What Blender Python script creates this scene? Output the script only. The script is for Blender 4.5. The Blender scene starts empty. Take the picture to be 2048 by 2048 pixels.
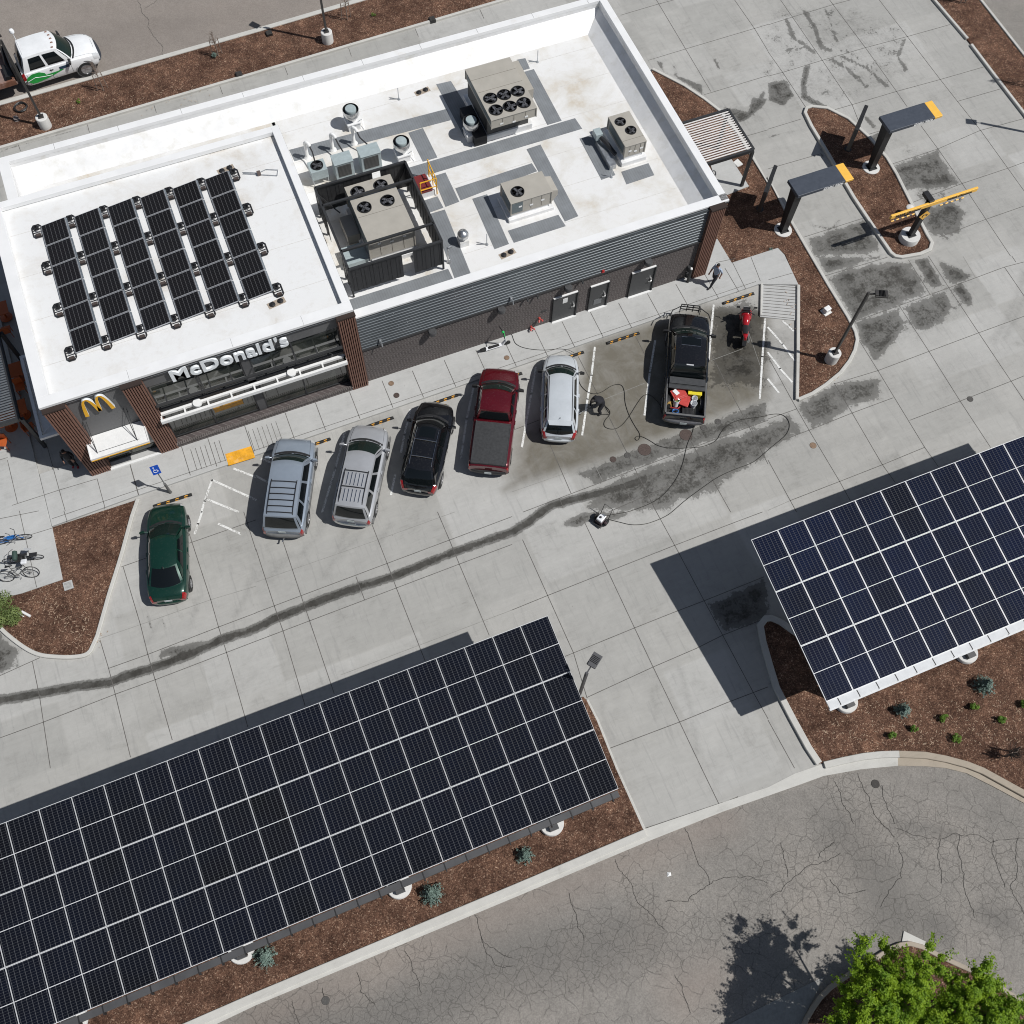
import bpy, bmesh, math, random
import numpy as np
from mathutils import Vector, Matrix, noise
random.seed(7); RNG=np.random.RandomState(11)
SC=bpy.context.scene; COL=SC.collection
PI=math.pi
# ---------------------------------------------------------------- camera model
FPX=2055.25; CH=43.0
_y,_p,_r=[math.radians(a) for a in(-24.82,23.957,3.115)]
CM=(Matrix.Rotation(_y,3,'Z')@Matrix.Rotation(_p,3,'X')@Matrix.Rotation(_r,3,'Z'))
cam=bpy.data.cameras.new('camera'); co=bpy.data.objects.new('camera',cam); COL.objects.link(co)
co.matrix_world=Matrix.Translation((0,0,CH))@CM.to_4x4()
cam.sensor_width=36; cam.lens=36*FPX/2048; cam.clip_end=2000; SC.camera=co
K=512/1932
def ray(u,v): return CM@Vector(((u-1024)/FPX,-(v-1024)/FPX,-1))
def W(c,r,x,y,z=0.0):
    d=ray(512*c+x*K,512*r+y*K); t=(z-CH)/d.z
    return Vector((d.x*t,d.y*t,z))
def WY(c,r,x,y,Y):
    d=ray(512*c+x*K,512*r+y*K); t=Y/d.y
    return Vector((d.x*t,Y,CH+d.z*t))
def O(x,y,z=0.0):   # overview 1932 coords
    d=ray(x*2048/1932,y*2048/1932); t=(z-CH)/d.z
    return Vector((d.x*t,d.y*t,z))
# ---------------------------------------------------------------- tagging
def tag(o,label=None,cat=None,group=None,kind=None):
    if label: o['label']=label
    if cat: o['category']=cat
    if group: o['group']=group
    if kind: o['kind']=kind
    return o
def thing(name,label,cat,loc=(0,0,0),rz=0,group=None):
    o=bpy.data.objects.new(name,None); COL.objects.link(o); o.empty_display_size=.2
    o.location=loc; o.rotation_euler=(0,0,rz)
    return tag(o,label,cat,group)
def copy_tree(o,parent=None):
    c=o.copy(); COL.objects.link(c)
    if parent: c.parent=parent
    for ch in list(o.children): copy_tree(ch,c)
    return c
# ---------------------------------------------------------------- materials
def newmat(name):
    m=bpy.data.materials.new(name); m.use_nodes=True; nt=m.node_tree
    return m,nt,nt.nodes['Principled BSDF']
def N(nt,t,**k):
    n=nt.nodes.new(t)
    for a,b in k.items():
        if a.startswith('i_'): n.inputs[a[2:].replace('_',' ')].default_value=b
        else: setattr(n,a,b)
    return n
def L(nt,a,b): nt.links.new(a,b)
def rgba(c): return (c[0],c[1],c[2],1)
def ramp(nt,fac,stops,interp='LINEAR'):
    r=nt.nodes.new('ShaderNodeValToRGB'); r.color_ramp.interpolation=interp
    e=r.color_ramp.elements
    while len(e)<len(stops): e.new(0.5)
    for i,(p,c) in enumerate(stops):
        e[i].position=p; e[i].color=rgba(c) if len(c)==3 else c
    L(nt,fac,r.inputs[0]); return r.outputs[0]
def mixc(nt,fac,a,b,mode='MIX'):
    m=nt.nodes.new('ShaderNodeMix'); m.data_type='RGBA'; m.blend_type=mode
    for s,v in ((0,fac),(6,a),(7,b)):
        if hasattr(v,'is_output'): L(nt,v,m.inputs[s])
        elif s==0: m.inputs[0].default_value=v
        else: m.inputs[s].default_value=rgba(v)
    return m.outputs[2]
def math_(nt,op,a,b=None,clamp=False):
    m=nt.nodes.new('ShaderNodeMath'); m.operation=op; m.use_clamp=clamp
    for i,v in ((0,a),(1,b)):
        if v is None: continue
        if hasattr(v,'is_output'): L(nt,v,m.inputs[i])
        else: m.inputs[i].default_value=v
    return m.outputs[0]
def noise_(nt,vec,scale,detail=4,rough=.55,dist=0):
    n=nt.nodes.new('ShaderNodeTexNoise'); n.inputs['Scale'].default_value=scale
    n.inputs['Detail'].default_value=detail; n.inputs['Roughness'].default_value=rough; n.inputs['Distortion'].default_value=dist
    if vec is not None: L(nt,vec,n.inputs['Vector'])
    return n.outputs[0]
def bump(nt,b,h,strength=.3,dist=.02):
    n=nt.nodes.new('ShaderNodeBump'); n.inputs['Strength'].default_value=strength; n.inputs['Distance'].default_value=dist
    L(nt,h,n.inputs['Height']); L(nt,n.outputs[0],b.inputs['Normal'])
_pm={}
def pm(name,col,rough=.5,metal=0,var=.12,scale=6,coat=0,spec=.5,grime=None,bmp=0):
    """plain painted / plastic / metal surface with slight procedural wear"""
    if name in _pm: return _pm[name]
    m,nt,b=newmat(name)
    tc=N(nt,'ShaderNodeTexCoord'); g=N(nt,'ShaderNodeNewGeometry')
    nz=noise_(nt,g.outputs['Position'],scale,5,.6)
    lo=tuple(c*(1-var) for c in col); hi=tuple(min(1,c*(1+var)) for c in col)
    c=ramp(nt,nz,[(.3,lo),(.7,hi)])
    if grime:
        nz2=noise_(nt,g.outputs['Position'],grime[1],6,.65)
        f=ramp(nt,nz2,[(grime[2],(0,0,0)),(grime[2]+.18,(1,1,1))])
        c=mixc(nt,f,c,grime[0])
    L(nt,c,b.inputs['Base Color'])
    r=ramp(nt,nz,[(.2,(max(0,rough-.08),)*3),(.8,(min(1,rough+.08),)*3)]); L(nt,r,b.inputs['Roughness'])
    b.inputs['Metallic'].default_value=metal; b.inputs['Coat Weight'].default_value=coat
    b.inputs['Specular IOR Level'].default_value=spec
    if bmp: bump(nt,b,nz,bmp,.01)
    _pm[name]=m; return m
# ---------------------------------------------------------------- mesh builder
class MB:
    def __init__(s): s.v=[]; s.f=[]; s.m=[]; s.pc=[]
    def add(s,vs,fs,mi=0):
        o=len(s.v); s.pc.append((o,len(s.f))); s.v+= [tuple(v) for v in vs]; s.f+=[tuple(i+o for i in f) for f in fs]; s.m+=[mi]*len(fs); return s
    def box(s,c,d,rz=0,mi=0,M=None):
        x,y,z=[q/2 for q in d]; vs=[Vector((a*x,b*y,e*z)) for e in(-1,1) for b in(-1,1) for a in(-1,1)]
        R=Matrix.Rotation(rz,3,'Z') if M is None else M
        vs=[R@v+Vector(c) for v in vs]
        return s.add(vs,[(0,2,3,1),(4,5,7,6),(0,1,5,4),(2,6,7,3),(0,4,6,2),(1,3,7,5)],mi)
    def b2(s,x0,x1,y0,y1,z0,z1,mi=0): return s.box(((x0+x1)/2,(y0+y1)/2,(z0+z1)/2),(abs(x1-x0),abs(y1-y0),abs(z1-z0)),0,mi)
    def beam(s,a,b,w,h,mi=0,up=(0,0,1)):
        a=Vector(a); b=Vector(b); d=b-a; l=d.length
        if l<1e-6: return s
        x=d.normalized(); u=Vector(up)
        if abs(x.dot(u))>.99: u=Vector((1,0,0))
        y=u.cross(x).normalized(); z=x.cross(y)
        M=Matrix((x,y,z)).transposed()
        return s.box((a+b)/2,(l,w,h),0,mi,M)
    def prism(s,poly,z0,z1,mi=0):
        n=len(poly); ar=sum(poly[i][0]*poly[(i+1)%n][1]-poly[(i+1)%n][0]*poly[i][1] for i in range(n))
        if ar<0: poly=poly[::-1]
        vs=[(p[0],p[1],z0) for p in poly]+[(p[0],p[1],z1) for p in poly]
        fs=[tuple(range(n,2*n)),tuple(range(n-1,-1,-1))]+[(i,(i+1)%n,n+(i+1)%n,n+i) for i in range(n)]
        return s.add(vs,fs,mi)
    def tube(s,pts,r,n=8,mi=0,cap=True,closed=False):
        pts=[Vector(p) for p in pts]; m=len(pts); rs=r if isinstance(r,(list,tuple)) else [r]*m
        vs=[]; prev=None
        for i,p in enumerate(pts):
            a=pts[i-1] if (i>0 or closed) else p; c=pts[(i+1)%m] if (i<m-1 or closed) else p
            t=(c-a)
            t=t.normalized() if t.length>1e-9 else Vector((0,0,1))
            if prev is None:
                u=Vector((0,0,1)) if abs(t.z)<.9 else Vector((1,0,0))
                x=t.cross(u).normalized()
            else:
                x=(prev-t*prev.dot(t)); x=x.normalized() if x.length>1e-6 else t.orthogonal().normalized()
            prev=x; y=t.cross(x)
            for k in range(n):
                an=2*PI*k/n; vs.append(p+(x*math.cos(an)+y*math.sin(an))*rs[i])
        fs=[]
        for i in range(m if closed else m-1):
            j=(i+1)%m
            for k in range(n): fs.append((i*n+k,i*n+(k+1)%n,j*n+(k+1)%n,j*n+k))
        if cap and not closed: fs+= [tuple(range(n-1,-1,-1)),tuple(range((m-1)*n,m*n))]
        return s.add(vs,fs,mi)
    def lathe(s,prof,n=24,c=(0,0,0),M=None,mi=0,cap=True):
        M=M or Matrix.Identity(3); c=Vector(c); vs=[]
        for r,z in prof:
            for k in range(n):
                a=2*PI*k/n; vs.append(M@Vector((r*math.cos(a),r*math.sin(a),z))+c)
        fs=[]
        for i in range(len(prof)-1):
            for k in range(n): fs.append((i*n+k,i*n+(k+1)%n,(i+1)*n+(k+1)%n,(i+1)*n+k))
        if cap and prof[0][0]>1e-4: fs.append(tuple(range(n-1,-1,-1)))
        if cap and prof[-1][0]>1e-4: fs.append(tuple(range((len(prof)-1)*n,len(prof)*n)))
        return s.add(vs,fs,mi)
    def ring(s,c,r,w,n=28,mi=0): return s.tube([(c[0]+r*math.cos(a),c[1]+r*math.sin(a),c[2]) for a in np.linspace(0,2*PI,n+1)[:-1]],w,4,mi,closed=True)
    def cyl(s,c,r,h,n=24,mi=0): return s.lathe([(r,0),(r,h)],n,c,None,mi)
    def grid(s,P,mi=0,flip=False):
        nu=len(P); nv=len(P[0]); vs=[p for row in P for p in row]; fs=[]
        for i in range(nu-1):
            for j in range(nv-1):
                q=(i*nv+j,(i+1)*nv+j,(i+1)*nv+j+1,i*nv+j+1)
                fs.append(q[::-1] if flip else q)
        return s.add(vs,fs,mi)
    def build(s,name,mat,parent=None,smooth=False,bevel=0,merge=0,label=None,split=False):
        if split and len(s.pc)>1:
            out=None
            for k,(vo,fo) in enumerate(s.pc):
                ve,fe=s.pc[k+1] if k+1<len(s.pc) else (len(s.v),len(s.f))
                q=MB(); q.v=s.v[vo:ve]; q.f=[tuple(i-vo for i in f) for f in s.f[fo:fe]]; q.m=s.m[fo:fe]; q.pc=[(0,0)]
                out=q.build(name,mat,parent,smooth,bevel,merge,label)
            return out
        me=bpy.data.meshes.new(name); me.from_pydata(s.v,[],s.f)
        mats=mat if isinstance(mat,(list,tuple)) else [mat]
        for m in mats: me.materials.append(m)
        if len(mats)>1: me.polygons.foreach_set('material_index',s.m)
        if merge:
            bm=bmesh.new(); bm.from_mesh(me); bmesh.ops.remove_doubles(bm,verts=bm.verts,dist=merge); bm.to_mesh(me); bm.free()
        if smooth:
            me.polygons.foreach_set('use_smooth',[True]*len(me.polygons))
            try: me.set_sharp_from_angle(angle=math.radians(smooth if smooth is not True else 40))
            except Exception: pass
        me.update()
        o=bpy.data.objects.new(name,me); COL.objects.link(o)
        if parent: o.parent=parent
        if bevel:
            b=o.modifiers.new('bevel','BEVEL'); b.width=bevel; b.segments=2; b.limit_method='ANGLE'; b.angle_limit=math.radians(40); b.harden_normals=False
        if label: o['label']=label
        return o
def struct(o): o['kind']='structure'; return o
def text_mesh(body,size,ext,shear=0,bold=0,align='CENTER'):
    cu=bpy.data.curves.new('txt','FONT'); cu.body=body; cu.size=size; cu.extrude=ext; cu.shear=shear; cu.offset=bold; cu.align_x=align; cu.resolution_u=3
    o=bpy.data.objects.new('txt',cu); COL.objects.link(o)
    dg=bpy.context.evaluated_depsgraph_get(); me=bpy.data.meshes.new_from_object(o.evaluated_get(dg))
    bpy.data.objects.remove(o); bpy.data.curves.remove(cu); return me
def text_obj(name,me,mat,parent,M):
    me=me.copy(); me.transform(M); me.materials.clear(); me.materials.append(mat)
    o=bpy.data.objects.new(name,me); COL.objects.link(o); o.parent=parent; return o
# ---------------------------------------------------------------- world + sun
SV=Vector((.56,-.41,1)).normalized()
w=bpy.data.worlds.new('World'); SC.world=w; w.use_nodes=True
bg=w.node_tree.nodes['Background']; sk=w.node_tree.nodes.new('ShaderNodeTexSky'); sk.sky_type='NISHITA'; sk.sun_disc=False
sk.sun_elevation=math.asin(SV.z); sk.sun_rotation=math.atan2(SV.x,SV.y); sk.air_density=1; sk.dust_density=.6
hs=w.node_tree.nodes.new('ShaderNodeHueSaturation'); hs.inputs['Saturation'].default_value=.75; w.node_tree.links.new(sk.outputs[0],hs.inputs['Color']); w.node_tree.links.new(hs.outputs[0],bg.inputs[0]); bg.inputs[1].default_value=.052
ld=bpy.data.lights.new('sun','SUN'); ld.energy=3.9; ld.angle=math.radians(.5); ld.color=(1,.985,.955)
lo=bpy.data.objects.new('sun',ld); COL.objects.link(lo); lo.rotation_euler=SV.to_track_quat('Z','Y').to_euler(); lo.location=(20,-20,60)
SC.view_settings.view_transform='Standard'; SC.view_settings.look='None'; SC.view_settings.exposure=0; SC.view_settings.gamma=1
SC.render.engine='CYCLES'; SC.cycles.filter_width=1.05
SC.render.resolution_x=1024; SC.render.resolution_y=1024
# ================================================================ GROUND
def GP(nt): return N(nt,'ShaderNodeNewGeometry').outputs['Position']
def concrete_mat(name,base,wetattr=False,hi=1.0):
    m,nt,b=newmat(name); P=GP(nt)
    n1=noise_(nt,P,.35,5,.6); n2=noise_(nt,P,2.2,6,.65,.6); n3=noise_(nt,P,60,2,.6)
    mp=N(nt,'ShaderNodeMapping'); mp.inputs['Scale'].default_value=(.5,4,1); mp.inputs['Rotation'].default_value=(0,0,.5); L(nt,P,mp.inputs[0])
    n4=noise_(nt,mp.outputs[0],1.6,6,.7,1.2)
    f=math_(nt,'ADD',math_(nt,'MULTIPLY',n1,.45),math_(nt,'ADD',math_(nt,'MULTIPLY',n2,.35),math_(nt,'MULTIPLY',n4,.3)))
    c=ramp(nt,f,[(.34,(base[0]*.66,base[1]*.655,base[2]*.64)),(.5,base),(.70,tuple(q*1.2 for q in base))])
    c=mixc(nt,.25,c,ramp(nt,n3,[(.3,tuple(q*.75 for q in base)),(.7,tuple(q*1.2 for q in base))]))
    # small dark spots
    vo=N(nt,'ShaderNodeTexVoronoi'); vo.inputs['Scale'].default_value=1.3; L(nt,P,vo.inputs['Vector'])
    sp=ramp(nt,vo.outputs['Distance'],[(.018,(1,1,1)),(.035,(0,0,0))])
    c=mixc(nt,math_(nt,'MULTIPLY',sp,.5),c,(.12,.11,.1))
    rough=.85
    if wetattr:
        at=N(nt,'ShaderNodeAttribute',attribute_name='stain')
        sx=N(nt,'ShaderNodeSeparateColor'); L(nt,at.outputs['Color'],sx.inputs[0])
        wet,dirt,tint=sx.outputs[0],sx.outputs[1],sx.outputs[2]
        c=mixc(nt,1,c,ramp(nt,tint,[(0,(.84,.84,.83)),(.5,(.97,.965,.95)),(1,(1.12,1.125,1.13))]),'MULTIPLY')
        nd=noise_(nt,P,.9,6,.7,.5); d=math_(nt,'MULTIPLY',dirt,ramp(nt,nd,[(.25,(.65,)*3),(.6,(1,)*3)]))
        c=mixc(nt,math_(nt,'MULTIPLY',d,.9),c,(.125,.111,.084))
        sc=math_(nt,'MULTIPLY',at.outputs['Alpha'],ramp(nt,noise_(nt,P,7,5,.8),[(.35,(.15,)*3),(.65,(1,)*3)]))
        c=mixc(nt,math_(nt,'MULTIPLY',sc,.42),c,(.12,.118,.112))
        # tyre scuffs
        mp2=N(nt,'ShaderNodeMapping'); mp2.inputs['Scale'].default_value=(1.6,.14,1); mp2.inputs['Rotation'].default_value=(0,0,.25); L(nt,P,mp2.inputs[0])
        tn=noise_(nt,mp2.outputs[0],3.2,5,.75,.3)
        c=mixc(nt,math_(nt,'MULTIPLY',ramp(nt,tn,[(.54,(0,)*3),(.72,(1,)*3)]),.3),c,(.16,.16,.16))
        nw=noise_(nt,P,1.5,8,.72,.4); nw2=noise_(nt,P,9,4,.6)
        wv=math_(nt,'ADD',math_(nt,'MULTIPLY',wet,1.04),math_(nt,'ADD',math_(nt,'MULTIPLY',math_(nt,'SUBTRACT',nw,.5),.95),math_(nt,'MULTIPLY',math_(nt,'SUBTRACT',nw2,.5),.4)))
        wm=ramp(nt,wv,[(.30,(0,)*3),(.44,(.15,)*3),(.48,(.2,)*3),(.52,(.66,)*3),(.76,(.74,)*3),(.90,(1,)*3)])
        blot=ramp(nt,noise_(nt,P,2.5,5,.7),[(.3,(.86,)*3),(.6,(1,)*3)])
        wm=math_(nt,'MULTIPLY',wm,blot)
        wc=mixc(nt,1,c,(.13,.125,.115),'MULTIPLY')
        c=mixc(nt,wm,c,wc)
        r=ramp(nt,wm,[(0,(.86,)*3),(1,(.5,)*3)]); L(nt,r,b.inputs['Roughness'])
    else: b.inputs['Roughness'].default_value=rough
    b.inputs['Specular IOR Level'].default_value=.3
    L(nt,c,b.inputs['Base Color']); bump(nt,b,n3,.15,.01)
    return m
CB=(.385,.379,.364)
M_lot=concrete_mat('lot_concrete',CB,True); M_walk=concrete_mat('walk_concrete',(.43,.43,.42)); M_kerb=concrete_mat('kerb_concrete',(.50,.49,.46))
M_tankerb=concrete_mat('old_kerb',(.36,.31,.25)); M_white=concrete_mat('pier_concrete',(.62,.61,.59))
def asphalt():
    m,nt,b=newmat('asphalt'); P=GP(nt)
    n1=noise_(nt,P,.22,5,.6); n2=noise_(nt,P,17,5,.85); n3=noise_(nt,P,1.5,6,.65)
    c=ramp(nt,n1,[(.3,(.205,.193,.177)),(.5,(.235,.219,.20)),(.72,(.27,.247,.222))])
    c=mixc(nt,.75,c,mixc(nt,1,c,ramp(nt,n2,[(.3,(.5,)*3),(.7,(1.55,)*3)]),'MULTIPLY'))
    c=mixc(nt,.4,c,mixc(nt,1,c,ramp(nt,n3,[(.3,(.75,)*3),(.7,(1.2,)*3)]),'MULTIPLY'))
    at=N(nt,'ShaderNodeAttribute',attribute_name='stain'); sx=N(nt,'ShaderNodeSeparateColor'); L(nt,at.outputs['Color'],sx.inputs[0])
    ck,dark,pinkv=sx.outputs
    dp=N(nt,'ShaderNodeMix'); dp.data_type='VECTOR'; 
    wn=N(nt,'ShaderNodeTexNoise'); wn.inputs['Scale'].default_value=1.7; wn.inputs['Detail'].default_value=5; L(nt,P,wn.inputs['Vector'])
    va=N(nt,'ShaderNodeVectorMath',operation='MULTIPLY_ADD'); L(nt,wn.outputs['Color'],va.inputs[0]); va.inputs[1].default_value=(.5,.5,0); L(nt,P,va.inputs[2])
    def cracks(scale,w,thr):
        v=N(nt,'ShaderNodeTexVoronoi',feature='DISTANCE_TO_EDGE',voronoi_dimensions='2D'); v.inputs['Scale'].default_value=scale; v.inputs['Randomness'].default_value=1; L(nt,va.outputs[0],v.inputs['Vector'])
        l=ramp(nt,v.outputs['Distance'],[(w*.35,(1,)*3),(w,(0,)*3)])
        k=noise_(nt,P,.8,3,.6); kk=math_(nt,'ADD',ck,math_(nt,'MULTIPLY',math_(nt,'SUBTRACT',k,.5),.9))
        return math_(nt,'MULTIPLY',l,ramp(nt,kk,[(thr,(0,)*3),(thr+.15,(1,)*3)]))
    cr=math_(nt,'MAXIMUM',math_(nt,'MULTIPLY',cracks(1.4,.03,.18),.9),math_(nt,'MULTIPLY',cracks(3.3,.06,.42),.8)); cr=math_(nt,'MULTIPLY',cr,ramp(nt,noise_(nt,P,2.3,5,.75),[(.32,(.25,)*3),(.54,(1,)*3)]))
    dk=math_(nt,'MULTIPLY',dark,ramp(nt,n3,[(.3,(.5,)*3),(.7,(1,)*3)]))
    c=mixc(nt,math_(nt,'MULTIPLY',dk,.5),c,(.085,.083,.08))
    c=mixc(nt,math_(nt,'MULTIPLY',pinkv,.4),c,(.29,.23,.195))
    c=mixc(nt,math_(nt,'MULTIPLY',cr,.62),c,(.065,.06,.055))
    L(nt,c,b.inputs['Base Color']); b.inputs['Roughness'].default_value=.92; b.inputs['Specular IOR Level'].default_value=.25
    bump(nt,b,n2,.35,.01); return m
M_asph=asphalt()
def mulch():
    m,nt,b=newmat('mulch'); P=GP(nt)
    mp=N(nt,'ShaderNodeMapping'); mp.inputs['Scale'].default_value=(1,1,.2); L(nt,P,mp.inputs[0])
    v=N(nt,'ShaderNodeTexVoronoi'); v.inputs['Scale'].default_value=26; L(nt,mp.outputs[0],v.inputs['Vector'])
    n1=noise_(nt,P,.7,5,.65); n2=noise_(nt,P,30,4,.8,.8); n3=noise_(nt,P,3,5,.7)
    sr=N(nt,'ShaderNodeSeparateColor'); L(nt,v.outputs['Color'],sr.inputs[0])
    c=ramp(nt,sr.outputs[0],[(0,(.07,.040,.029)),(.4,(.115,.065,.046)),(.75,(.155,.09,.063)),(.94,(.22,.14,.10)),(1,(.38,.28,.21))])
    c=mixc(nt,.6,c,mixc(nt,1,c,ramp(nt,n2,[(.3,(.6,)*3),(.72,(1.5,1.45,1.4))]),'MULTIPLY'))
    c=mixc(nt,.7,c,mixc(nt,1,c,ramp(nt,n3,[(.33,(.5,.48,.48)),(.66,(1.45,1.42,1.4))]),'MULTIPLY'))
    c=mixc(nt,.7,c,mixc(nt,1,c,ramp(nt,n1,[(.35,(.55,.50,.48)),(.5,(1,.98,.97)),(.66,(1.55,1.5,1.42))]),'MULTIPLY'))
    L(nt,c,b.inputs['Base Color']); b.inputs['Roughness'].default_value=.95; b.inputs['Specular IOR Level'].default_value=.15
    bump(nt,b,n2,.9,.05); return m
M_mulch=mulch()
M_joint=pm('joint',(.115,.108,.10),.9,var=.35,scale=3); M_faint=pm('faint_joint',(.25,.245,.23),.9,var=.2,scale=3)
# fields ---------------------------------------------------------------
def seg_d(X,Y,pts):
    d=np.full(X.shape,1e9)
    for a,b in zip(pts[:-1],pts[1:]):
        ax,ay=a[0],a[1]; bx,by=b[0]-ax,b[1]-ay; l2=bx*bx+by*by+1e-9
        t=np.clip(((X-ax)*bx+(Y-ay)*by)/l2,0,1)
        d=np.minimum(d,np.hypot(X-ax-t*bx,Y-ay-t*by))
    return d
def inpoly(X,Y,poly):
    ins=np.zeros(X.shape,bool); n=len(poly)
    for i in range(n):
        x0,y0=poly[i][0],poly[i][1]; x1,y1=poly[(i+1)%n][0],poly[(i+1)%n][1]
        if y0==y1: continue
        c=((y0>Y)!=(y1>Y))&(X<(x1-x0)*(Y-y0)/(y1-y0)+x0); ins^=c
    return ins
def poly_f(X,Y,poly,soft):
    d=seg_d(X,Y,list(poly)+[poly[0]]); s=np.where(inpoly(X,Y,poly),d,-d)
    return np.clip(.5+s/(2*soft),0,1)
def line_f(X,Y,pts,wd,soft): return np.clip(.5+(wd/2-seg_d(X,Y,pts))/(2*soft),0,1)
def grid_sheet(name,x0,x1,y0,y1,st,z,mat,keep,fields):
    nx=int((x1-x0)/st)+1; ny=int((y1-y0)/st)+1
    xs=np.linspace(x0,x1,nx); ys=np.linspace(y0,y1,ny); X,Y=np.meshgrid(xs,ys)
    co=np.stack([X.ravel(),Y.ravel(),np.full(X.size,z)],1)
    i=np.arange(nx-1); j=np.arange(ny-1); I,J=np.meshgrid(i,j); q=(J*nx+I).ravel()
    F=np.stack([q,q+1,q+nx+1,q+nx],1)
    if keep is not None:
        cx=X.ravel()[F].mean(1); cy=Y.ravel()[F].mean(1); F=F[keep(cx,cy)]
    me=bpy.data.meshes.new(name); me.vertices.add(len(co)); me.vertices.foreach_set('co',co.ravel())
    me.loops.add(F.size); me.loops.foreach_set('vertex_index',F.ravel())
    me.polygons.add(len(F)); me.polygons.foreach_set('loop_start',np.arange(len(F))*4); me.polygons.foreach_set('loop_total',np.full(len(F),4))
    me.update(calc_edges=True); me.validate()
    r,g,b,*al=fields(X.ravel(),Y.ravel()); a=me.color_attributes.new('stain','FLOAT_COLOR','POINT')
    a.data.foreach_set('color',np.stack([r,g,b,al[0] if al else np.ones_like(r)],1).ravel())
    me.materials.append(mat); o=bpy.data.objects.new(name,me); COL.objects.link(o); return o
def T_(c,r,*xy): return [W(c,r,xy[i],xy[i+1]) for i in range(0,len(xy),2)]
# wet shapes (traced on the ground plane, in metres)
stream=T_(0,2,-300,1480,0,1420,280,1375,560,1320,830,1285,960,1235,1150,1180,1420,1080,1680,960,1932,880)+T_(1,2,150,800,370,715,560,640,800,560,1030,490,1250,400,1480,310,1932,150)+T_(2,2,120,80)+T_(2,1,300,1880,700,1780,1000,1690)
wetpolys=[(T_(2,1,480,1932,760,1700,900,1640,1500,1400,1932,1260)+T_(3,1,160,1190,290,1330,0,1480)+T_(2,1,1932,1540,1600,1700,1560,1790,1270,1860,1180,1932),.5),
 (T_(2,2,330,110,520,0,930,0,800,60,620,70,480,120),.18),
 (T_(3,1,230,1110,500,960,850,900,850,1080,620,1150,640,1130,500,1250,330,1310,220,1160),.4),
 (T_(3,1,460,165,560,110,800,50,1030,40,1080,40,1210,285,1000,370,640,500),.35),
 (T_(3,1,1090,30,1210,10,1330,230,1230,240),.2),(T_(3,1,1250,0,1520,130,1560,160,1380,230),.3),
 (T_(3,1,650,500,990,390,1030,500,1000,620,880,740,800,800,700,650),.3),
 (T_(3,1,1000,380,1330,260,1390,330,1380,430,1300,520,1170,570,1110,560),.3),
 (T_(3,1,1370,240,1460,205,1550,310,1550,390,1500,380),.2),
 (T_(3,1,360,0,900,0,640,80,430,140),.3),
 (T_(3,0,890,1260,1280,1130,1460,1400,1300,1440,1000,1440),.45),
 (T_(3,0,1190,1560,1400,1500,1500,1600,1450,1760,1250,1790,1150,1700),.4),
 (T_(3,0,300,1800,740,1650,860,1900,700,1932,340,1932),.35),
 (T_(3,0,270,500,330,480,290,640,300,720,430,790,470,830,370,810,250,740,240,640),.12),
 (T_(3,0,0,620,140,610,200,720,120,800,0,760),.15),
 (T_(3,0,740,1030,870,985,900,1200,960,1300,870,1260),.2),
 (T_(2,0,1060,440,1140,470,1140,540,1250,570,1440,640,1440,720,1330,640,1150,545),.1),
 (T_(2,0,1560,800,1700,820,1780,850,1800,740,1932,740,1900,800,1780,900,1710,930,1640,860),.12),
 (T_(2,1,1080,380,1180,300,1230,370,1240,400,1130,430),.1),
 (T_(2,1,1490,380,1780,300,1932,480,1932,1000,1480,1000),.9),
 (T_(2,2,1460,700,1890,500,1932,520,1932,800,1600,920),.35),
 (T_(0,2,0,900,80,1000,150,1050,100,1170,0,1230,-200,1200,-200,900),.3),
 (T_(0,2,1200,1040,1400,990,1650,950,1400,1080,1200,1110),.16)]
wetlines=[(T_(3,0,280,100,350,200,400,350,470,380),.28),(T_(3,0,140,150,190,280,280,340,350,400),.25),(T_(3,0,150,380,300,350),.18),(T_(3,0,430,60,480,200,500,270,560,380),.15),
 (T_(3,0,480,450,600,520,740,650),.24),(T_(3,0,560,430,740,510,900,650),.22),(T_(3,0,600,390,850,550),.14),(T_(3,0,1030,300,980,430,1040,530),.2),(T_(3,0,20,1030,200,990),.12),
 (T_(3,0,740,890,800,960),.25),(T_(2,0,1900,700,1840,820,1760,880),.25),(T_(2,0,1530,450,1560,520),.18),(T_(2,0,1220,490,1250,580),.14),
 (T_(3,0,300,840,290,900,390,1100,410,1180),.1),(T_(3,0,540,1660,480,1730,330,1700),.14),(T_(2,0,1690,870,1700,960),.2),
 (T_(0,2,1110,780,1140,880),.1),(T_(0,2,1215,790,1250,880),.06),(T_(0,2,1330,715,1370,800),.1),(T_(0,2,1460,660,1485,750),.1),(T_(0,2,100,1040,130,1170),.18),
 (T_(1,0,0,575,150,540),.12),(T_(0,0,0,1150,60,1120,600,970),.1)]
dirtpoly=[(T_(2,1,-60,1765,750,1520,1450,1250,1932,1070,1932,420,1480,380,1000,520,545,660,520,900,480,1150,260,1420,120,1560),.35),(T_(2,1,60,1300,260,1250,500,700,420,1500,0,1740),.6)]
wetpolys.append((T_(2,1,480,1640,750,1530,1450,1262,1932,1085,1932,1250,1530,1385,930,1610,620,1730),.3))
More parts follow.
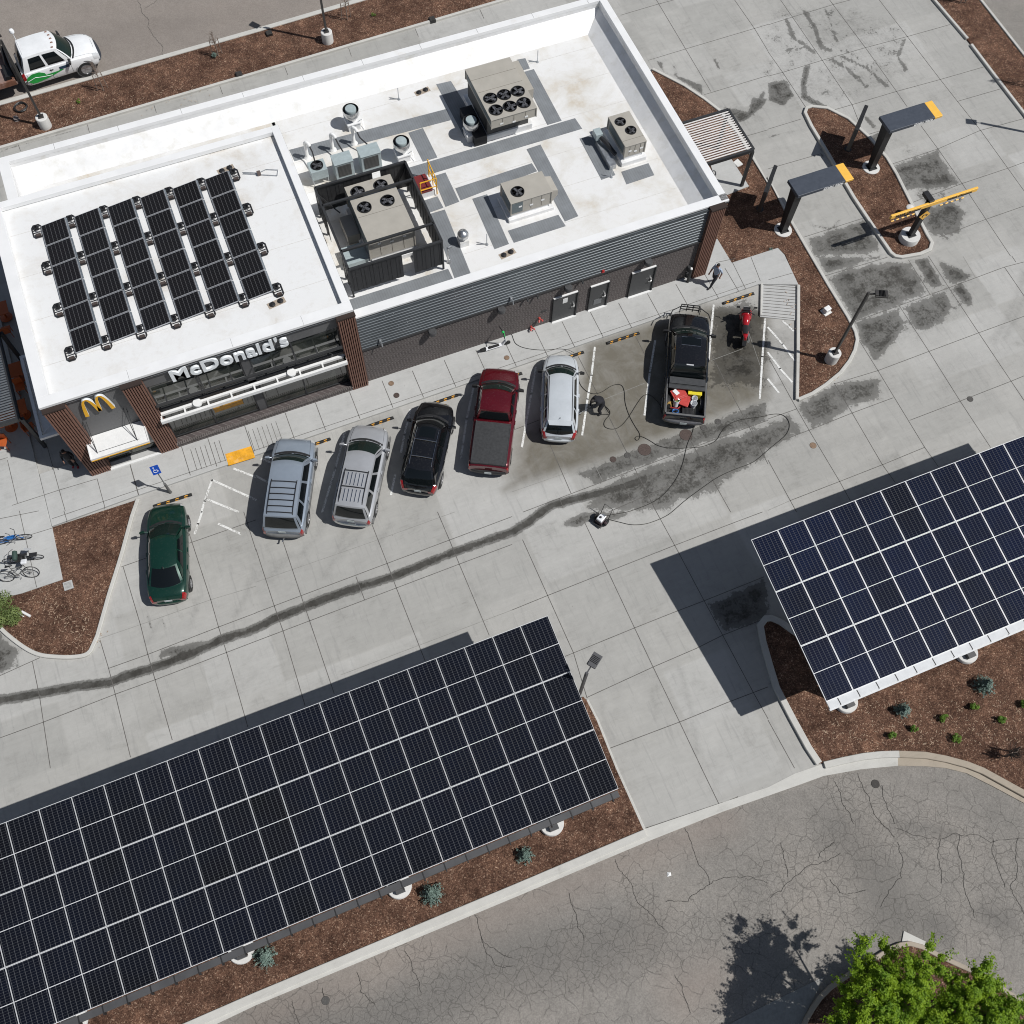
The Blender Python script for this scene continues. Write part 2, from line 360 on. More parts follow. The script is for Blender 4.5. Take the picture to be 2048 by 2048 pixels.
scuffs=[(T_(3,1,1932,120,1890,300,1800,480,1700,640),.22),(T_(3,1,1932,300,1860,480,1780,620),.2),(T_(3,1,900,1000,1250,920,1500,780),.5),(T_(3,0,1500,1300,1700,1700),.5),(T_(3,0,1350,1150,1550,1500),.4),
 (T_(1,2,330,330,450,180,520,60),.2),(T_(1,2,520,480,620,300,680,120),.22),(T_(1,2,930,230,1010,100),.18),(T_(1,2,100,500,250,330),.3),(T_(1,2,640,300,760,190),.25),(T_(0,2,1110,990,1200,830),.15),(T_(0,2,1760,800,1850,640,1920,450),.14),(T_(0,2,1450,820,1500,650),.12),
 (T_(2,2,1270,1180,1300,1300,1350,1500,1400,1800),.15),(T_(2,2,1050,1350,1100,1550),.12),(T_(2,2,670,1450,700,1600,760,1750),.1),(T_(2,1,150,1680,200,1640,200,1700,150,1710),.12),(T_(2,0,1260,290,1450,400),.5),(T_(2,0,1000,200,1200,250),.5),(T_(2,0,850,250,1100,330),.4),(T_(3,0,1500,150,1600,500),.5),
 (T_(1,2,0,1500,500,1300,1500,900),.35),(T_(0,2,200,1900,1000,1650,1900,1250),.5),(T_(2,2,300,500,700,300,1200,180),.5),(T_(3,1,300,1500,900,1300),.4)]
def sct(X,Y):
    f=np.zeros_like(X)
    for p,wd in scuffs: f=np.maximum(f,line_f(X,Y,p,wd,wd*.6+.05)*(1 if wd<.35 else .55))
    return f
def lot_fields(X,Y):
    wet=np.zeros_like(X)
    wet=np.maximum(wet,1.08*line_f(X,Y,stream,.42,.15))
    for p,s in wetpolys: wet=np.maximum(wet,.79*poly_f(X,Y,p,max(s,.15)))
    for p,v_ in ((T_(3,0,60,0,620,20,1100,180,1150,560,900,700,520,820,250,760,-100,700,-100,200),.37),(T_(3,0,880,960,1500,1300,1560,1800,1250,1932,1200,1700,1000,1400),.42),(T_(2,0,1560,800,1932,620,1932,1000,1700,1000),.36),(T_(3,1,350,0,1300,0,1600,350,1400,560,1000,700,800,900,640,500),.42),(T_(2,1,1500,380,1932,300,1932,1050,1500,1000),.38),(T_(3,1,0,480,190,560,190,1000,0,1050),.4),(T_(2,2,-300,60,600,0,1000,20,300,160,0,190),.33)):
        wet=np.maximum(wet,v_*poly_f(X,Y,p,.7))
    for p,wd in wetlines: wet=np.maximum(wet,.74*line_f(X,Y,p,wd*1.25,.16))
    dirt=np.zeros_like(X)
    for p,s in dirtpoly: dirt=np.maximum(dirt,poly_f(X,Y,p,s))
    ix=np.floor((X+.9)/3.02).astype(int); iy=np.floor((Y+.25)/2.75).astype(int)
    h=np.abs(np.sin(ix*12.9898+iy*78.233)*43758.5453)%1
    return wet,dirt,.2+.65*h,sct(X,Y)
gut=T_(1,3,-2200,2706,0,1790,1932,985)+T_(2,3,1590,330,1932,210)+T_(3,3,200,140,420,60,700,10,1000,-20,1340,0,1500,40,1932,265,2400,560)
north=[W(0,0,-2500,2090),W(0,0,0,1120),W(0,0,1932,560),W(1,0,1932,0),W(2,0,1932,-560)]
lotpoly=[(p.x,p.y+.3) for p in gut]+[(75,-6),(75,60),(28.5,52.4),(14,49.6)]+[(p.x,p.y) for p in [W(1,0,1932,-40),W(0,0,1932,560),W(0,0,0,1120)]]+[(-30,46.8),(-30,8)]
lot=struct(grid_sheet('parking_lot',-30,62,-12,66,.14,0,M_lot,lambda x,y:inpoly(x,y,lotpoly),lot_fields))
def asph_fields(X,Y):
    ck=np.zeros_like(X)
    for pts,wd in ((T_(1,3,200,1900,900,1850,1500,1750,1932,1650)+T_(2,3,300,1570,900,1430,1500,1250,1932,1050),1.6),(T_(3,3,0,950,500,650,850,450,1500,600,1932,900),2.6),(T_(3,3,600,200,900,450,1400,700),2.0),(T_(3,3,1400,1200,1932,1150),1.6),(T_(2,3,900,850,1150,1300),1.0),(T_(3,3,400,1150,1300,1100),1.2),(T_(1,3,1200,1450,1932,1600)+T_(2,3,500,1250,1100,1200),1.2)):
        ck=np.maximum(ck,np.clip(1-seg_d(X,Y,pts)/wd,0,1))
    ck=np.maximum(ck,.25*(Y<8)); ck=np.where(Y>40,.0,ck)
    dk=np.zeros_like(X)
    for pts,wd in ((T_(1,3,0,1932,900,1900,1932,1500)+T_(2,3,1000,1250),1.5),(T_(3,3,560,500,800,800,950,1100),1.3),(T_(3,3,1250,1180,1330,1230),.7),(T_(2,3,1080,1200,1060,1400),.6),(T_(3,3,960,430,1400,490),.3),(T_(3,3,1640,1100,1800,1150),.6),(T_(3,3,640,400,680,430),.3),(T_(0,0,600,300,1932,100),1.2)):
        dk=np.maximum(dk,np.clip(1.2-seg_d(X,Y,pts)/wd,0,1))
    pk=np.zeros_like(X)
    for pts,wd in ((T_(1,3,0,1900,1932,1060)+T_(2,3,1600,400),1.2),(T_(2,3,1300,1700,1500,1600),1.6),(T_(0,0,0,800,1932,330),2.5)):
        pk=np.maximum(pk,.8*np.clip(1-seg_d(X,Y,pts)/wd,0,1))
    pk=np.maximum(pk,.75*np.clip((Y-40)/2,0,1)); dk=np.where(Y>40,dk*.4,dk)
    return ck,dk,pk
struct(grid_sheet('road_asphalt',-32,64,-24,72,.3,-.03,M_asph,None,asph_fields))
g=MB(); g.add([(-600,-600,-.06),(600,-600,-.06),(600,600,-.06),(-600,600,-.06)],[(0,1,2,3)]); struct(g.build('ground',M_asph))
# strips ----------------------------------------------------------------
def strip(mb,pts,wd,z,jit=0):
    pts=[Vector((p[0],p[1],0)) for p in pts]
    for a,b in zip(pts[:-1],pts[1:]):
        d=(b-a); 
        if d.length<1e-4: continue
        n=Vector((-d.y,d.x,0)).normalized()*wd/2; e=d.normalized()*wd*.3
        a2=a-e;b2=b+e
        mb.add([(q.x,q.y,z) for q in (a2-n,b2-n,b2+n,a2+n)],[(0,1,2,3)])
def offset(pts,d,closed=False):
    out=[];n=len(pts)
    for i in range(n):
        a=pts[i-1] if (i>0 or closed) else None; c=pts[(i+1)%n] if (i<n-1 or closed) else None; p=pts[i]
        ns=[]
        for q0,q1 in ((a,p),(p,c)):
            if q0 is None or q1 is None: continue
            t=Vector((q1[0]-q0[0],q1[1]-q0[1])); 
            if t.length>1e-6: t.normalize(); ns.append(Vector((-t.y,t.x)))
        m=sum(ns,Vector((0,0))); m=m.normalized() if m.length>1e-6 else ns[0]
        k=1/max(.5,m.dot(ns[0])); out.append((p[0]+m.x*d*k,p[1]+m.y*d*k))
    return out
def smooth_pts(pts,it=2,closed=False):
    pts=[Vector((p[0],p[1])) for p in pts]
    for _ in range(it):
        new=[]; n=len(pts)
        for i in range(n if closed else n-1):
            a=pts[i]; b=pts[(i+1)%n]; new+= [a*.75+b*.25,a*.25+b*.75]
        if not closed: new=[pts[0]]+new+[pts[-1]]
        pts=new
    return pts
def kerb(name,pts,wd=.17,h=.14,closed=False,mat=None,z0=-.05,side=0):
    a=offset(pts,side+wd/2,closed); b=offset(pts,side-wd/2,closed); mb=MB(); n=len(pts)
    for i in range(n if closed else n-1):
        j=(i+1)%n
        A,B,C,D=b[i],b[j],a[j],a[i]
        e=.02
        vs=[(*A,z0),(*B,z0),(*C,z0),(*D,z0)]
        ia,ib=offset(pts,side+wd/2-e,closed),offset(pts,side-wd/2+e,closed)
        vs+=[(*A,h-e),(*B,h-e),(*C,h-e),(*D,h-e),(*ib[i],h),(*ib[j],h),(*ia[j],h),(*ia[i],h)]
        fs=[(0,1,5,4),(2,3,7,6),(4,5,9,8),(6,7,11,10),(8,9,10,11)]
        if not closed and i==0: fs+=[(3,0,4,7),(7,4,8,11)]
        if not closed and i==n-2: fs+=[(1,2,6,5),(5,6,10,9)]
        mb.add(vs,fs)
    return struct(mb.build(name,mat or M_kerb,merge=.0005))
jm=MB(); jf=MB()
J=[(2,2,'80 210 465 1065 565 1400|530 40 725 450 925 875 1065 1170 1265 1585 1430 1932|1090 0 1230 255 1450 670 1590 930 1820 1360 1932 1560|0 740 270 630 725 450 1220 255 1690 75 1890 0|400 1090 925 875 1240 750 1450 670 1900 490|565 1400 1065 1170 1390 1030 1590 930 1870 820|720 1790 1265 1585 1620 1440 1932 1320'),
(2,3,'1430 0 1590 330|990 460 1590 260'),(3,2,'0 1570 200 1932'),
(1,2,'0 975 1530 395 1932 245|0 760 340 632 990 388 1460 212 1932 35|0 280 140 715 205 900 370 1460|200 210 340 632 405 822 590 1370|870 80 990 388 1060 575 1275 1120|1370 0 1460 212 1535 395 1760 930|755 490 820 665'),
(2,1,'285 1420 445 1790|930 600 1010 760|500 760 640 1030 1090 1932|1500 730 1640 1010 1790 1290 1932 1570|1340 1380 1650 1932|820 1660 890 1830|85 1932 930 1610 1530 1385 1932 1240|730 1932 1470 1610 1932 1435|20 1310 200 1240|360 1830 385 1900'),
(3,1,'690 640 830 865 1180 1440 1285 1590|500 960 635 1185 860 1570 960 1710|215 1150 310 1315 540 1700 620 1845|0 1540 165 1840 215 1932|990 375 1215 720 1450 1095 1680 1445|1060 30 1220 285|1210 0 1365 240 1590 580 1835 945 1932 1090|1785 85 1932 300|1840 0 1870 45|0 1230 215 1155|0 1430 310 1315 635 1185 945 1070|500 965 830 865 1215 720 1590 580 1932 455|640 500 1365 240 1780 85 1932 45|430 150 900 10|170 1845 545 1700 865 1575 1180 1445|1070 1240 1450 1095 1835 945 1932 905|0 760 165 1060 215 1150'),
(3,0,'95 0 185 130 410 455 635 790 725 1020|465 0 735 360 970 690 1050 805|1155 950 1280 1120 1465 1385 1645 1655 1830 1932|840 0 1055 280 1300 600 1430 765 1605 985 1810 1270 1932 1440|0 390 110 545 285 810|0 188 180 130 490 35 620 0|0 575 115 545 410 455 735 360 1055 275 1375 185|480 835 635 790 970 690 1300 600 1630 505|0 975 245 900|0 1275 400 1160|740 1020 870 980|900 1250 1280 1125 1600 985 1932 895|1085 1530 1465 1385 1810 1270 1932 1225|270 1790 740 1640|1290 1790 1645 1655 1932 1555|1430 765 1932 620'),
(2,0,'1090 0 1310 370 1500 690|1680 0 1830 215 1932 385|820 115 1090 35 1220 0|1030 455 1310 370 1830 215 1932 185|1450 715 1932 570|1760 1030 1932 980'),
(0,2,'930 415 1060 850 1115 1070 1300 1720|1430 170 1590 660 1650 870 1710 1060 1870 1620|245 1130 300 1400 380 1932|755 965 820 1180 870 1375 985 1850|1840 0 1932 290|0 1235 300 1100|0 1705 330 1585 870 1375 1175 1265 1710 1060 1932 975|820 1180 1115 1075 1650 868 1932 762|915 415 1110 345|1430 235 1860 85 1932 60|1370 30 1430 170'),
(0,0,'650 905 675 1000|1150 755 1180 850|1645 610 1680 710|130 1070 155 1140'),(1,0,'205 475 240 565|690 335 720 425|1190 190 1225 275|1680 50 1720 140')]
FA=[(1,2,'0 530 920 210 1500 0|640 1230 1932 740'),(2,1,'0 1780 750 1520 1450 1250 1932 1080|700 1080 1000 960|1500 790 1740 700|620 1570 685 1700|1780 560 1932 1000'),(0,2,'740 960 1060 850 1590 662 1932 560'),(3,1,'1470 0 1565 160|0 1920 170 1845'),(3,2,'0 1300 60 1280')]
for mb,lst,wd in ((jm,J,.03),(jf,FA,.022)):
    for c,r,s in lst:
        for pl in s.split('|'):
            v=list(map(float,pl.split())); strip(mb,[W(c,r,v[i],v[i+1]) for i in range(0,len(v),2)],wd,.004)
struct(jm.build('pavement_joints',M_joint)); struct(jf.build('pavement_score_lines',M_faint))
# mulch beds -------------------------------------------------------------
def bed(name,pts,z=.07): 
    mb=MB(); mb.prism([(p[0],p[1]) for p in pts],-.05,z); return struct(mb.build(name,M_mulch))
# front left bed
k1=T_(0,2,1045,-90,1000,40,930,300,900,400,830,620,740,940,690,1050)+T_(0,2,655,1085,560,1100,430,1098,300,1085,190,1030,60,930,-20,850,-250,790)
k1s=k1[:6]+[Vector((p.x,p.y,0)) for p in smooth_pts(k1[6:],2)]
bed('mulch_bed',k1+T_(0,2,-300,760,0,660,170,620,480,515,400,120)); kerb('kerb',k1s)
# entrance planting bed by the lamp
k2=T_(2,0,1060,530,1300,655,1450,755,1560,840,1700,1010,1810,1190,1932,1400)+T_(3,0,0,1360,150,1640,300,1900)+T_(3,1,450,225,600,470,655,580,668,640,650,720,610,800,540,890,430,980,330,1045,225,1090)
kerb('kerb',k2); k2b=T_(3,1,215,1090,222,700,225,230)
kerb('kerb',k2b,.16,.16)
bed('mulch_bed',k2+T_(3,1,225,230,130,0)+T_(3,0,80,1880)+T_(2,1,1655,60)+T_(2,0,1540,1800)+[Vector((22.3,30,0)),Vector((22.3,36,0))])
# drive through island
k3=[O(x,y) for x,y in ((1518,215),(1521,206),(1530,203),(1560,206),(1600,226),(1640,262),(1672,300),(1690,330),(1720,390),(1748,445),(1757,460),(1753,473),(1735,481),(1700,487),(1688,485),(1680,479),(1660,450),(1610,375),(1560,290),(1530,240))]
bed('mulch_bed',offset(k3,0,True)); kerb('kerb',k3,.18,.15,True)
# north strip
k4=[W(0,0,-2000,1370),W(0,0,0,795),W(0,0,1932,245),W(1,0,900,-20),W(1,0,2600,-490)]
k5=[W(0,0,-2000,1690),W(0,0,0,1125),W(0,0,1932,560),W(1,0,1932,-10),W(2,0,1932,-560)]
bed('mulch_bed',k4+k5[::-1]); kerb('kerb',k4,.2,.13,side=0); kerb('kerb',k5,.16,.15)
gp=MB(); gp.prism([tuple(p) for p in offset(k4,.0)]+[tuple(p) for p in offset(k4,.32)][::-1],-.05,.0); struct(gp.build('gutter',M_kerb))
# north east beds
k6a=[W(3,0,1235,-10),W(3,0,1500,300)]; k6b=[W(3,0,1530,345),W(3,0,1700,570),W(3,0,1932,870),W(3,0,2500,1640)]
k7=[W(3,0,1590,-5),W(3,0,1932,430),W(3,0,2500,1160)]
bed('mulch_bed',[W(3,0,1235,-10),W(3,0,1510,315),W(3,0,1932,865),W(3,0,2500,1640)]+k7[::-1]); kerb('kerb',k6a);kerb('kerb',k6b);kerb('kerb',k7)
ra=MB(); ra.prism([tuple(p[:2]) for p in [W(3,0,1590,-200)]+k7]+[(70,44),(62,62)],-.05,.012); struct(ra.build('side_road',M_asph))
# bottom left bed (under the carport) with kerb and gutter pan
g0=[W(0,3,-2200,3490),W(0,3,0,2590),W(1,3,0,1690),W(1,3,1932,885),W(2,3,0,885),W(2,3,990,470)]
bed('mulch_bed',g0+[W(2,2,780,1932),W(2,2,640,1580),W(2,2,560,1420),W(2,2,535,1395),(6.2,7.6),(-30,7.6)])
kl=MB()
pan=[W(0,3,-2200,3500),W(1,3,0,1685),W(1,3,1932,880),W(2,3,995,462),W(2,3,1560,270),W(2,3,1932,145)]
pan2=[W(0,3,-2200,3760),W(1,3,0,1790),W(1,3,1932,985),W(2,3,1010,560),W(2,3,1590,330),W(2,3,1932,210)]
pan=pan[:5]+[W(2,3,1932,145),W(3,2,200,1975),W(3,2,415,1900),W(3,2,560,1865),W(3,2,710,1835),W(3,2,850,1818),W(3,2,980,1815)]
pan2=pan2[:5]+[W(2,3,1932,210),W(3,3,200,140),W(3,3,420,60),W(3,3,700,10),W(3,2,980,1915)]
kl.prism([p[:2] for p in pan]+[p[:2] for p in pan2[::-1]],-.05,.012); struct(kl.build('gutter',M_kerb))
tp=[W(3,2,980,1815),W(3,2,1180,1822),W(3,2,1340,1855),W(3,2,1500,1896),W(3,2,1620,1943),W(3,3,1760,88),W(3,3,1932,185),W(3,3,2500,485)]; tp2=[W(3,2,980,1915),W(3,2,1180,1918),W(3,3,1340,0),W(3,3,1500,40),W(3,3,1700,140),W(3,3,1932,265),W(3,3,2500,580)]
kl=MB(); kl.prism([p[:2] for p in tp]+[p[:2] for p in tp2[::-1]],-.05,.012); struct(kl.build('gutter',M_tankerb))
kerb('kerb',[W(0,3,-2200,3490),W(1,3,0,1690),W(1,3,1932,885),W(2,3,992,465)],.3,.13,side=-.15)
kerb('kerb',[W(2,3,992,465),W(2,2,780,1932),W(2,2,640,1580),W(2,2,560,1420)],.18,.06,side=.0)
# right bed beneath the east carport
k8=[W(2,2,2400,720),W(3,2,300,980),W(3,2,180,900),W(3,2,90,835),W(3,2,20,805),W(2,2,1910,810),W(2,2,1870,860),W(2,2,1890,980),W(2,2,1932,1130),W(3,2,60,1330),W(3,2,180,1560),W(3,2,300,1780),W(3,2,380,1900)]
kk=[W(3,2,415,1895),W(3,2,560,1860),W(3,2,710,1830),W(3,2,850,1815),W(3,2,980,1812)]
kt=[W(3,2,980,1812),W(3,2,1180,1820),W(3,2,1340,1850),W(3,2,1500,1893),W(3,2,1620,1940),W(3,3,1760,85),W(3,3,1932,180),W(3,3,2500,480)]
bed('mulch_bed',k8[2:]+kk+kt[1:]+[(46,12),(20,12)])
kerb('kerb',k8,.28,.15); kerb('kerb',kk,.28,.14,side=-.1); kerb('kerb',kt,.28,.14,mat=M_tankerb,side=-.1)
def ribbon(name,a,d,mat,z): 
    mb=MB(); b=offset(a,-d); mb.prism([tuple(p[:2]) for p in a]+[tuple(p) for p in b[::-1]],-.05,z); return struct(mb.build(name,mat))

# median planter at lower right
k9=smooth_pts([W(3,3,240,2010),W(3,3,300,1860),W(3,3,420,1690),W(3,3,600,1560),W(3,3,800,1440),W(3,3,960,1340),W(3,3,1100,1320),W(3,3,1330,1440),W(3,3,1600,1560),W(3,3,1932,1780),W(3,3,2300,2100)],1)
bed('mulch_bed',list(k9)+[(30,-22),(5,-22)]); kerb('kerb',k9,.18,.13,mat=M_tankerb)
ps=MB(); ps.prism([W(3,3,a,b)[:2] for a,b in ((1025,1230),(1190,1310),(1150,1420),(1010,1400),(1010,1310))],-.05,.02); ps.prism([W(3,3,a,b)[:2] for a,b in ((880,1370),(970,1335),(1000,1400),(900,1480))],-.05,.02); struct(ps.build('concrete_patch',M_kerb))
dk=MB(); dk.prism([W(2,3,1500,2010)[:2],W(2,3,1932,1780)[:2],W(3,3,430,1570)[:2],W(3,3,260,1900)[:2],W(3,3,200,2300)[:2],W(2,3,1500,2400)[:2]],-.05,-.012); struct(dk.build('median_gutter',M_lot))
# sidewalks ---------------------------------------------------------------
sw=MB(); A=W(2,1,1870,215,.12)
front=[(-30,26.6),(-30,24.0)]
sw.prism([(-11.51,24.2),(-7.5,24.31),(24.45,24.50),W(3,1,225,225)[:2],W(3,1,120,0)[:2],W(3,0,70,1880)[:2],W(2,1,1655,60)[:2],W(2,0,1545,1810)[:2],(22.0,27.2),(-11.5,27.0)],-.05,.12)
sw.prism([(-11.52,24.2),(-11.52,40.0),(-26,40),(-26,15),W(0,2,-400,740)[:2],W(0,2,0,660)[:2],W(0,2,170,620)[:2],W(0,2,480,515)[:2],W(0,2,400,120)[:2]],-.05,.12)
struct(sw.build('sidewalk',M_walk,bevel=.02))
rp=MB(); R0=W(2,1,1885,212);R1=W(3,1,222,232);R2=W(3,1,205,490);R3=W(2,1,1870,462)
rp.prism([p[:2] for p in (R0,R1,R2,R3)],-.05,.05); struct(rp.build('ramp',M_walk))
sj=MB()
for x in (-7.53,-5.1,-3.85,-2.07,-.1,1.4,3.1,4.75,6.3,7.95,9.6,11.1,12.75,14.2,15.75,17.3,18.9,20.5,22.15,23.3):
    strip(sj,[(x,24.42 if x>-6 else 24.3),(x,26.0)],.03,.124)
strip(sj,[(-11.4,24.55),(24.4,24.68)],.025,.124)
for i in range(7): strip(sj,[(-4.75+i*.225,24.55),(-4.75+i*.225,25.7)],.025,.125)
for i in range(7): strip(sj,[(-2.0+i*.225,24.55),(-2.0+i*.225,25.7)],.022,.125)
for i in range(11):
    a=R0.lerp(R3,(i+.5)/11); b=R1.lerp(R2,(i+.5)/11); strip(sj,[a.lerp(b,.06),b.lerp(a,.04)],.03,.054)
for pl in (T_(0,1,65,1550,140,1870),T_(0,1,365,1450,455,1775,500,1932),T_(0,1,740,1690,800,1910),T_(0,1,0,1550,65,1530),T_(0,1,100,1890,455,1775,740,1690),T_(0,1,990,1595,1050,1810),T_(0,2,155,0,285,575),T_(0,2,490,0,515,80),T_(0,2,205,190,400,130),T_(0,2,0,60,300,0),T_(3,1,0,190,180,140),T_(2,1,1540,60,1680,30),T_(2,1,1800,20,1870,200),T_(2,1,1660,60,1760,260)):
    strip(sj,pl,.025,.125)
struct(sj.build('sidewalk_joints',M_joint))
kerb('ramp_kerb',[W(2,1,1880,212),W(2,1,1875,455)],.1,.13)
# painted stall lines ------------------------------------------------------
def paint_mat():
    m,nt,b=newmat('stall_paint'); P=GP(nt); n=noise_(nt,P,14,6,.8); n2=noise_(nt,P,2,3,.6)
    f=ramp(nt,math_(nt,'ADD',math_(nt,'MULTIPLY',n,.75),math_(nt,'MULTIPLY',n2,.25)),[(.42,(0,)*3),(.5,(1,)*3)])
    L(nt,mixc(nt,f,(.30,.29,.27),(.74,.74,.72)),b.inputs['Base Color']); b.inputs['Roughness'].default_value=.8; return m
M_paint=paint_mat(); pl=MB()
for c,r,s in ((2,1,'625 690 600 900 570 1080 530 1350|1522 370 1500 600 1485 780|180 840 145 1040 75 1440|1080 640 1040 880 1000 1200|1910 475 1890 760 1870 1075'),
 (3,1,'0 540 110 665 200 790|110 490 190 565|0 730 90 850 180 950|0 930 80 1030'),
 (1,1,'1640 1000 1590 1230 1545 1530|1165 1160 1120 1350 1095 1480|670 1330 600 1600 500 1932|1050 1650 1020 1800|40 1530 190 1590|0 1660 110 1720'),
 (0,1,'1600 1690 1545 1850|1600 1690 1932 1840|1765 1605 1932 1670|1560 1835 1800 1932|1545 1850 1520 1932'),
 (0,2,'1525 0 1495 90 1470 165|1650 90 1815 165')):
    for q in s.split('|'):
        v=list(map(float,q.split())); strip(pl,[W(c,r,v[i],v[i+1]) for i in range(0,len(v),2)],.1,.008)
struct(pl.build('stall_lines',M_paint))
ym=pm('tactile_yellow',(.75,.36,.02),.7,var=.25,scale=4,grime=((.8,.5,.2),2.5,.55)); yp=MB()
yp.prism([W(0,1,1700,1495,.12)[:2],W(0,1,1895,1435,.12)[:2],W(0,1,1925,1520,.12)[:2],W(0,1,1725,1582,.12)[:2]],.1,.13)
for i in range(12):
    for j in range(7):
        a=W(0,1,1700,1495,.13).lerp(W(0,1,1895,1435,.13),(i+.5)/12); b=W(0,1,1725,1582,.13).lerp(W(0,1,1925,1520,.13),(i+.5)/12); p=a.lerp(b,(j+.5)/7)
        yp.lathe([(.02,0),(.014,.006)],6,(p.x,p.y,.13))
tag(yp.build('tactile_pad',ym),'yellow bumpy warning pad set in the sidewalk beside the accessible stall','warning pad')
# asphalt cracks as fine irregular strips
ckm=MB()
def crack(pts,wd=.02):
    P=[Vector((p.x,p.y,0)) for p in pts]
    for _ in range(4):
        Q=[P[0]]
        for a,b in zip(P[:-1],P[1:]):
            m=(a+b)/2; l=(b-a).length; n=Vector((-(b-a).y,(b-a).x,0)).normalized(); Q+=[m+n*random.uniform(-.13,.13)*l,b]
        P=Q
    strip(ckm,P,wd,-.022)
for c,r,s in ((2,3,'780 690 900 870 1000 1060 1150 1220|1305 455 1370 620 1490 880|1490 880 1330 1010 1160 1010|430 940 490 1110 545 1290|1230 1560 1300 1720 1350 1850|1490 880 1800 820 1932 870'),
 (1,3,'1120 1380 1180 1530 1250 1700|1650 1110 1700 1270 1800 1480 1932 1500|760 1540 790 1690 900 1790|270 1760 330 1932|500 1660 520 1740|1700 1270 1850 1400 1932 1430'),
 (3,3,'680 40 770 220 850 400 960 520|500 100 570 280 650 420|860 130 900 300 960 420|960 450 1420 490 1932 530|100 560 130 700 150 820|380 680 440 600 500 560|300 740 550 640|20 980 300 740|470 840 540 940 740 920|1300 500 1310 870|980 560 1010 830 850 1050|1450 500 1480 900 1560 1130|1700 530 1790 900|1890 530 1830 900 1932 1100'),
 (0,0,'1040 0 1110 130 1170 280 1230 430|1090 60 1180 0')):
    for q in s.split('|'):
        v=list(map(float,q.split())); crack([W(c,r,v[i],v[i+1]) for i in range(0,len(v),2)])
struct(ckm.build('asphalt_cracks',pm('crack',(.07,.065,.06),.95)))
# ================================================================ RESTAURANT
def tpo(name='roof_membrane',cc=((.52,.46,.38),(.68,.665,.64),(.75,.75,.745)),lo_=.33):
    m,nt,b=newmat(name); P=GP(nt)
    n1=noise_(nt,P,.45,6,.65,.4); n2=noise_(nt,P,3.5,6,.7); n3=noise_(nt,P,40,2,.6)
    c=ramp(nt,n1,[(lo_-.05,cc[0]),(lo_+.06,cc[1]),(lo_+.18,cc[2])])
    c=mixc(nt,ramp(nt,n2,[(.52,(0,)*3),(.78,(.55,)*3)]),c,(.60,.565,.52))
    c=mixc(nt,.2,c,ramp(nt,n3,[(.3,(.6,)*3),(.7,(.85,)*3)]))
    at=N(nt,'ShaderNodeTexVoronoi'); at.inputs['Scale'].default_value=.9; L(nt,P,at.inputs['Vector'])
    L(nt,c,b.inputs['Base Color']); b.inputs['Roughness'].default_value=.6; b.inputs['Specular IOR Level'].default_value=.3; return m
M_tpo=tpo(); M_tpo2=tpo('kitchen_roof_membrane',((.53,.46,.36),(.65,.63,.59),(.74,.735,.725)),.37); M_cope=pm('white_coping',(.79,.79,.79),.45,var=.04,scale=1.2,grime=((.7,.67,.62),1.1,.62))
M_para=pm('white_parapet_membrane',(.76,.76,.76),.5,var=.07,scale=1.5,grime=((.66,.65,.62),1.6,.52))
M_char=pm('charcoal_panel',(.085,.085,.088),.55,var=.1); M_dk=pm('dark_frame',(.035,.036,.038),.45); M_door=pm('door_grey',(.055,.056,.058),.5,var=.12)
M_trim=pm('white_trim',(.78,.78,.77),.45,var=.05); M_galv=pm('galvanised',(.50,.52,.54),.38,metal=.75,var=.2,scale=5)
M_black=pm('black_plastic',(.018,.018,.02),.5); M_steel=pm('stainless',(.62,.62,.62),.28,metal=.9,var=.15)
M_yel=pm('safety_yellow',(.80,.42,.02),.5,var=.1); M_red=pm('dark_red',(.18,.025,.025),.5)
def slatmat():
    m,nt,b=newmat('slat_wood'); P=GP(nt); s=N(nt,'ShaderNodeSeparateXYZ'); L(nt,P,s.inputs[0])
    n=noise_(nt,P,5,4,.6); L(nt,ramp(nt,n,[(.3,(.16,.082,.06)),(.7,(.24,.125,.09))]),b.inputs['Base Color']); b.inputs['Roughness'].default_value=.65; return m
M_slat=slatmat(); M_slatgap=pm('slat_backing',(.03,.018,.014),.8)
def brick():
    m,nt,b=newmat('dark_brick'); P=GP(nt); s=N(nt,'ShaderNodeSeparateXYZ'); L(nt,P,s.inputs[0]); cb=N(nt,'ShaderNodeCombineXYZ')
    L(nt,math_(nt,'ADD',s.outputs[0],s.outputs[1]),cb.inputs[0]); L(nt,s.outputs[2],cb.inputs[1])
    t=N(nt,'ShaderNodeTexBrick'); t.inputs['Scale'].default_value=1; t.inputs['Brick Width'].default_value=.30; t.inputs['Row Height'].default_value=.1; t.inputs['Mortar Size'].default_value=.014; t.inputs['Mortar Smooth'].default_value=.2
    t.inputs['Color1'].default_value=(.068,.055,.054,1); t.inputs['Color2'].default_value=(.10,.082,.08,1); t.inputs['Mortar'].default_value=(.19,.175,.165,1)
    L(nt,cb.outputs[0],t.inputs['Vector']); L(nt,t.outputs[0],b.inputs['Base Color']); b.inputs['Roughness'].default_value=.85; return m
M_brick=brick()
def glassmat():
    m,nt,b=newmat('window_glass'); P=GP(nt); n=noise_(nt,P,.8,3,.5)
    L(nt,ramp(nt,n,[(.35,(.012,.016,.016)),(.65,(.05,.055,.045))]),b.inputs['Base Color']); b.inputs['Roughness'].default_value=.04; b.inputs['IOR'].default_value=1.75; b.inputs['Specular IOR Level'].default_value=.8; return m
M_glass=glassmat()
rest=thing('restaurant_building','long white-roofed restaurant building with dark brick and siding front','restaurant',(0,0,0))
X0,XM,X1,Y0,Y1=-9.33,4.1,22.45,26.2,40.74
ZD,ZR=6.07,5.3
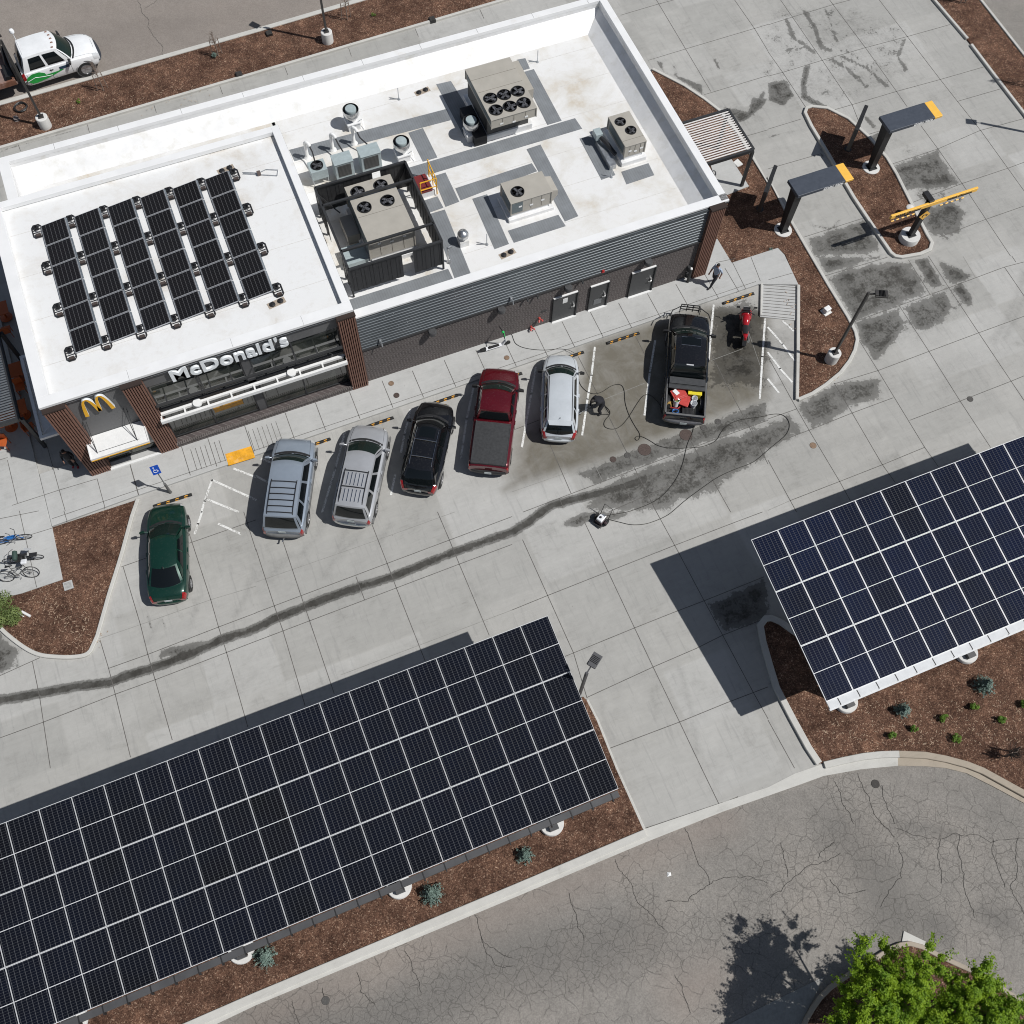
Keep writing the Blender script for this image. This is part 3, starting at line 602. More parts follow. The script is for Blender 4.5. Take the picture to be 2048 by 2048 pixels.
c=MB(); c.b2(-9.15,3.95,26.55,37.3,0,5.72); c.b2(-8.6,22.25,30,40.55,0,4.1); c.b2(4,22.25,26.35,31,0,4.1); c.build('wall',M_char,rest)
c=MB(); c.b2(4.1,21.4,26.215,26.4,0,3.0); c.build('brick_wall',M_brick,rest)
c=MB(); c.b2(-5.25,3.35,26.02,26.4,0,.36); c.build('brick_wall',M_brick,rest)
c=MB(); 
for i in range(86): c.b2(-5.25+i*.1,-5.25+i*.1+.075,25.97,26.12,.36,.42)
c.build('brick_sill',pm('sill_brick',(.13,.115,.11),.8,var=.3),rest)
# siding: horizontal corrugation
c=MB(); prof=[]; z=2.98
while z<5.12:
    prof+=[(26.15,z),(26.15,z+.03),(26.172,z+.045),(26.172,z+.19)]; z+=.2
prof.append((26.15,z))
for (ya,za),(yb,zb) in zip(prof[:-1],prof[1:]): c.add([(4.1,ya,za),(21.42,ya,za),(21.42,yb,zb),(4.1,yb,zb)],[(0,1,2,3)])
c.b2(4.1,21.42,26.21,26.4,2.96,5.15)
M_sid=pm('siding_steel',(.115,.13,.142),.42,metal=.3,var=.12,scale=.7); c.build('metal_siding',M_sid,rest)
c=MB(); c.b2(4.1,21.42,26.1,26.2,2.9,2.975); c.build('siding_trim',M_dk,rest)
# wooden slat screens
def slats(x0,x1,y,z0,z1,n,xs=None):
    c=MB(); c.b2(x0,x1,y+.1,26.56,z0,z1,1)
    w=(x1-x0)/n
    for i in range(n): c.b2(x0+i*w+.01,x0+i*w+w*.68,y,y+.098,z0,z1,0)
    for yy in np.arange(y+.12,26.5,.14):
        for xx in (x0-.012,x1): c.b2(xx,xx+.012,yy,yy+.095,z0,z1,0)
    c.b2(x0-.02,x1+.02,y-.03,26.3,z1,z1+.07,1)
    return c.build('slat_screen',[M_slat,M_slatgap],rest)
slats(-9.27,-8.37,25.98,.12,5.86,8); slats(-6.05,-5.2,25.98,.12,5.86,8); slats(3.3,4.1,26.0,.12,5.86,8); slats(21.42,22.2,26.0,.12,5.2,8)
# front panels
c=MB(); c.b2(-8.37,-6.05,26.36,26.5,2.3,5.85); c.b2(-5.2,3.3,26.36,26.5,4.95,5.86); c.b2(-8.37,-6.05,26.4,26.5,0.1,.2); c.build('front_panel',pm('front_panel',(.12,.12,.122),.5,var=.12,scale=.8),rest,split=True)
def window(x0,x1,z0,z1,y=26.45,mull=()):
    c=MB(); t=.07
    c.b2(x0,x1,y-.06,y+.04,z0,z0+t); c.b2(x0,x1,y-.06,y+.04,z1-t,z1)
    for x in (x0,*mull,x1-t): c.b2(x,x+t,y-.055,y+.035,z0+t,z1-t)
    f=c.build('window',M_dk,rest); g=MB(); g.b2(x0+.02,x1-.02,y-.02,y+.01,z0+.02,z1-.02); g.build('pane',M_glass,f); return f
window(-5.2,-1.15,.42,2.85,mull=(-3.23,)); window(-.8,3.3,.42,2.85,mull=(1.14,)); window(-5.2,-1.15,3.02,4.95,mull=(-3.2,-3.1)); window(-.8,3.3,3.02,4.95,mull=(1.1,))
c=MB(); c.b2(-1.15,-.8,26.36,26.52,.42,4.95); c.b2(-5.2,3.3,26.36,26.5,2.85,3.02); c.build('window_pier',M_char,rest)
c=MB(); c.box((-2.4,26.40,1.75),(1.35,.012,.75)); c.build('window_poster',pm('poster_orange',(.55,.27,.03),.5,var=.3),rest)
# upper sunshade
c=MB(); c.b2(-5.15,3.25,25.93,26.02,3.9,4.02)
for i in range(9): c.b2(-4.7+i*.97,-4.64+i*.97,26.02,26.4,3.92,3.99)
c.build('sunshade',M_dk,rest)
# white lower trellis
c=MB(); c.b2(-5.28,3.3,25.74,25.86,2.82,3.02); c.b2(-5.28,3.3,26.12,26.24,2.86,3.0)
for i in range(9): x=-5.26+(i*1.06 if i else 0); c.b2(x,x+.07,25.86,26.12,2.84,2.99)
c.b2(3.22,3.3,25.86,26.12,2.84,2.99); c.build('awning_frame',M_trim,rest)
for x in (-3.55,.78):
    c=MB(); c.cyl((x,26.1,3.0),.2,.1,20); c.build('awning_lamp',M_trim,rest)
# entrance
window(-8.37,-6.05,.2,2.3,y=26.42,mull=(-7.3,))
c=MB(); c.b2(-8.35,-7.3,26.3,26.42,1.02,1.06); c.b2(-8.4,-6.0,25.98,26.1,.12,.16); c.build('entrance_step',M_trim,rest)
c=MB(); c.b2(-8.58,-6.04,25.2,26.34,2.62,2.74); c.b2(-8.6,-6.02,25.18,25.22,2.6,2.78); c.b2(-8.6,-8.56,25.22,26.34,2.6,2.78);c.b2(-6.06,-6.02,25.22,26.34,2.6,2.78); cn=c.build('entrance_canopy',M_trim,rest)
c=MB(); c.b2(-8.59,-6.03,25.165,25.178,2.6,2.66); c.build('canopy_stripe',M_yel,cn)
for x in (-8.25,-6.5):
    c=MB(); c.tube([(x,25.42,2.74),(x,26.36,4.0)],.018,6); c.tube([(x,25.42,2.74),(x+.12,26.36,3.9)],.012,6); c.build('canopy_rod',M_dk,cn)
c=MB(); c.b2(-8.2,-6.4,25.45,25.47,2.741,2.75); c.build('canopy_groove',M_dk,cn)
# dining roof
c=MB(); c.b2(-9.2,3.98,26.35,37.2,5.6,5.8); c.build('roof',M_tpo,rest)
c=MB(); cw=.5; z0,z1=5.84,ZD
c.b2(X0,XM,Y0,Y0+cw,z0,z1); c.b2(X0,X0+cw,Y0+cw,37.35,z0,z1); c.b2(XM-.36,XM,Y0+cw,37.35,z0,z1); c.b2(X0+cw,XM-.36,37.0,37.35,z0,z1)
c.b2(-9.2,4,26.4,26.62,5.7,z0); c.b2(-9.2,-8.95,26.6,37.2,5.7,z0); c.b2(3.78,4.,26.6,37.2,5.7,z0); c.b2(-9,3.8,37.05,37.3,5.7,z0)
c.build('parapet',M_cope,rest,bevel=.01)
c=MB(); c.b2(X0,XM,Y0-.012,Y0-.001,5.86,5.93); c.b2(X0,XM,37.351,37.362,5.8,5.95); c.b2(XM+.001,XM+.012,Y0,37.35,5.8,6.0)
for x in (-5.6,-1.2,1.9): c.b2(x,x+.008,Y0,Y0+cw,ZD,ZD+.002)
c.build('coping_edge',M_dk,rest,split=True)
# kitchen roof: floor, cants, inner faces
c=MB(); xa,xb=-8.15,22.07; ya,yb=26.72,40.37; R=4.2
c.b2(4.05,21.15,26.8,39.5,4.05,R); c.b2(-8.15,4.2,37.3,39.5,4.05,R); c.build('roof',M_tpo2,rest,split=True)
M_seam=pm('membrane_seam',(.60,.585,.56),.7,var=.15)
for k in range(6):
    c=MB(); y=28.6+k*2.0; c.b2(4.15,21.1,y,y+.025,R,R+.003); c.build('membrane_seam',M_seam,rest)
for k in range(4):
    c=MB(); y=28.3+k*2.4; c.b2(-8.8,3.7,y,y+.025,5.8,5.803); c.build('membrane_seam',M_seam,rest)
c=MB(); cr=.93
c.add([(xa,39.45,R+.002),(21.1,39.45,R+.002),(xb,yb,4.9),(xa,yb,4.9),(xa,yb,5.1),(xb,yb,5.1)],[(0,1,2,3),(3,2,5,4)])
c.add([(21.1,39.45,R+.002),(21.1,ya,R+.002),(xb,ya,4.9),(xb,yb,4.9),(xb,yb,5.1),(xb,ya,5.1)],[(0,1,2,3),(3,2,5,4)])
c.add([(xa,37.3,4.2),(xa,yb,4.2),(xa,yb,5.1),(xa,37.3,5.1)],[(0,1,2,3)])
c.add([(4.1,ya,R),(22.07,ya,R),(22.07,ya,5.13),(4.1,ya,5.13)],[(0,1,2,3)])
c.add([(4.11,26.7,4.2),(4.11,37.32,4.2),(4.11,37.32,5.84),(4.11,26.7,5.84)],[(0,1,2,3)])
c.add([(-8.6,37.36,4.2),(4.1,37.36,4.2),(4.1,37.36,5.84),(-8.6,37.36,5.84)],[(0,1,2,3)])
c.build('parapet_lining',M_para,rest)
c=MB(); c.b2(-8.62,X1,yb,Y1,5.1,ZR); c.b2(xb,X1,26.35,yb,5.1,ZR); c.b2(XM+.01,X1,26.28,26.72,5.13,ZR); c.b2(-8.62,xa,37.37,yb,5.1,ZR)
c.b2(-8.5,22.35,yb+.05,Y1-.08,0,5.1); c.b2(22.1,22.35,26.45,40.5,4,5.1); c.b2(4.12,22.2,26.4,26.6,4,5.13); c.b2(-8.5,-8.2,37.4,40.4,4,5.1)
c.build('parapet',M_cope,rest,bevel=.01)
c=MB(); c.b2(X1+.001,X1+.013,26.28,Y1,5.08,5.2); c.b2(XM,X1,26.262,26.278,5.1,5.2)
for x in np.arange(-6,22,3.05): c.b2(x,x+.01,yb,Y1,ZR,ZR+.003)
c.build('coping_edge',M_dk,rest,split=True)
# doors
for x0,x1 in ((13.72,14.94),(15.68,16.61),(17.89,19.13)):
    c=MB(); c.b2(x0,x1,26.16,26.3,.12,2.02); d=c.build('door',M_door,rest)
    c=MB(); c.b2(x0-.03,x1+.03,26.13,26.29,2.02,2.07); c.b2(x0-.03,x1+.05,26.05,26.22,.1,.14); c.build('door_trim',M_trim,d)
    c=MB(); c.b2(x1,x1+.06,26.1,26.3,.12,2.05); c.b2(x0-.035,x0,26.13,26.3,.12,2.03); c.build('door_frame',M_dk,d)
    c=MB(); c.b2(x1-.17,x1-.1,26.08,26.16,.95,1.2); c.b2(x1-.28,x1-.1,26.07,26.1,1.0,1.04); c.build('handle',M_steel,d)
    if x0<14: c=MB(); c.b2(14.2,14.45,26.145,26.16,1.45,1.8); c.build('notice',M_trim,d)
    elif x0<16: c=MB(); c.b2(15.93,16.35,26.145,26.16,.45,.85); c.build('vent_grille',pm('louvre',(.16,.165,.17),.5),d)
for x in (7.47,10.91,14.33,18.53):
    c=MB(); c.lathe([(.0,.22),(.17,.22),(.2,.18),(.2,0),(.0,0)],20,(x,26.0,2.72)); c.b2(x-.1,x+.1,26.05,26.2,2.74,2.9); c.build('wall_lamp',pm('lamp_grey',(.07,.07,.072),.4),rest,smooth=True)
for x in (12.26,12.77,15.09):
    c=MB(); c.b2(x-.05,x+.05,26.02,26.2,2.86,2.93); c.tube([(x,26.1,2.9),(x,25.98,2.8)],.04,8); c.build('spotlight',M_dk,rest)
for x in (5.02,11.45):
    c=MB(); c.tube([(x,26.15,3.25),(x,25.9,3.3),(x-.0,25.85,3.15)],.03,6); c.b2(x-.06,x+.06,26.1,26.17,3.15,3.35); c.build('camera_bracket',M_galv,rest)
c=MB(); c.lathe([(0,.09),(.08,.08),(.11,0)],16,(16.18,26.2,2.98),Matrix.Rotation(PI/2,3,'X')); c.b2(16.13,16.23,26.12,26.2,3.0,3.14); c.build('fire_bell',pm('alarm_red',(.5,.03,.03),.4),rest,smooth=True)
for x,z in ((13.01,.82),(12.6,.3)):
    c=MB(); c.tube([(x,26.2,z),(x,26.05,z)],.06,10); c.tube([(x-.06,26.06,z+.02),(x-.1,25.95,z-.04)],.045,8); c.tube([(x+.06,26.06,z+.02),(x+.1,25.95,z-.04)],.045,8); c.build('fire_inlet',pm('alarm_red2',(.45,.07,.06),.4),rest)
c=MB(); c.b2(13.1,13.4,26.19,26.205,1.22,1.3); c.build('wall_plate',M_dk,rest)
for k in range(2):
    c=MB(); x=21.2-k*.02; c.b2(21.05,21.2,26.05,26.2,.3+k*.5,.62+k*.5); c.tube([(21.12,26.05,.4+k*.5),(21.12,25.93,.35+k*.5)],.04,8); c.build('utility_box',M_dk,rest)
# lettering
M_let=pm('letter_grey',(.80,.83,.85),.45,var=.06)
me=text_mesh("McDonald's",1.0,.06,bold=.02)
xs=[v.co.x for v in me.vertices]; ys=[v.co.y for v in me.vertices]; wx=max(xs)-min(xs); wy=max(ys)-min(ys)
sx=5.12/wx; sz=.86/wy
Mt=Matrix(((sx,0,0,-4.06-min(xs)*sx),(0,0,-1,26.24),(0,sz,0,4.98-min(ys)*sz),(0,0,0,1)))
text_obj('lettering',me,M_let,rest,Mt)
# golden arches: two arcs with flared feet
def arch(cx0,cx1,zb,zt,wf,wt):
    out=[];inn=[];n=18
    for i in range(n+1):
        t=-1+2*i/n; x=(cx0+cx1)/2+t*(cx1-cx0)/2; z=zb+(zt-zb)*(1-abs(t)**2.6)
        w=wt+(wf-wt)*abs(t)**1.5
        out.append((x,z)); inn.append(w)
    return out,inn
c=MB()
for a,b_,zl,zr in ((-7.89,-7.31,4.5,4.72),(-7.31,-6.78,4.72,4.5)):
    pts,ws=arch(a,b_,4.5,5.66,.16,.085); n=len(pts)
    L_=[];R_=[]
    for i,(x,z) in enumerate(pts):
        q0=pts[max(0,i-1)];q1=pts[min(n-1,i+1)]; t=Vector((q1[0]-q0[0],q1[1]-q0[1])).normalized(); nn=Vector((-t.y,t.x))*ws[i]/2
        zz=z
        if (a<-7.5 and i>n/2) or (a>-7.5 and i<n/2): zz=max(z,4.62)
        L_.append((x+nn.x,zz+nn.y)); R_.append((x-nn.x,zz-nn.y))
    yf,yk=26.17,26.32
    P=[[ (p[0],yf,p[1]) for p in L_],[(p[0],yf,p[1]) for p in R_]]; c.grid(P,0)
    c.grid([[(p[0],yk,p[1]) for p in L_],[(p[0],yf,p[1]) for p in L_]],1); c.grid([[(p[0],yf,p[1]) for p in R_],[(p[0],yk,p[1]) for p in R_]],1)
c.build('arch_emblem',[pm('arch_yellow',(.86,.45,.02),.4,var=.05),M_let],rest)
# roof drains and stains
def pad_mat():
    m,nt,b=newmat('walkway_pad'); P=GP(nt); n=noise_(nt,P,1.2,5,.6)
    wv=N(nt,'ShaderNodeTexWave'); wv.inputs['Scale'].default_value=2.6; wv.inputs['Distortion'].default_value=.6; wv.inputs['Detail'].default_value=1; L(nt,P,wv.inputs['Vector'])
    c=ramp(nt,n,[(.3,(.16,.17,.18)),(.7,(.22,.235,.25))]); c=mixc(nt,.18,c,mixc(nt,1,c,ramp(nt,wv.outputs[1],[(.0,(.45,)*3),(.3,(1.2,)*3)]),'MULTIPLY'))
    L(nt,c,b.inputs['Base Color']); b.inputs['Roughness'].default_value=.75; return m
M_pad=pad_mat()
PADS=[[(4.35,37.48),(12.44,37.25),(12.37,36.49),(4.38,36.71)],[(10.13,36.46),(10.9,36.49),(10.92,34.48),(10.17,34.48)],[(9.38,34.37),(18.2,34.42),(18.26,33.66),(9.39,33.62)],[(10.31,33.45),(10.96,33.46),(10.95,31.56),(10.23,31.5)],[(11.06,32.38),(15.08,32.51),(15.13,31.96),(11.04,31.61)],[(11.59,31.5),(12.35,31.5),(12.23,28.4),(11.49,28.36)],[(15.18,33.42),(15.93,33.45),(15.91,28.74),(15.19,28.67)],[(17.88,33.12),(18.68,33.13),(18.59,30.39),(17.84,30.36)],[(18.94,30.47),(20.41,30.49),(20.36,29.71),(18.86,29.67)],[(16.85,38.2),(17.54,38.2),(17.51,34.5),(16.74,34.5)],[(16.96,39.11),(17.42,39.06),(17.37,38.32),(16.88,38.32)],[(12.52,38.98),(13.29,38.93),(13.58,34.97),(12.6,35.2)],[(9.22,32.22),(10.09,32.23),(10.12,31.49),(9.27,31.44)],[(9.44,31.37),(10.14,31.36),(9.96,27.48),(9.17,27.46)],[(4.28,28.09),(9.08,28.09),(9.1,27.3),(4.34,27.2)],[(12.47,29.13),(15.06,29.15),(15.12,28.41),(12.47,28.38)]]
for p in PADS:
    c=MB(); c.prism(p,R-.01,R+.012); c.build('walkway_pad',M_pad,rest)
def stain_mat():
    m,nt,b=newmat('roof_stain'); b.inputs['Roughness'].default_value=.8
    P=GP(nt); n=noise_(nt,P,3,6,.7); L(nt,ramp(nt,n,[(.35,(.42,.31,.2)),(.65,(.68,.64,.58))]),b.inputs['Base Color']); return m
for i,(x,y,s,dk) in enumerate(((4.9,33.2,.3,1),(5.05,34.1,.22,1),(10.75,30.6,.22,1),(7.1,37.6,.25,1),(-1.0,29.6,.01,0))):
    pass
# ---- roof equipment (things standing on the roof)
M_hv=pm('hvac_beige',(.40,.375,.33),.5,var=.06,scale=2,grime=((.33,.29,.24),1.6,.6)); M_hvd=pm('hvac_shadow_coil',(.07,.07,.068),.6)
M_lgrey=pm('vent_grey_paint',(.36,.42,.43),.45,var=.1)
fan_spoke=None
def fan(parent,x,y,z,r):
    c=MB(); c.lathe([(r+.02,z-.02),(r+.02,z+.06),(r,z+.06),(r-.005,z+.005)],28,(x,y,0),None,0,False); c.lathe([(r-.005,z+.006),(0,z+.006)],28,(x,y,0)); f=c.build('fan',M_black,parent,smooth=35)
    c=MB(); c.lathe([(.1,z+.008),(.09,z+.055),(.0,z+.055)],12,(x,y,0))
    for k in range(4):
        a=k*PI/2+random.random(); M=Matrix.Rotation(a,3,'Z')@Matrix.Rotation(.12,3,'X')
        c.box(Vector((x,y,z+.035))+Matrix.Rotation(a,3,'Z')@Vector((r*.5,0,0)),(r*.7,r*.42,.008),0,0,M)
    c.build('fan_blade',pm('blade_grey',(.22,.22,.23),.35,metal=.6,var=.5,scale=4),f)
    c=MB()
    for k in range(3): c.ring((x,y,z+.065),r*(k+1)/3.2,.005,20)
    c.beam((x-r,y,z+.065),(x+r,y,z+.065),.012,.01); c.beam((x,y-r,z+.065),(x,y+r,z+.065),.012,.01); c.build('fan_guard',M_black,f)
def ac_unit(label,x0,x1,y0,y1,zb,zt,fans,r,curb=.12,seams=(),coil=None,fin=0):
    cx,cy=(x0+x1)/2,(y0+y1)/2; t=thing('air_conditioning_unit',label,'rooftop unit',(cx,cy,R),0,'beige air conditioning units on the roof')
    a,b_,e,f=x0-cx,x1-cx,y0-cy,y1-cy; zb-=R; zt-=R
    c=MB(); c.b2(a+.04,b_-.04,e+.04,f-.04,zb,zt-.03); c.b2(a,b_,e,f,zt-.03,zt)
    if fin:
        d=MB(); d.b2(a+.1,b_-.1,e+fin,f-.1,.2,zb+.02); d.build('shade_dark_core',M_hvd,t); zcut=.5; e0=e;  # near-black inset box paints the shade of the recess below the cabinet
    
    for xx in (a,b_-.05): 
        for yy in (e,f-.05): c.b2(xx,xx+.05,yy,yy+.05,zb,zt-.03)
    c.build('cabinet',M_hv,t,bevel=.008)
    c=MB(); zc=.35 if fin else zb*.55; c.b2(a+.02-curb,b_-.02+curb,e+.02+fin-curb,f-.02+curb,0,zc); c.b2(a+.08,b_-.08,e+.08+fin,f-.08,zc-.1,zb if not fin else zc+.05); c.build('curb',M_para,t,bevel=.02)
    c=MB()
    for s in seams: c.b2(a+.02,b_-.02,s-cy-.008,s-cy+.008,zt-.001,zt+.004)
    # front panel seams
    n=4
    for k in range(1,n): xx=a+(b_-a)*k/n; c.b2(xx-.01,xx+.01,e+.03,e+.042,zb+.1,zt-.12)
    if len(c.v): c.build('panel_seam',pm('seam_brown',(.16,.145,.12),.6),t,split=True)
    c=MB(); c.b2(a+.028,a+.042,e+.2,f-.2,zb+.15,zt-.15); 
    if coil: c.b2(a+coil[0],a+coil[1],e+.028,e+.042,zb+.1,zt-.12)
    c.build('coil_grille',pm('coil',(.14,.17,.18),.5,metal=.3),t)
    c=MB()
    for k in range(3): c.b2(a+(b_-a)*(.2+.27*k),a+(b_-a)*(.2+.27*k)+.16,e+.022,e+.03,zt-.45-.1*(k%2),zt-.35-.1*(k%2))
    c.build('data_plate',M_trim,t,split=True)
    for (fx,fy) in fans: fan(t,fx-cx,fy-cy,zt,r)
    return t
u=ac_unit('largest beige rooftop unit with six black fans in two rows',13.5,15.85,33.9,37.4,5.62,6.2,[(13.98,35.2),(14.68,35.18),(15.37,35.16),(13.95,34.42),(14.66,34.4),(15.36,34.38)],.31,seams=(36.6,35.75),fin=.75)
c=MB(); c.b2(1.15,1.6,-.3,1.7,1.1,1.7); c.build('intake_hood',M_hv,u); c=MB(); c.b2(-1.8,-1.17,-1.2,.9,.02,.55); c.build('duct',M_black,u)
u=ac_unit('beige rooftop unit with four fans inside the black screen',5.83,8.05,29.45,32.75,4.7,6.0,[(6.33,32.25),(7.43,32.25),(6.33,31.3),(7.43,31.3)],.3,seams=(30.85,),coil=None)
c=MB(); c.b2(-1.7,-1.12,-.2,1.0,.15,.7); c.build('side_duct',M_hv,u); c=MB(); c.b2(-2.2,-1.15,-1.5,-.5,.05,.45); c.build('intake_hood',M_lgrey,u)
u=ac_unit('beige rooftop unit with two fans near the east parapet',19.17,20.3,30.83,32.87,4.65,5.4,[(19.6,32.35),(19.85,31.68)],.24,seams=(31.2,))
c=MB(); c.b2(-1.35,-1.0,.5,.95,.4,.75); c.build('exhaust_hood',M_lgrey,u); c=MB(); c.tube([(-1.1,.5,.55),(-.95,0,.5),(-.8,-.6,.4)],.1,10); c.build('pipe',M_black,u,smooth=True)
c=MB(); c.b2(-1.3,-.95,-1.1,.6,.02,.3); c.build('duct_rail',M_galv,u)
u=ac_unit('long beige rooftop unit with a single fan',12.78,14.88,29.6,30.92,4.55,5.4,[(13.35,30.15)],.29,coil=(.08,.62))
c=MB(); c.add([(1.02,-.6,.35),(1.02,.3,.35),(1.35,.3,.8),(1.35,-.6,.8),(1.02,-.6,1.2),(1.02,.3,1.2),(1.35,.3,1.1),(1.35,-.6,1.1)],[(0,1,2,3),(3,2,6,7),(7,6,5,4),(0,3,7,4),(1,5,6,2)]); c.build('intake_hood',M_hv,u)
# screen enclosure
def enclosure():
    x0,x1,y0,y1=4.55,8.88,28.15,33.0; zb,zt=.35,2.0
    t=thing('equipment_screen','black ribbed metal screen enclosing the four-fan rooftop unit','screen',(6.7,30.6,R)); f=lambda x,y:(x-6.7,y-30.6)
    c=MB()
    for (ax,ay,bx,by) in ((x0,y0,x1,y0),(x0,y1,x1,y1),(x0,y0,x0,y1),(x1,y0,x1,y1),(x0,31.9,x1,31.9),(x0,29.2,x1,29.2)):
        A=f(ax,ay);B=f(bx,by); c.beam((*A,zt),(*B,zt),.1,.1)
    for x,y in ((x0,y0),(x1,y0),(x0,y1),(x1,y1),(x0,31.9),(x1,31.9),(x0,29.2),(x1,29.2)): A=f(x,y); c.beam((*A,0.05),(*A,zt),.08,.08)
    for x,y in ((x0,y1),(x1,y1)): A=f(x,y); s=1 if x==x0 else -1; c.beam((A[0]+s*.9,A[1]-.1,.05),(A[0],A[1]-.05,1.7),.05,.05)
    c.build('frame',M_dk,t)
    def ribs(ax,ay,bx,by,gaps=()):
        A=Vector((*f(ax,ay),0));B=Vector((*f(bx,by),0)); d=(B-A); n=int(d.length/.135); c=MB(); nn=Vector((-d.y,d.x,0)).normalized()
        for i in range(n):
            if any(g0<=i/n<g1 for g0,g1 in gaps): continue
            p=A+d*(i+.5)/n; q=nn*(.02 if i%3 else .035)
            a0=A+d*i/n+q; b0=A+d*(i+1)/n+q; c.beam((a0+b0)/2+Vector((0,0,zb)),(a0+b0)/2+Vector((0,0,zt-.05)),.15,.015,0,tuple(nn))
        c.build('ribbed_panel',pm('screen_panel',(.05,.05,.052),.4,metal=.3),t)
    ribs(x0,y0,x1,y0,((.55,.68),)); ribs(x0,y1,x1,y1,((.6,.7),)); ribs(x1,y0,x1,y1); ribs(x0,y0,x0,29.2); ribs(x0,31.2,x0,y1)
enclosure()
# upblast exhaust fans
def upblast(x,y,label):
    t=thing('exhaust_fan',label,'exhaust fan',(x,y,R),0,'spun aluminium exhaust fans')
    c=MB(); c.b2(-.3,.3,-.3,.3,0,.42); c.b2(-.34,.34,-.34,.34,.38,.45); c.build('curb',M_para,t,bevel=.01)
    c=MB(); c.lathe([(.2,.45),(.22,.6),(.35,.72),(.40,.85),(.40,1.1),(.385,1.12)],28,(0,0,0),None,0,False); c.build('windband',M_steel,t,smooth=50)
    c=MB(); c.lathe([(.27,1.0),(.27,1.14),(.25,1.17),(0,1.18)],28); c.build('motor_cover',M_lgrey,t,smooth=40)
    c=MB(); c.lathe([(.385,1.118),(.37,.98),(.2,.96),(0,.96)],28,(0,0,0),None,0,False); c.build('throat',M_black,t)
    c=MB(); c.tube([(.2,-.25,.45),(.42,-.2,.5),(.5,.0,.3),(.45,-.4,.05)],.015,5); c.build('conduit',M_galv,t)
upblast(7.73,37.82,'round metal exhaust fan nearest the back parapet'); upblast(9.34,35.05,'round metal exhaust fan beside the three small condensers'); upblast(12.93,35.1,'round metal exhaust fan against the six-fan unit')
# three small condensers with pipe goosenecks
t=thing('condenser','small square condenser with a round top fan on a stand','condenser',(5.18,35.15,R),0,'small grey rooftop units in a row')
c=MB(); c.b2(-.4,.4,-.35,.35,.45,.98); c.build('cabinet',M_lgrey,t,bevel=.01); fan(t,0,0,.98,.27)
c=MB(); 
for sx_ in(-.36,.36):
    for sy in (-.31,.31): c.beam((sx_,sy,0),(sx_,sy,.45),.03,.03)
c.build('stand',M_galv,t)
for i,(x0,x1,y,lab) in enumerate(((5.92,6.82,35.3,'grey louvred rooftop unit in the middle of the row of three'),(7.22,8.2,35.33,'grey louvred rooftop unit nearest the round exhaust fan'))):
    cx=(x0+x1)/2; t=thing('condenser',lab,'condenser',(cx,y-.4,R),0,'small grey rooftop units in a row')
    w_=(x1-x0)/2; c=MB(); c.b2(-w_,w_,-.22,.42,.12,1.15); c.b2(-w_-.02,w_+.02,-.25,.44,1.15,1.19); c.build('cabinet',M_lgrey,t,bevel=.01)
    c=MB(); c.b2(-w_+.12,w_-.14,-.235,-.215,.35,1.05)
    for k in range(10): c.b2(-w_+.12,w_-.14,-.25,-.235,.37+k*.07,.39+k*.07)
    c.build('louvre',M_hvd,t)
    c=MB(); c.beam((-w_,0,.06),(w_,0,.06),.08,.12); c.build('base_rail',M_galv,t)
for i,(x,y,ex,ey,lab) in enumerate(((5.05,36.7,5.25,35.5,'white gooseneck pipe nearest the dining roof'),(6.35,36.74,6.75,35.5,'white gooseneck pipe in the middle of three'),(7.44,36.76,8.05,35.55,'white gooseneck pipe nearest the exhaust fans'))):
    t=thing('gooseneck_pipe',lab,'vent pipe',(x,y,R),0,'white gooseneck pipes')
    c=MB(); c.lathe([(.18,0),(.13,.08),(.08,.14),(.075,.75)],14); c.tube([(0,0,.7),(0,0,.95),(.04,-.08,1.1),(.12,-.2,1.1),(.16,-.26,.98)],.085,10); c.build('riser',M_trim,t,smooth=50)
    c=MB(); c.tube([(.15,-.25,.98),(.2,-.5,.8),((ex-x)*.8,(ey-y)*.8,.6),(ex-x,ey-y,.55)],.035,7); c.build('line_set',M_black,t,smooth=True)
# gravity vent and small pipes
t=thing('roof_vent','round domed metal vent on a square white curb','roof vent',(10.25,29.2,R)); c=MB(); c.b2(-.22,.22,-.22,.22,0,.35); c.build('curb',M_para,t)
c=MB(); c.lathe([(.14,.35),(.15,.5),(.26,.52),(.26,.68),(.2,.8),(0,.86)],24); c.build('hood',M_steel,t,smooth=50)
t=thing('roof_vent','small curved metal pipe vent at the corner of the screen','roof vent',(9.25,28.45,R)); c=MB(); c.lathe([(.14,0),(.08,.1),(.055,.2)],14); c.tube([(0,0,.15),(0,0,.8),(-.03,.0,1.0)],.05,8); c.tube([(.0,0,1.0),(.16,.02,1.02)],.07,8); c.build('riser',M_steel,t,smooth=True)
for x,y,lab in ((10.42,38.7,'thin metal bracket pipe by the back parapet wall'),(17.9,38.6,'thin metal bracket pipe behind the six-fan unit'),(18.35,30.35,'thin metal bracket pipe beside the two-fan unit pad'),(11.25,28.75,'thin metal bracket pipe beside the domed roof vent')):
    t=thing('vent_pipe',lab,'pipe',(x,y,R),0,'thin pipes standing on the roof'); c=MB(); c.lathe([(.09,0),(.05,.06),(.03,.1)],10); c.tube([(0,0,0),(0.0,0,.72)],.022,6); c.tube([(0,0,.04),(-.42,.14,.06)],.018,6); c.build('riser',M_galv,t)
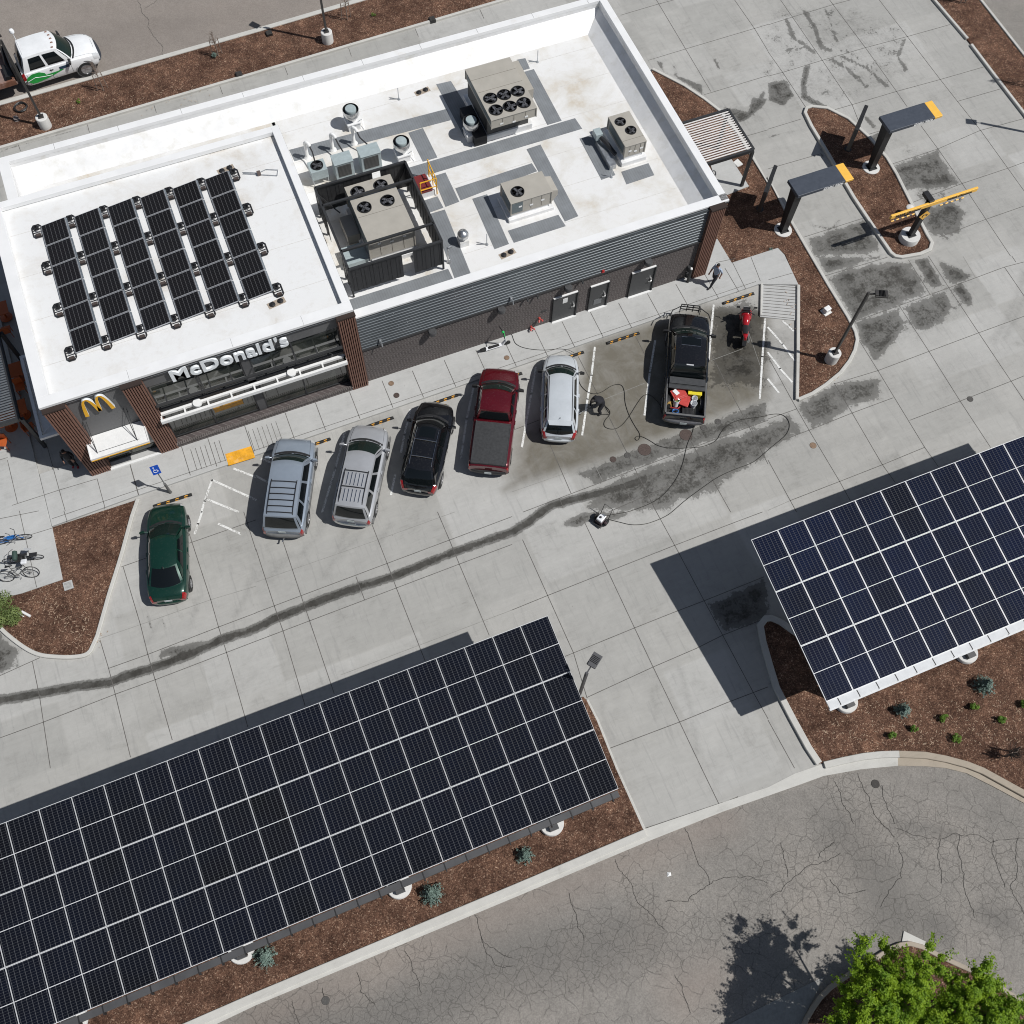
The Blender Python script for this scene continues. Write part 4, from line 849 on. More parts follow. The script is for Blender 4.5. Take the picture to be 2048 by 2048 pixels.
def drain(x,y,z,lab):
    t=thing('roof_drain',lab,'roof drain',(x,y,z),.15,'paired roof drains'); 
    for s in (-.19,.19):
        c=MB(); c.lathe([(.13,.0),(.13,.05),(.09,.09),(0,.1)],14,(s,0,0)); 
        for k in range(6): a=k*PI/3; c.beam((s,0,.1),(s+.12*math.cos(a),.12*math.sin(a),.07),.015,.03)
        c.build('dome_strainer',M_black,t)
    c=MB(); c.prism([(-.4,-.16),(.4,-.16),(.4,.16),(-.4,.16)],.0,.008); c.build('drain_pan',pm('drain_stain',(.36,.30,.24),.8,var=.3),t)
p=W(0,0,1705,1280,5.8); drain(p.x,p.y,5.8,'pair of black roof drains at the back of the dining roof')
p=W(1,1,155,355,5.8); drain(p.x,p.y,5.8,'pair of black roof drains near the front edge of the dining roof')
p=W(1,0,1255,690,4.2); drain(p.x,p.y,4.2,'pair of black roof drains by the back parapet')
p=W(2,0,-35,1915,4.2)
drain(p.x,p.y,4.2,'pair of black roof drains near the front parapet')
# roof hatch with yellow rail
t=thing('roof_hatch','dark red roof hatch with a yellow safety rail','roof hatch',(9.6,32.85,R)); c=MB(); c.b2(-.38,.42,-.5,.5,0,.35); c.build('curb',M_para,t)
c=MB(); c.b2(-.4,.3,-.52,.52,.36,.46); c.b2(-.41,.31,-.02,.02,.46,.48); c.build('cover',M_red,t,bevel=.02)
c=MB()
for z in (.65,1.15): c.tube([(-.3,-.56,z),(.5,-.56,z),(.5,.56,z)],.03,6)
for x,y in ((-.3,-.56),(.5,-.56),(.5,.56),(.5,0)): c.tube([(x,y,.1),(x,y,1.25 if y>0 else 1.15)],.03,6)
c.build('rail',M_yel,t)
# dining-roof solar array
def pv_mat(name,c1,line,nx,ny,sx,sy):
    m,nt,b=newmat(name); tc=N(nt,'ShaderNodeTexCoord'); s=N(nt,'ShaderNodeSeparateXYZ'); L(nt,tc.outputs['Object'],s.inputs[0])
    def ln(o,n,size,w):
        t=math_(nt,'FRACT',math_(nt,'MULTIPLY',math_(nt,'ADD',o,size*50),n/size)); d=math_(nt,'ABSOLUTE',math_(nt,'SUBTRACT',t,.5)); return math_(nt,'GREATER_THAN',d,.5-w*n/size/2)
    a=ln(s.outputs[0],nx,sx,line[0]); b_=ln(s.outputs[1],ny,sy,line[1])
    oi=N(nt,'ShaderNodeObjectInfo'); n=noise_(nt,GP(nt),1.3,3,.5)
    base=mixc(nt,oi.outputs['Random'],c1[0],c1[1]); base=mixc(nt,ramp(nt,noise_(nt,GP(nt),.12,3,.5),[(.42,(0,)*3),(.62,(1,)*3)]),base,c1[1]); base=mixc(nt,ramp(nt,n,[(.35,(0,)*3),(.7,(.3,)*3)]),base,c1[2])
    f=math_(nt,'ADD',math_(nt,'MULTIPLY',a,line[2]),math_(nt,'MULTIPLY',b_,line[3]),True)
    L(nt,mixc(nt,f,base,line[4]),b.inputs['Base Color']); b.inputs['Roughness'].default_value=.12; b.inputs['Specular IOR Level'].default_value=.14; return m
M_pvb=pv_mat('black_pv_cells',((.008,.008,.009),(.012,.012,.014),(.012,.01,.01)),(.016,.010,.30,.09,(.30,.30,.31)),6,12,1.05,1.1)
M_alu=pm('panel_frame',(.62,.63,.65),.35,metal=.5,var=.06)
ordn=['first','second','third','fourth','fifth','sixth','seventh','eighth']
proto=None; tl=math.radians(-7)
for i in range(6):
    for j in range(6):
        x=-7.42+1.492*i+.565; y=35.53-1.192*j-.59; z=5.98
        lab='%s black rooftop panel from the back in the %s row from the west'%(ordn[j],ordn[i])
        if proto is None:
            proto=thing('rooftop_solar_panel',lab,'solar panel',(x,y,z),0,'black solar panels on the dining roof'); proto.rotation_euler=(0,tl,0)
            c=MB(); c.b2(-.565,.565,-.575,.575,-.035,0); c.build('frame',M_alu,proto)
            c=MB(); c.b2(-.545,.545,-.555,.555,0,.004); c.build('cell_face',M_pvb,proto)
            c=MB(); c.add([(.565,-.58,-.01),(.565,.58,-.01),(.62,.58,-.1),(.62,-.58,-.1)],[(0,1,2,3)]); c.add([(-.57,-.58,-.02),(-.57,.58,-.02),(-.66,.58,-.17),(-.66,-.58,-.17)],[(0,1,2,3)]); c.build('wind_deflector',pm('deflector',(.22,.25,.28),.4,metal=.5),proto,split=True)
        else: o=copy_tree(proto); o.location=(x,y,z); o['label']=lab
tray=None
for i in range(7):
    for j,yy in enumerate((35.35,33.2,30.85,28.5)):
        x=-7.42+1.492*i-.19; lab='black ballast tray, %s from the back in the %s line from the west'%(ordn[j],ordn[i])
        if i==6: x+=.05
        if tray is None:
            tray=thing('ballast_tray',lab,'ballast tray',(x,yy,5.8),0,'black ballast trays holding the rooftop panels')
            c=MB(); c.tube([(-.2,-.25,.05),(-.2,.25,.05),(-.12,.36,.05),(.12,.36,.05),(.2,.25,.05),(.2,-.25,.05),(.12,-.36,.05),(-.12,-.36,.05)],.026,6,closed=True)
            for k in range(4): c.beam((-.18,-.2+k*.13,.05),(.18,-.26+k*.17,.1),.018,.03)
            c.lathe([(.12,.02),(.12,.12),(.06,.12),(.06,.02)],12,(-.02,.2,0)); c.build('tray_frame',M_black,tray)
            c=MB(); c.b2(-.1,.12,-.33,-.2,.03,.13); c.build('ballast_block',pm('block',(.06,.045,.04),.8),tray)
            c=MB(); c.tube([(.0,.1,.08),(.05,.1,.2)],.02,6); c.b2(-.05,.1,-.02,.02,.12,.14); c.build('clip',M_black,tray)
        else: o=copy_tree(tray); o.location=(x,yy,5.8); o['label']=lab
t=thing('cable_conduit','thin metal conduit loop with a junction box beside the rooftop panels','conduit',(0,0,5.8))
c=MB(); a=W(0,0,1830,1300,5.85); b_=W(1,0,20,1305,5.85); d=W(1,0,75,1278,5.85); e=W(1,0,165,1282,5.85); f=W(1,0,160,1325,5.85)
q=lambda v:(v.x,v.y,.05)
c.tube([q(a),q(b_),q(d),q(e),q(f)],.015,5); c.tube([(a.x,a.y-.08,.05),(b_.x,b_.y-.1,.05),q(f)],.015,5); c.build('conduit_run',M_galv,t)
c=MB(); c.box((b_.x,b_.y-.05,.08),(.16,.2,.14)); c.build('junction_box',pm('box_brown',(.12,.09,.08),.6),t)
# ================================================================ VEHICLES
def paint(name,col,metal=.0,rough=.3,coat=.8):
    m,nt,b=newmat(name); P=GP(nt); n=noise_(nt,P,1.5,4,.6); n2=noise_(nt,P,14,4,.7)
    c=ramp(nt,n,[(.3,tuple(q*.93 for q in col)),(.7,tuple(min(1,q*1.07) for q in col))])
    c=mixc(nt,ramp(nt,n2,[(.55,(0,)*3),(.9,(.16,)*3)]),c,(.3,.28,.25))
    L(nt,c,b.inputs['Base Color']); b.inputs['Metallic'].default_value=metal; b.inputs['Roughness'].default_value=rough
    b.inputs['Coat Weight'].default_value=coat; b.inputs['Coat Roughness'].default_value=.06; return m
M_tyre=pm('tyre_rubber',(.022,.022,.022),.85); M_rim=pm('wheel_alloy',(.45,.45,.46),.35,metal=.8); M_cglass,_nt,_b=newmat('car_glass')
_b.inputs['Base Color'].default_value=(.005,.007,.008,1); _b.inputs['Roughness'].default_value=.05; _b.inputs['IOR'].default_value=1.5
M_cglass2,_nt,_b=newmat('clear_windshield'); _b.inputs['Base Color'].default_value=(.012,.022,.019,1); _b.inputs['Roughness'].default_value=.06; _b.inputs['Specular IOR Level'].default_value=.3
M_tail,_nt,_b=newmat('tail_lens'); _b.inputs['Base Color'].default_value=(.3,.01,.012,1); _b.inputs['Roughness'].default_value=.15; _b.inputs['Coat Weight'].default_value=1
M_head,_nt,_b=newmat('head_lens'); _b.inputs['Base Color'].default_value=(.55,.56,.57,1); _b.inputs['Roughness'].default_value=.12; _b.inputs['Coat Weight'].default_value=1
M_chrome=pm('chrome',(.7,.7,.7),.15,metal=1,var=.05); M_cblk=pm('trim_black',(.02,.02,.021),.45); M_plate=pm('licence_plate',(.55,.6,.6),.5,var=.15,scale=20)
def cubic(xs,ys,x):
    xs=np.array(xs,float); ys=np.array(ys,float); x=np.atleast_1d(x)
    m=np.gradient(ys,xs); 
    dy=np.diff(ys)/np.diff(xs)
    for i in range(1,len(xs)-1): m[i]=0 if dy[i-1]*dy[i]<=0 else 2*dy[i-1]*dy[i]/(dy[i-1]+dy[i])
    i=np.clip(np.searchsorted(xs,x)-1,0,len(xs)-2); h=xs[i+1]-xs[i]; t=np.clip((x-xs[i])/h,0,1)
    return (2*t**3-3*t**2+1)*ys[i]+(t**3-2*t**2+t)*h*m[i]+(-2*t**3+3*t**2)*ys[i+1]+(t**3-t**2)*h*m[i+1]
def make_car(name,label,cat,loc,head,s,pmat,group='parked cars'):
    """s: dict with L,W, top table [(x,z)], width table [(x,f)], cabin params."""
    t=thing(name,label,cat,(loc[0],loc[1],0),math.radians(head),group)
    Ln,Wd=s['L'],s['W']; h2=Ln/2; hw=Wd/2
    tx=[a*Ln-h2 for a,_ in s['top']]; tz=[b for _,b in s['top']]
    wx=[a*Ln-h2 for a,_ in s['wid']]; wz=[b*hw for _,b in s['wid']]
    zb=s.get('zb',.28); bed=s.get('bed')
    xs=sorted(set(list(np.linspace(-h2+.0,h2,44))+[-h2+.04,-h2+.1,h2-.04,h2-.1]))
    st=[(x,0) for x in xs]
    if bed:
        b0,b1=bed['x']; st=[(x,1 if b0<x<b1 else 0) for x in xs if abs(x-b0)>.02 and abs(x-b1)>.02]+[(b0,0),(b0+.001,1),(b1,0),(b1-.001,1)]; st.sort()
    crown=s.get('crown',.06)
    def sec(x,k=0):
        w=float(cubic(wx,wz,x)[0]); zt=float(cubic(tx,tz,x)[0]); e=min(1,(h2-abs(x))/.25); e=math.sin(e*PI/2) if e<1 else 1
        zbb=zb+.12*(1-e); zt2=zt-.10*(1-e); q=[(w*.90,zbb),(w*.965,zbb+.10),(w*1.0,zbb+(zt2-zbb)*.45),(w*.992,zt2-.16),(w*.955,zt2-.05),(w*.88,zt2-.005)]
        if k: q+=[(w*.86,zt2),(w*.84,bed['z']),(0,bed['z'])]
        else: q+=[(w*.70,zt2+crown*.45),(w*.4,zt2+crown*.85),(0,zt2+crown)]
        return q
    P=[]; 
    for x,k in st:
        q=sec(x,k); P.append([(x,y,z) for y,z in q]+[(x,-y,z) for y,z in q[-2::-1]])
    c=MB(); c.grid(P)
    n=len(P[0]); nb=[]
    if bed:
        # bed liner faces
        for fi in range(len(c.f)):
            i=fi//(n-1); j=fi%(n-1)
            if st[i][1] or st[min(i+1,len(st)-1)][1]:
                if 6<=j<=n-8: c.m[fi]=1
    for k,row in ((0,P[0]),(-1,P[-1])):
        o=len(c.v); c.v+=row; c.f.append(tuple(range(o,o+n)) if k else tuple(range(o+n-1,o-1,-1))); c.m.append(0)
    body=c.build('body',[pmat,M_cblk] if bed else [pmat],t,smooth=38)
    topz=lambda x,y: np.interp(abs(y),[q[0] for q in sec(x)[::-1]][:5],[q[1] for q in sec(x)[::-1]][:5])
    if s.get('skirt'):
        c=MB()
        for sy in(-1,1): c.b2(-h2*.92,h2*.92,sy*hw*.93,sy*hw*1.0,zb-.03,zb+.14)
        c.build('side_cladding',s['skirt'],t,bevel=.02)
    # cabin
    cb=s['cab']; xb0,xr0,xr1,xb1=[v*Ln-h2 for v in cb['x']]; zr=cb['zr']; wr=cb['wr']*hw; wbf=cb.get('wb',.88)*hw; cf=cb.get('cf',.22); rb=cb.get('rb',.10)
    def base(u,fr):
        x=(xb0+cf*(1-u*u)-.0) if fr else (xb1-rb*(1-u*u)); y=u*wbf; return Vector((x,y,float(topz(x,abs(y)))-.015))
    def top(u,fr):
        x=(xr0+cf*.55*(1-u*u)) if fr else (xr1-rb*.6*(1-u*u)); return Vector((x,u*wr,zr-.05*u*u*1.0-(.02 if fr else cb.get('rd',.02))))
    def roof(u,v): # v 0 front..1 rear
        p=top(u,1).lerp(top(u,0),v); p.z+=.045*4*v*(1-v); return p
    def side(sy,a,v): # a 0 front..1 rear
        b0=base(sy,1).lerp(base(sy,0),a); zz=float(topz(b0.x,abs(b0.y)))-.015; b0.z=zz; tt=roof(sy,a); p=b0.lerp(tt,v); p.y+=sy*.03*math.sin(PI*v); return p
    def ws(u,v): p=base(u,1).lerp(top(u,1),v); p.x+=.03*math.sin(PI*v); p.z+=.02*math.sin(PI*v); return p
    def rw(u,v): p=base(u,0).lerp(top(u,0),v); p.x-=.03*math.sin(PI*v); p.z+=.02*math.sin(PI*v); return p
    def patch(fn,a0,a1,b0,b1,na,nb_,off=0,flip=False):
        G=[[fn(a0+(a1-a0)*i/na,b0+(b1-b0)*j/nb_) for j in range(nb_+1)] for i in range(na+1)]
        if off:
            e=.01; G2=[]
            for i in range(na+1):
                r=[]
                for j in range(nb_+1):
                    a=a0+(a1-a0)*i/na; b=b0+(b1-b0)*j/nb_; du=fn(a+e,b)-fn(a-e,b); dv=fn(a,b+e)-fn(a,b-e); nn=du.cross(dv).normalized()
                    ctr=Vector(((xr0+xr1)/2,0,zr-.6)); 
                    if nn.dot(G[i][j]-ctr)<0: nn=-nn
                    r.append(G[i][j]+nn*off)
                G2.append(r)
            G=G2
        return G
    c=MB(); c.grid(patch(lambda u,v:roof(u,v),-1,1,0,1,12,10)); c.grid(patch(ws,-1,1,0,1,12,5)); c.grid(patch(rw,-1,1,0,1,12,5))
    for sy in(-1,1): c.grid(patch(lambda a,v:side(sy,a,v),0,1,0,1,10,5))
    cabin=c.build('cabin',pmat,t,smooth=42,merge=.002)
    bm=bmesh.new(); bm.from_mesh(cabin.data); bmesh.ops.recalc_face_normals(bm,faces=bm.faces); bm.to_mesh(cabin.data); bm.free()
    def glass(nm,G,m=None): 
        c=MB(); c.grid(G); return c.build(nm,m or M_cglass,t,smooth=True)
    w0=glass('windshield',patch(ws,-.92,.92,.06,.93,10,4,.012),s.get('wsm',M_cglass2))
    # dark cowl & wipers
    c=MB(); c.grid(patch(lambda u,v:base(u,1)+Vector((.02+.10*v,0,.018)),-.95,.95,0,1,10,1)); c.build('cowl',M_cblk,t)
    c=MB()
    for u0,u1 in ((-.8,-.1),(0.0,.7)): c.tube([ws(u0,.04)+Vector((.02,0,.03)),ws((u0+u1)/2,.09)+Vector((.02,0,.03)),ws(u1,.10)+Vector((.02,0,.03))],.012,5)
    c.build('wiper',M_cblk,t)
    rv=cb.get('rwv',(.12,.9)); rwin=glass('rear_window',patch(rw,-.86,.86,rv[0],rv[1],10,4,.012))
    for sy in(-1,1):
        for a0,a1 in cb['win']:
            def sfn(a,v,sy=sy): return side(sy,a,v)
            G=patch(sfn,a0,a1,.12,.86,5,3,.012)
            if a0==cb['win'][0][0]: # slanted front
                G=[[G[i][j]+( (G[-1][j]-G[0][j])*(.0) ) for j in range(4)] for i in range(6)]
            glass('side_window',G)
    if cb.get('sunroof'):
        a,b_=cb['sunroof']; glass('sunroof',patch(roof,-.62,.62,a,b_,8,4,.006))
    # door seams
    c=MB(); zf=zb+.08
    for a in s.get('seams',[]):
        x=a*Ln-h2
        for sy in(-1,1):
            pts=[(x,sy*(y+.004),z) for y,z in sec(x)[1:5]]; c.tube(pts,.007,4)
    xh=xb0+cf*.3
    for sy in(-1,1):
        pts=[]
        for k in range(9):
            x=xb0+.1+(h2-.12-xb0-.1)*k/8; w=float(cubic(wx,wz,x)[0])*.8; pts.append((x,sy*w,float(topz(x,w))+.002))
        c.tube(pts,.006,4)
    pts=[]
    for k in range(9):
        u=-1+2*k/8; w=float(cubic(wx,wz,h2-.12)[0])*.8; x=h2-.12; pts.append((x-.05*u*u,u*w,float(topz(x,abs(u*w)))+.002))
    c.tube(pts,.007,4); c.build('panel_gap',M_cblk,t)
    for hx in s.get('handles',[]):
        x=hx*Ln-h2
        for sy in(-1,1):
            q=sec(x)[3]; c=MB(); c.box((x,sy*(q[0]+.012),q[1]-.02),(.2,.03,.035)); c.build('door_handle',s.get('hmat',pmat),t)
    # wheels
    R_=s.get('wr',.34); wdt=.23
    for ax in s['axles']:
        x=ax*Ln-h2; w=float(cubic(wx,wz,x)[0])
        for sy in(-1,1):
            c=MB(); Mx=Matrix.Rotation(-sy*PI/2,3,'X')
            c.lathe([(R_+.07,-.3),(R_+.07,.006),(R_+.02,.012),(R_+.02,-.3)],28,(x,sy*w*.985,R_+.02),Mx); 
            c.build('wheel_arch',s.get('arch',M_cblk),t)
            c=MB(); c.lathe([(R_*.6,-wdt),(R_*.95,-wdt),(R_,-wdt+.03),(R_,-.03),(R_*.95,0),(R_*.66,0.0),(R_*.62,-.03)],28,(x,sy*(w+.012),R_),Mx); wh=c.build('wheel',M_tyre,t,smooth=35)
            c=MB(); c.lathe([(R_*.66,-.02),(R_*.6,-.005),(R_*.56,-.06),(.06,-.05),(.05,-.015),(0,-.012)],28,(x,sy*(w+.012),R_),Mx)
            for k in range(6):
                a=k*PI/3; d=Vector((math.cos(a),0,math.sin(a))); p0=Vector((x,sy*(w+.0),R_)); c.beam(p0+d*.05,p0+d*R_*.6,.06,.03,0,(0,1,0))
            c.build('rim',s.get('rim',M_rim),wh,smooth=30)
    # mirrors
    xm=xb0-.05+ (xr0-xb0)*.12
    for sy in(-1,1):
        zz=float(topz(xm,wbf))+.12; c=MB(); y=sy*(hw+.02)
        c.tube([(xm,sy*wbf*.99,zz-.06),(xm,y,zz)],.03,6)
        k=s.get('mir',1)
        c.add([(xm-.07,y-.02*sy,zz-.09*k),(xm+.08,y,zz-.07*k),(xm-.07,y+sy*.2*k,zz-.08*k),(xm+.04,y+sy*.19*k,zz-.06*k),(xm-.07,y-.02*sy,zz+.09*k),(xm+.06,y,zz+.07*k),(xm-.07,y+sy*.2*k,zz+.07*k),(xm+.02,y+sy*.19*k,zz+.05*k)],[(0,1,3,2),(4,6,7,5),(0,4,5,1),(2,3,7,6),(1,5,7,3),(0,2,6,4)])
        c.build('mirror',s.get('mirmat',pmat),t,bevel=.02)
    # lamps
    def bodypatch(x0,x1,k0,k1,sy,off,nx=5):
        G=[]
        for i in range(nx+1):
            x=x0+(x1-x0)*i/nx; q=sec(x); row=[]
            for k in np.linspace(k0,k1,5):
                a=int(min(k,7.999)); f=k-a; y=q[a][0]*(1-f)+q[a+1][0]*f; z=q[a][1]*(1-f)+q[a+1][1]*f
                ex=off*(1 if x>0 else -1)*(1 if abs(x)>h2-.12 else .2); row.append((x+ex,sy*(y+off*.8),z+off*.8))
            G.append(row)
        return G
    for sy in(-1,1):
        c=MB(); hl=s.get('hl',(.24,2.9,5.4)); c.grid(bodypatch(h2-.005,h2-hl[0],hl[1],hl[2],sy,.012)); c.build('headlight',M_head,t,smooth=True)
        tlp=s.get('tl',(.16,2.3,5.2)); c=MB(); c.grid(bodypatch(-h2+.005,-h2+tlp[0],tlp[1],tlp[2],sy,.014)); 
        q=sec(-h2+.002); 
        kk=np.linspace(tlp[1],tlp[2],5); e=[]
        for k in kk:
            a=int(min(k,7.999)); f=k-a; e.append((q[a][0]*(1-f)+q[a+1][0]*f,q[a][1]*(1-f)+q[a+1][1]*f))
        inn=(tlp[3] if len(tlp)>3 else .22)*.7
        c.grid([[(-h2-.014,sy*(y+.01),z) for y,z in e],[(-h2-.016,sy*max(.1,y-inn),z) for y,z in e]]); c.build('tail_light',M_tail,t)
    # bumpers, grille, plate
    c=MB(); wbk=float(cubic(wx,wz,-h2)[0]); bz=s.get('bz',.48)
    bm_=s.get('bumper',pmat); bo=s.get('bo',.06)
    pts=[]
    for zc,dx in ((bz-.12,bo*.6),(bz-.07,bo),(bz+.05,bo),(bz+.09,bo*.7),(bz+.10,-.02)):
        pts.append([(-h2-dx+.16*(abs(u)**4),u*wbk*1.06,zc) for u in np.linspace(-1,1,11)])
    c.grid(pts); c.build('bumper',bm_,t,smooth=30)
    c=MB(); wfk=float(cubic(wx,wz,h2)[0]); pts=[]
    for zc,dx in ((bz-.14,bo*.5),(bz-.07,bo),(bz+.04,bo),(bz+.08,bo*.6),(bz+.09,-.02)):
        pts.append([(h2+dx-.18*(abs(u)**4),u*wfk*1.06,zc) for u in np.linspace(-1,1,11)])
    c.grid(pts); c.build('bumper',s.get('fbumper',bm_),t,smooth=30)
    c=MB(); c.b2(h2-.02,h2+.012,-wfk*.5,wfk*.5,bz+.10,float(tz[-1])-.14); c.build('grille',M_cblk,t)
    pz=s.get('pz',bz+.22); c=MB(); c.box((-h2-.022-(bo if pz<bz+.1 else 0),0,pz),(.012,.32,.16)); c.build('licence_plate',M_plate,t)
    t['h2']=h2
    if bed:
        b0,b1=bed['x']; w=float(cubic(wx,wz,(b0+b1)/2)[0]); zt=float(cubic(tx,tz,(b0+b1)/2)[0])
        c=MB()
        for sy in(-1,1): c.b2(b0,b1,sy*w*.86,sy*w*.93,zt-.002,zt+.03)
        c.b2(b0-.09,b0,-w*.88,w*.88,zt+.0,zt+.055); c.build('bed_rail',bed.get('rail',M_cblk),t,bevel=.01)
        c=MB()
        for k in range(9): y=-w*.7+k*w*1.4/8; c.b2(b0+.05,b1-.05,y-.03,y+.03,bed['z']+.002,bed['z']+.02)
        c.build('bed_liner',M_cblk,t)
    return t,dict(roof=roof,side=side,topz=topz,sec=sec,h2=h2,hw=hw,zr=zr)
def roof_rails(t,q,xa,xb,y,mat,bars=(),z0=.0):
    c=MB()
    for sy in(-1,1):
        pts=[]
        for k in range(8):
            v=xa+(xb-xa)*k/7; p=q['roof'](sy*y,v); pts.append((p.x,p.y,p.z+z0+(.055 if 0<k<7 else .01)))
        c.tube(pts,.018,6)
    c.build('roof_rail',mat,t)
    for v in bars:
        a=q['roof'](-y,v);b=q['roof'](y,v); c=MB(); c.tube([(a.x,a.y,a.z+.06+z0),(a.x,0,a.z+.085+z0),(b.x,b.y,b.z+.06+z0)],.022,6); c.build('roof_bar',mat,t)
# green sedan
G=paint('green_paint',(.004,.036,.024),.3,.32)
t,q=make_car('sedan','dark green four-door sedan alone at the west end of the stalls','car',(-6.91,20.85),76.7,dict(L=4.65,W=1.78,top=[(0,.86),(.03,.95),(.12,1.0),(.3,.98),(.62,.93),(.75,.90),(.93,.78),(1,.62)],wid=[(0,.80),(.05,.90),(.2,.99),(.5,1),(.8,.98),(.95,.86),(1,.72)],
 cab=dict(x=(.72,.565,.30,.14),zr=1.44,wr=.62,wb=.84,cf=.22,rb=.22,win=[(.14,.46),(.5,.80)],rwv=(.06,.95)),axles=(.175,.80),seams=(.66,.44,.27),handles=(.48,.30),wr=.31,tl=(.2,2.6,5.3,.26),pz=.72,bz=.45),G)
c=MB(); c.b2(-1.15,-1.05,-.01,.01,1.42,1.52); c.build('antenna',M_cblk,t)
# blue-silver full-size SUV
BS=paint('blue_silver_paint',(.27,.315,.375),.25,.34); SL=paint('silver_paint',(.40,.41,.43),.25,.33); LS=paint('light_silver_paint',(.60,.635,.665),.2,.3)
suvtop=[(0,.98),(.04,1.06),(.2,1.08),(.5,1.06),(.70,1.06),(.78,1.08),(.93,1.0),(1,.86)]
M_tan=pm('cladding_grey',(.13,.13,.13),.6)
t,q=make_car('suv','blue-silver boxy suv with black ladder-like roof bars beside the hatched aisle','car',(-1.0,21.95),65.5,dict(L=4.68,W=1.95,top=suvtop,wid=[(0,.88),(.04,.95),(.2,1),(.8,1),(.95,.93),(1,.84)],
 cab=dict(x=(.77,.63,.075,.02),zr=1.86,wr=.72,wb=.88,cf=.16,rb=.05,win=[(.06,.33),(.37,.66),(.7,.93)],rwv=(.15,.92)),axles=(.19,.81),seams=(.72,.52,.33),handles=(.54,.35),wr=.38,crown=.05,bumper=M_tan,bo=.12,bz=.5,pz=.85,tl=(.12,1.4,4.4,.12),skirt=M_tan),BS)
roof_rails(t,q,.34,.97,.8,M_cblk,(.38,.5,.61,.72,.83,.94))
c=MB(); c.tube([(-2.45,0,.42),(-2.62,0,.42),(-2.64,0,.5)],.035,6); c.build('tow_hitch',M_chrome,t)
# silver 4x4
t,q=make_car('suv','silver off-road suv with ribbed roof panel and roof rails, next to the black crossover','car',(2.2,21.35),60.5,dict(L=4.85,W=1.9,top=[(a,b-.02) for a,b in suvtop],wid=[(0,.86),(.04,.94),(.2,1),(.8,1),(.93,.93),(1,.74)],
 cab=dict(x=(.765,.60,.07,.02),zr=1.76,wr=.68,wb=.86,cf=.2,rb=.07,win=[(.07,.34),(.38,.64),(.68,.93)],rwv=(.12,.9)),axles=(.19,.80),seams=(.7,.5,.32),handles=(.52,.34),wr=.38,crown=.08,bumper=M_chrome,bo=.1,bz=.5,pz=.8,tl=(.1,2.2,4.6,.12),skirt=M_tan),SL)
roof_rails(t,q,.32,.95,.82,M_cblk,(.36,.66))
c=MB()
for y in np.linspace(-.52,.52,7):
    for a,b_ in ((.40,.63),(.70,.92)):
        p=q['roof'](y/.65,a); p2=q['roof'](y/.65,b_); c.beam((p.x,p.y,p.z+.008),(p2.x,p2.y,p2.z+.008),.035,.02)
c.build('roof_rib',M_chrome,t)
# black crossover
BK=paint('black_paint',(.006,.006,.007),.0,.12,1)
t,q=make_car('crossover','glossy black crossover with roof rails between the silver suv and the red pickup','car',(5.52,21.6),58.5,dict(L=4.7,W=1.88,top=[(0,.9),(.04,1.02),(.12,1.06),(.5,1.02),(.7,1.0),(.78,.98),(.93,.86),(1,.68)],wid=[(0,.78),(.05,.9),(.2,1),(.75,1),(.92,.88),(1,.64)],
 cab=dict(x=(.73,.60,.16,.045),zr=1.66,wr=.62,wb=.84,cf=.26,rb=.12,win=[(.1,.38),(.42,.68),(.72,.9)],rwv=(.1,.9),sunroof=(.06,.3)),axles=(.19,.80),seams=(.68,.47,.3),handles=(.5,.32),wsm=M_cglass,wr=.36,crown=.07,tl=(.28,2.8,5.3,.32),bz=.5,pz=.72,mir=1),BK)
roof_rails(t,q,.05,.95,.86,M_chrome,(.36,.76))
c=MB(); c.prism([(.95,-.02),(1.05,-.1),(1.12,-.02),(1.06,.08)],1.13,1.16); c.build('dashboard_card',pm('pink_card',(.55,.08,.2),.6),t)
# red pickup with tonneau
RD=paint('red_paint',(.11,.004,.010),.3,.25,1)
trtop=[(0,1.08),(.04,1.10),(.35,1.10),(.6,1.10),(.74,1.10),(.80,1.10),(.94,1.02),(1,.86)]
t,q=make_car('pickup_truck','dark red pickup truck with a black soft cover over its bed','pickup truck',(8.92,21.78),62,dict(L=5.38,W=1.95,top=trtop,wid=[(0,.92),(.03,.97),(.2,1),(.8,1),(.94,.92),(1,.78)],
 cab=dict(x=(.785,.655,.475,.44),zr=1.82,wr=.70,wb=.88,cf=.2,rb=.04,win=[(.1,.52),(.58,.9)],rwv=(.15,.88)),axles=(.185,.81),seams=(.73,.545,.43),handles=(.565,.46),wr=.39,crown=.07,bumper=M_cblk,bo=.1,bz=.55,pz=.62,tl=(.08,2.0,4.6,.05),mir=1.15,mirmat=M_cblk),RD)
c=MB(); h=q['h2']; w=.80; G_=[]
for x in np.linspace(-h+.09,-h+.415*5.38,10): G_.append([(x,y,1.19+.02*(1-(y/w)**2)) for y in np.linspace(-w,w,9)])
c.grid(G_)
for sy in(-1,1): c.b2(-h+.07,-h+.42*5.38,sy*w-.02,sy*w+.02,1.10,1.2)
c.b2(-h+.06,-h+.10,-w,w,1.09,1.2); c.build('tonneau_cover',pm('tonneau',(.035,.036,.038),.6,var=.25,scale=9),t,smooth=30)
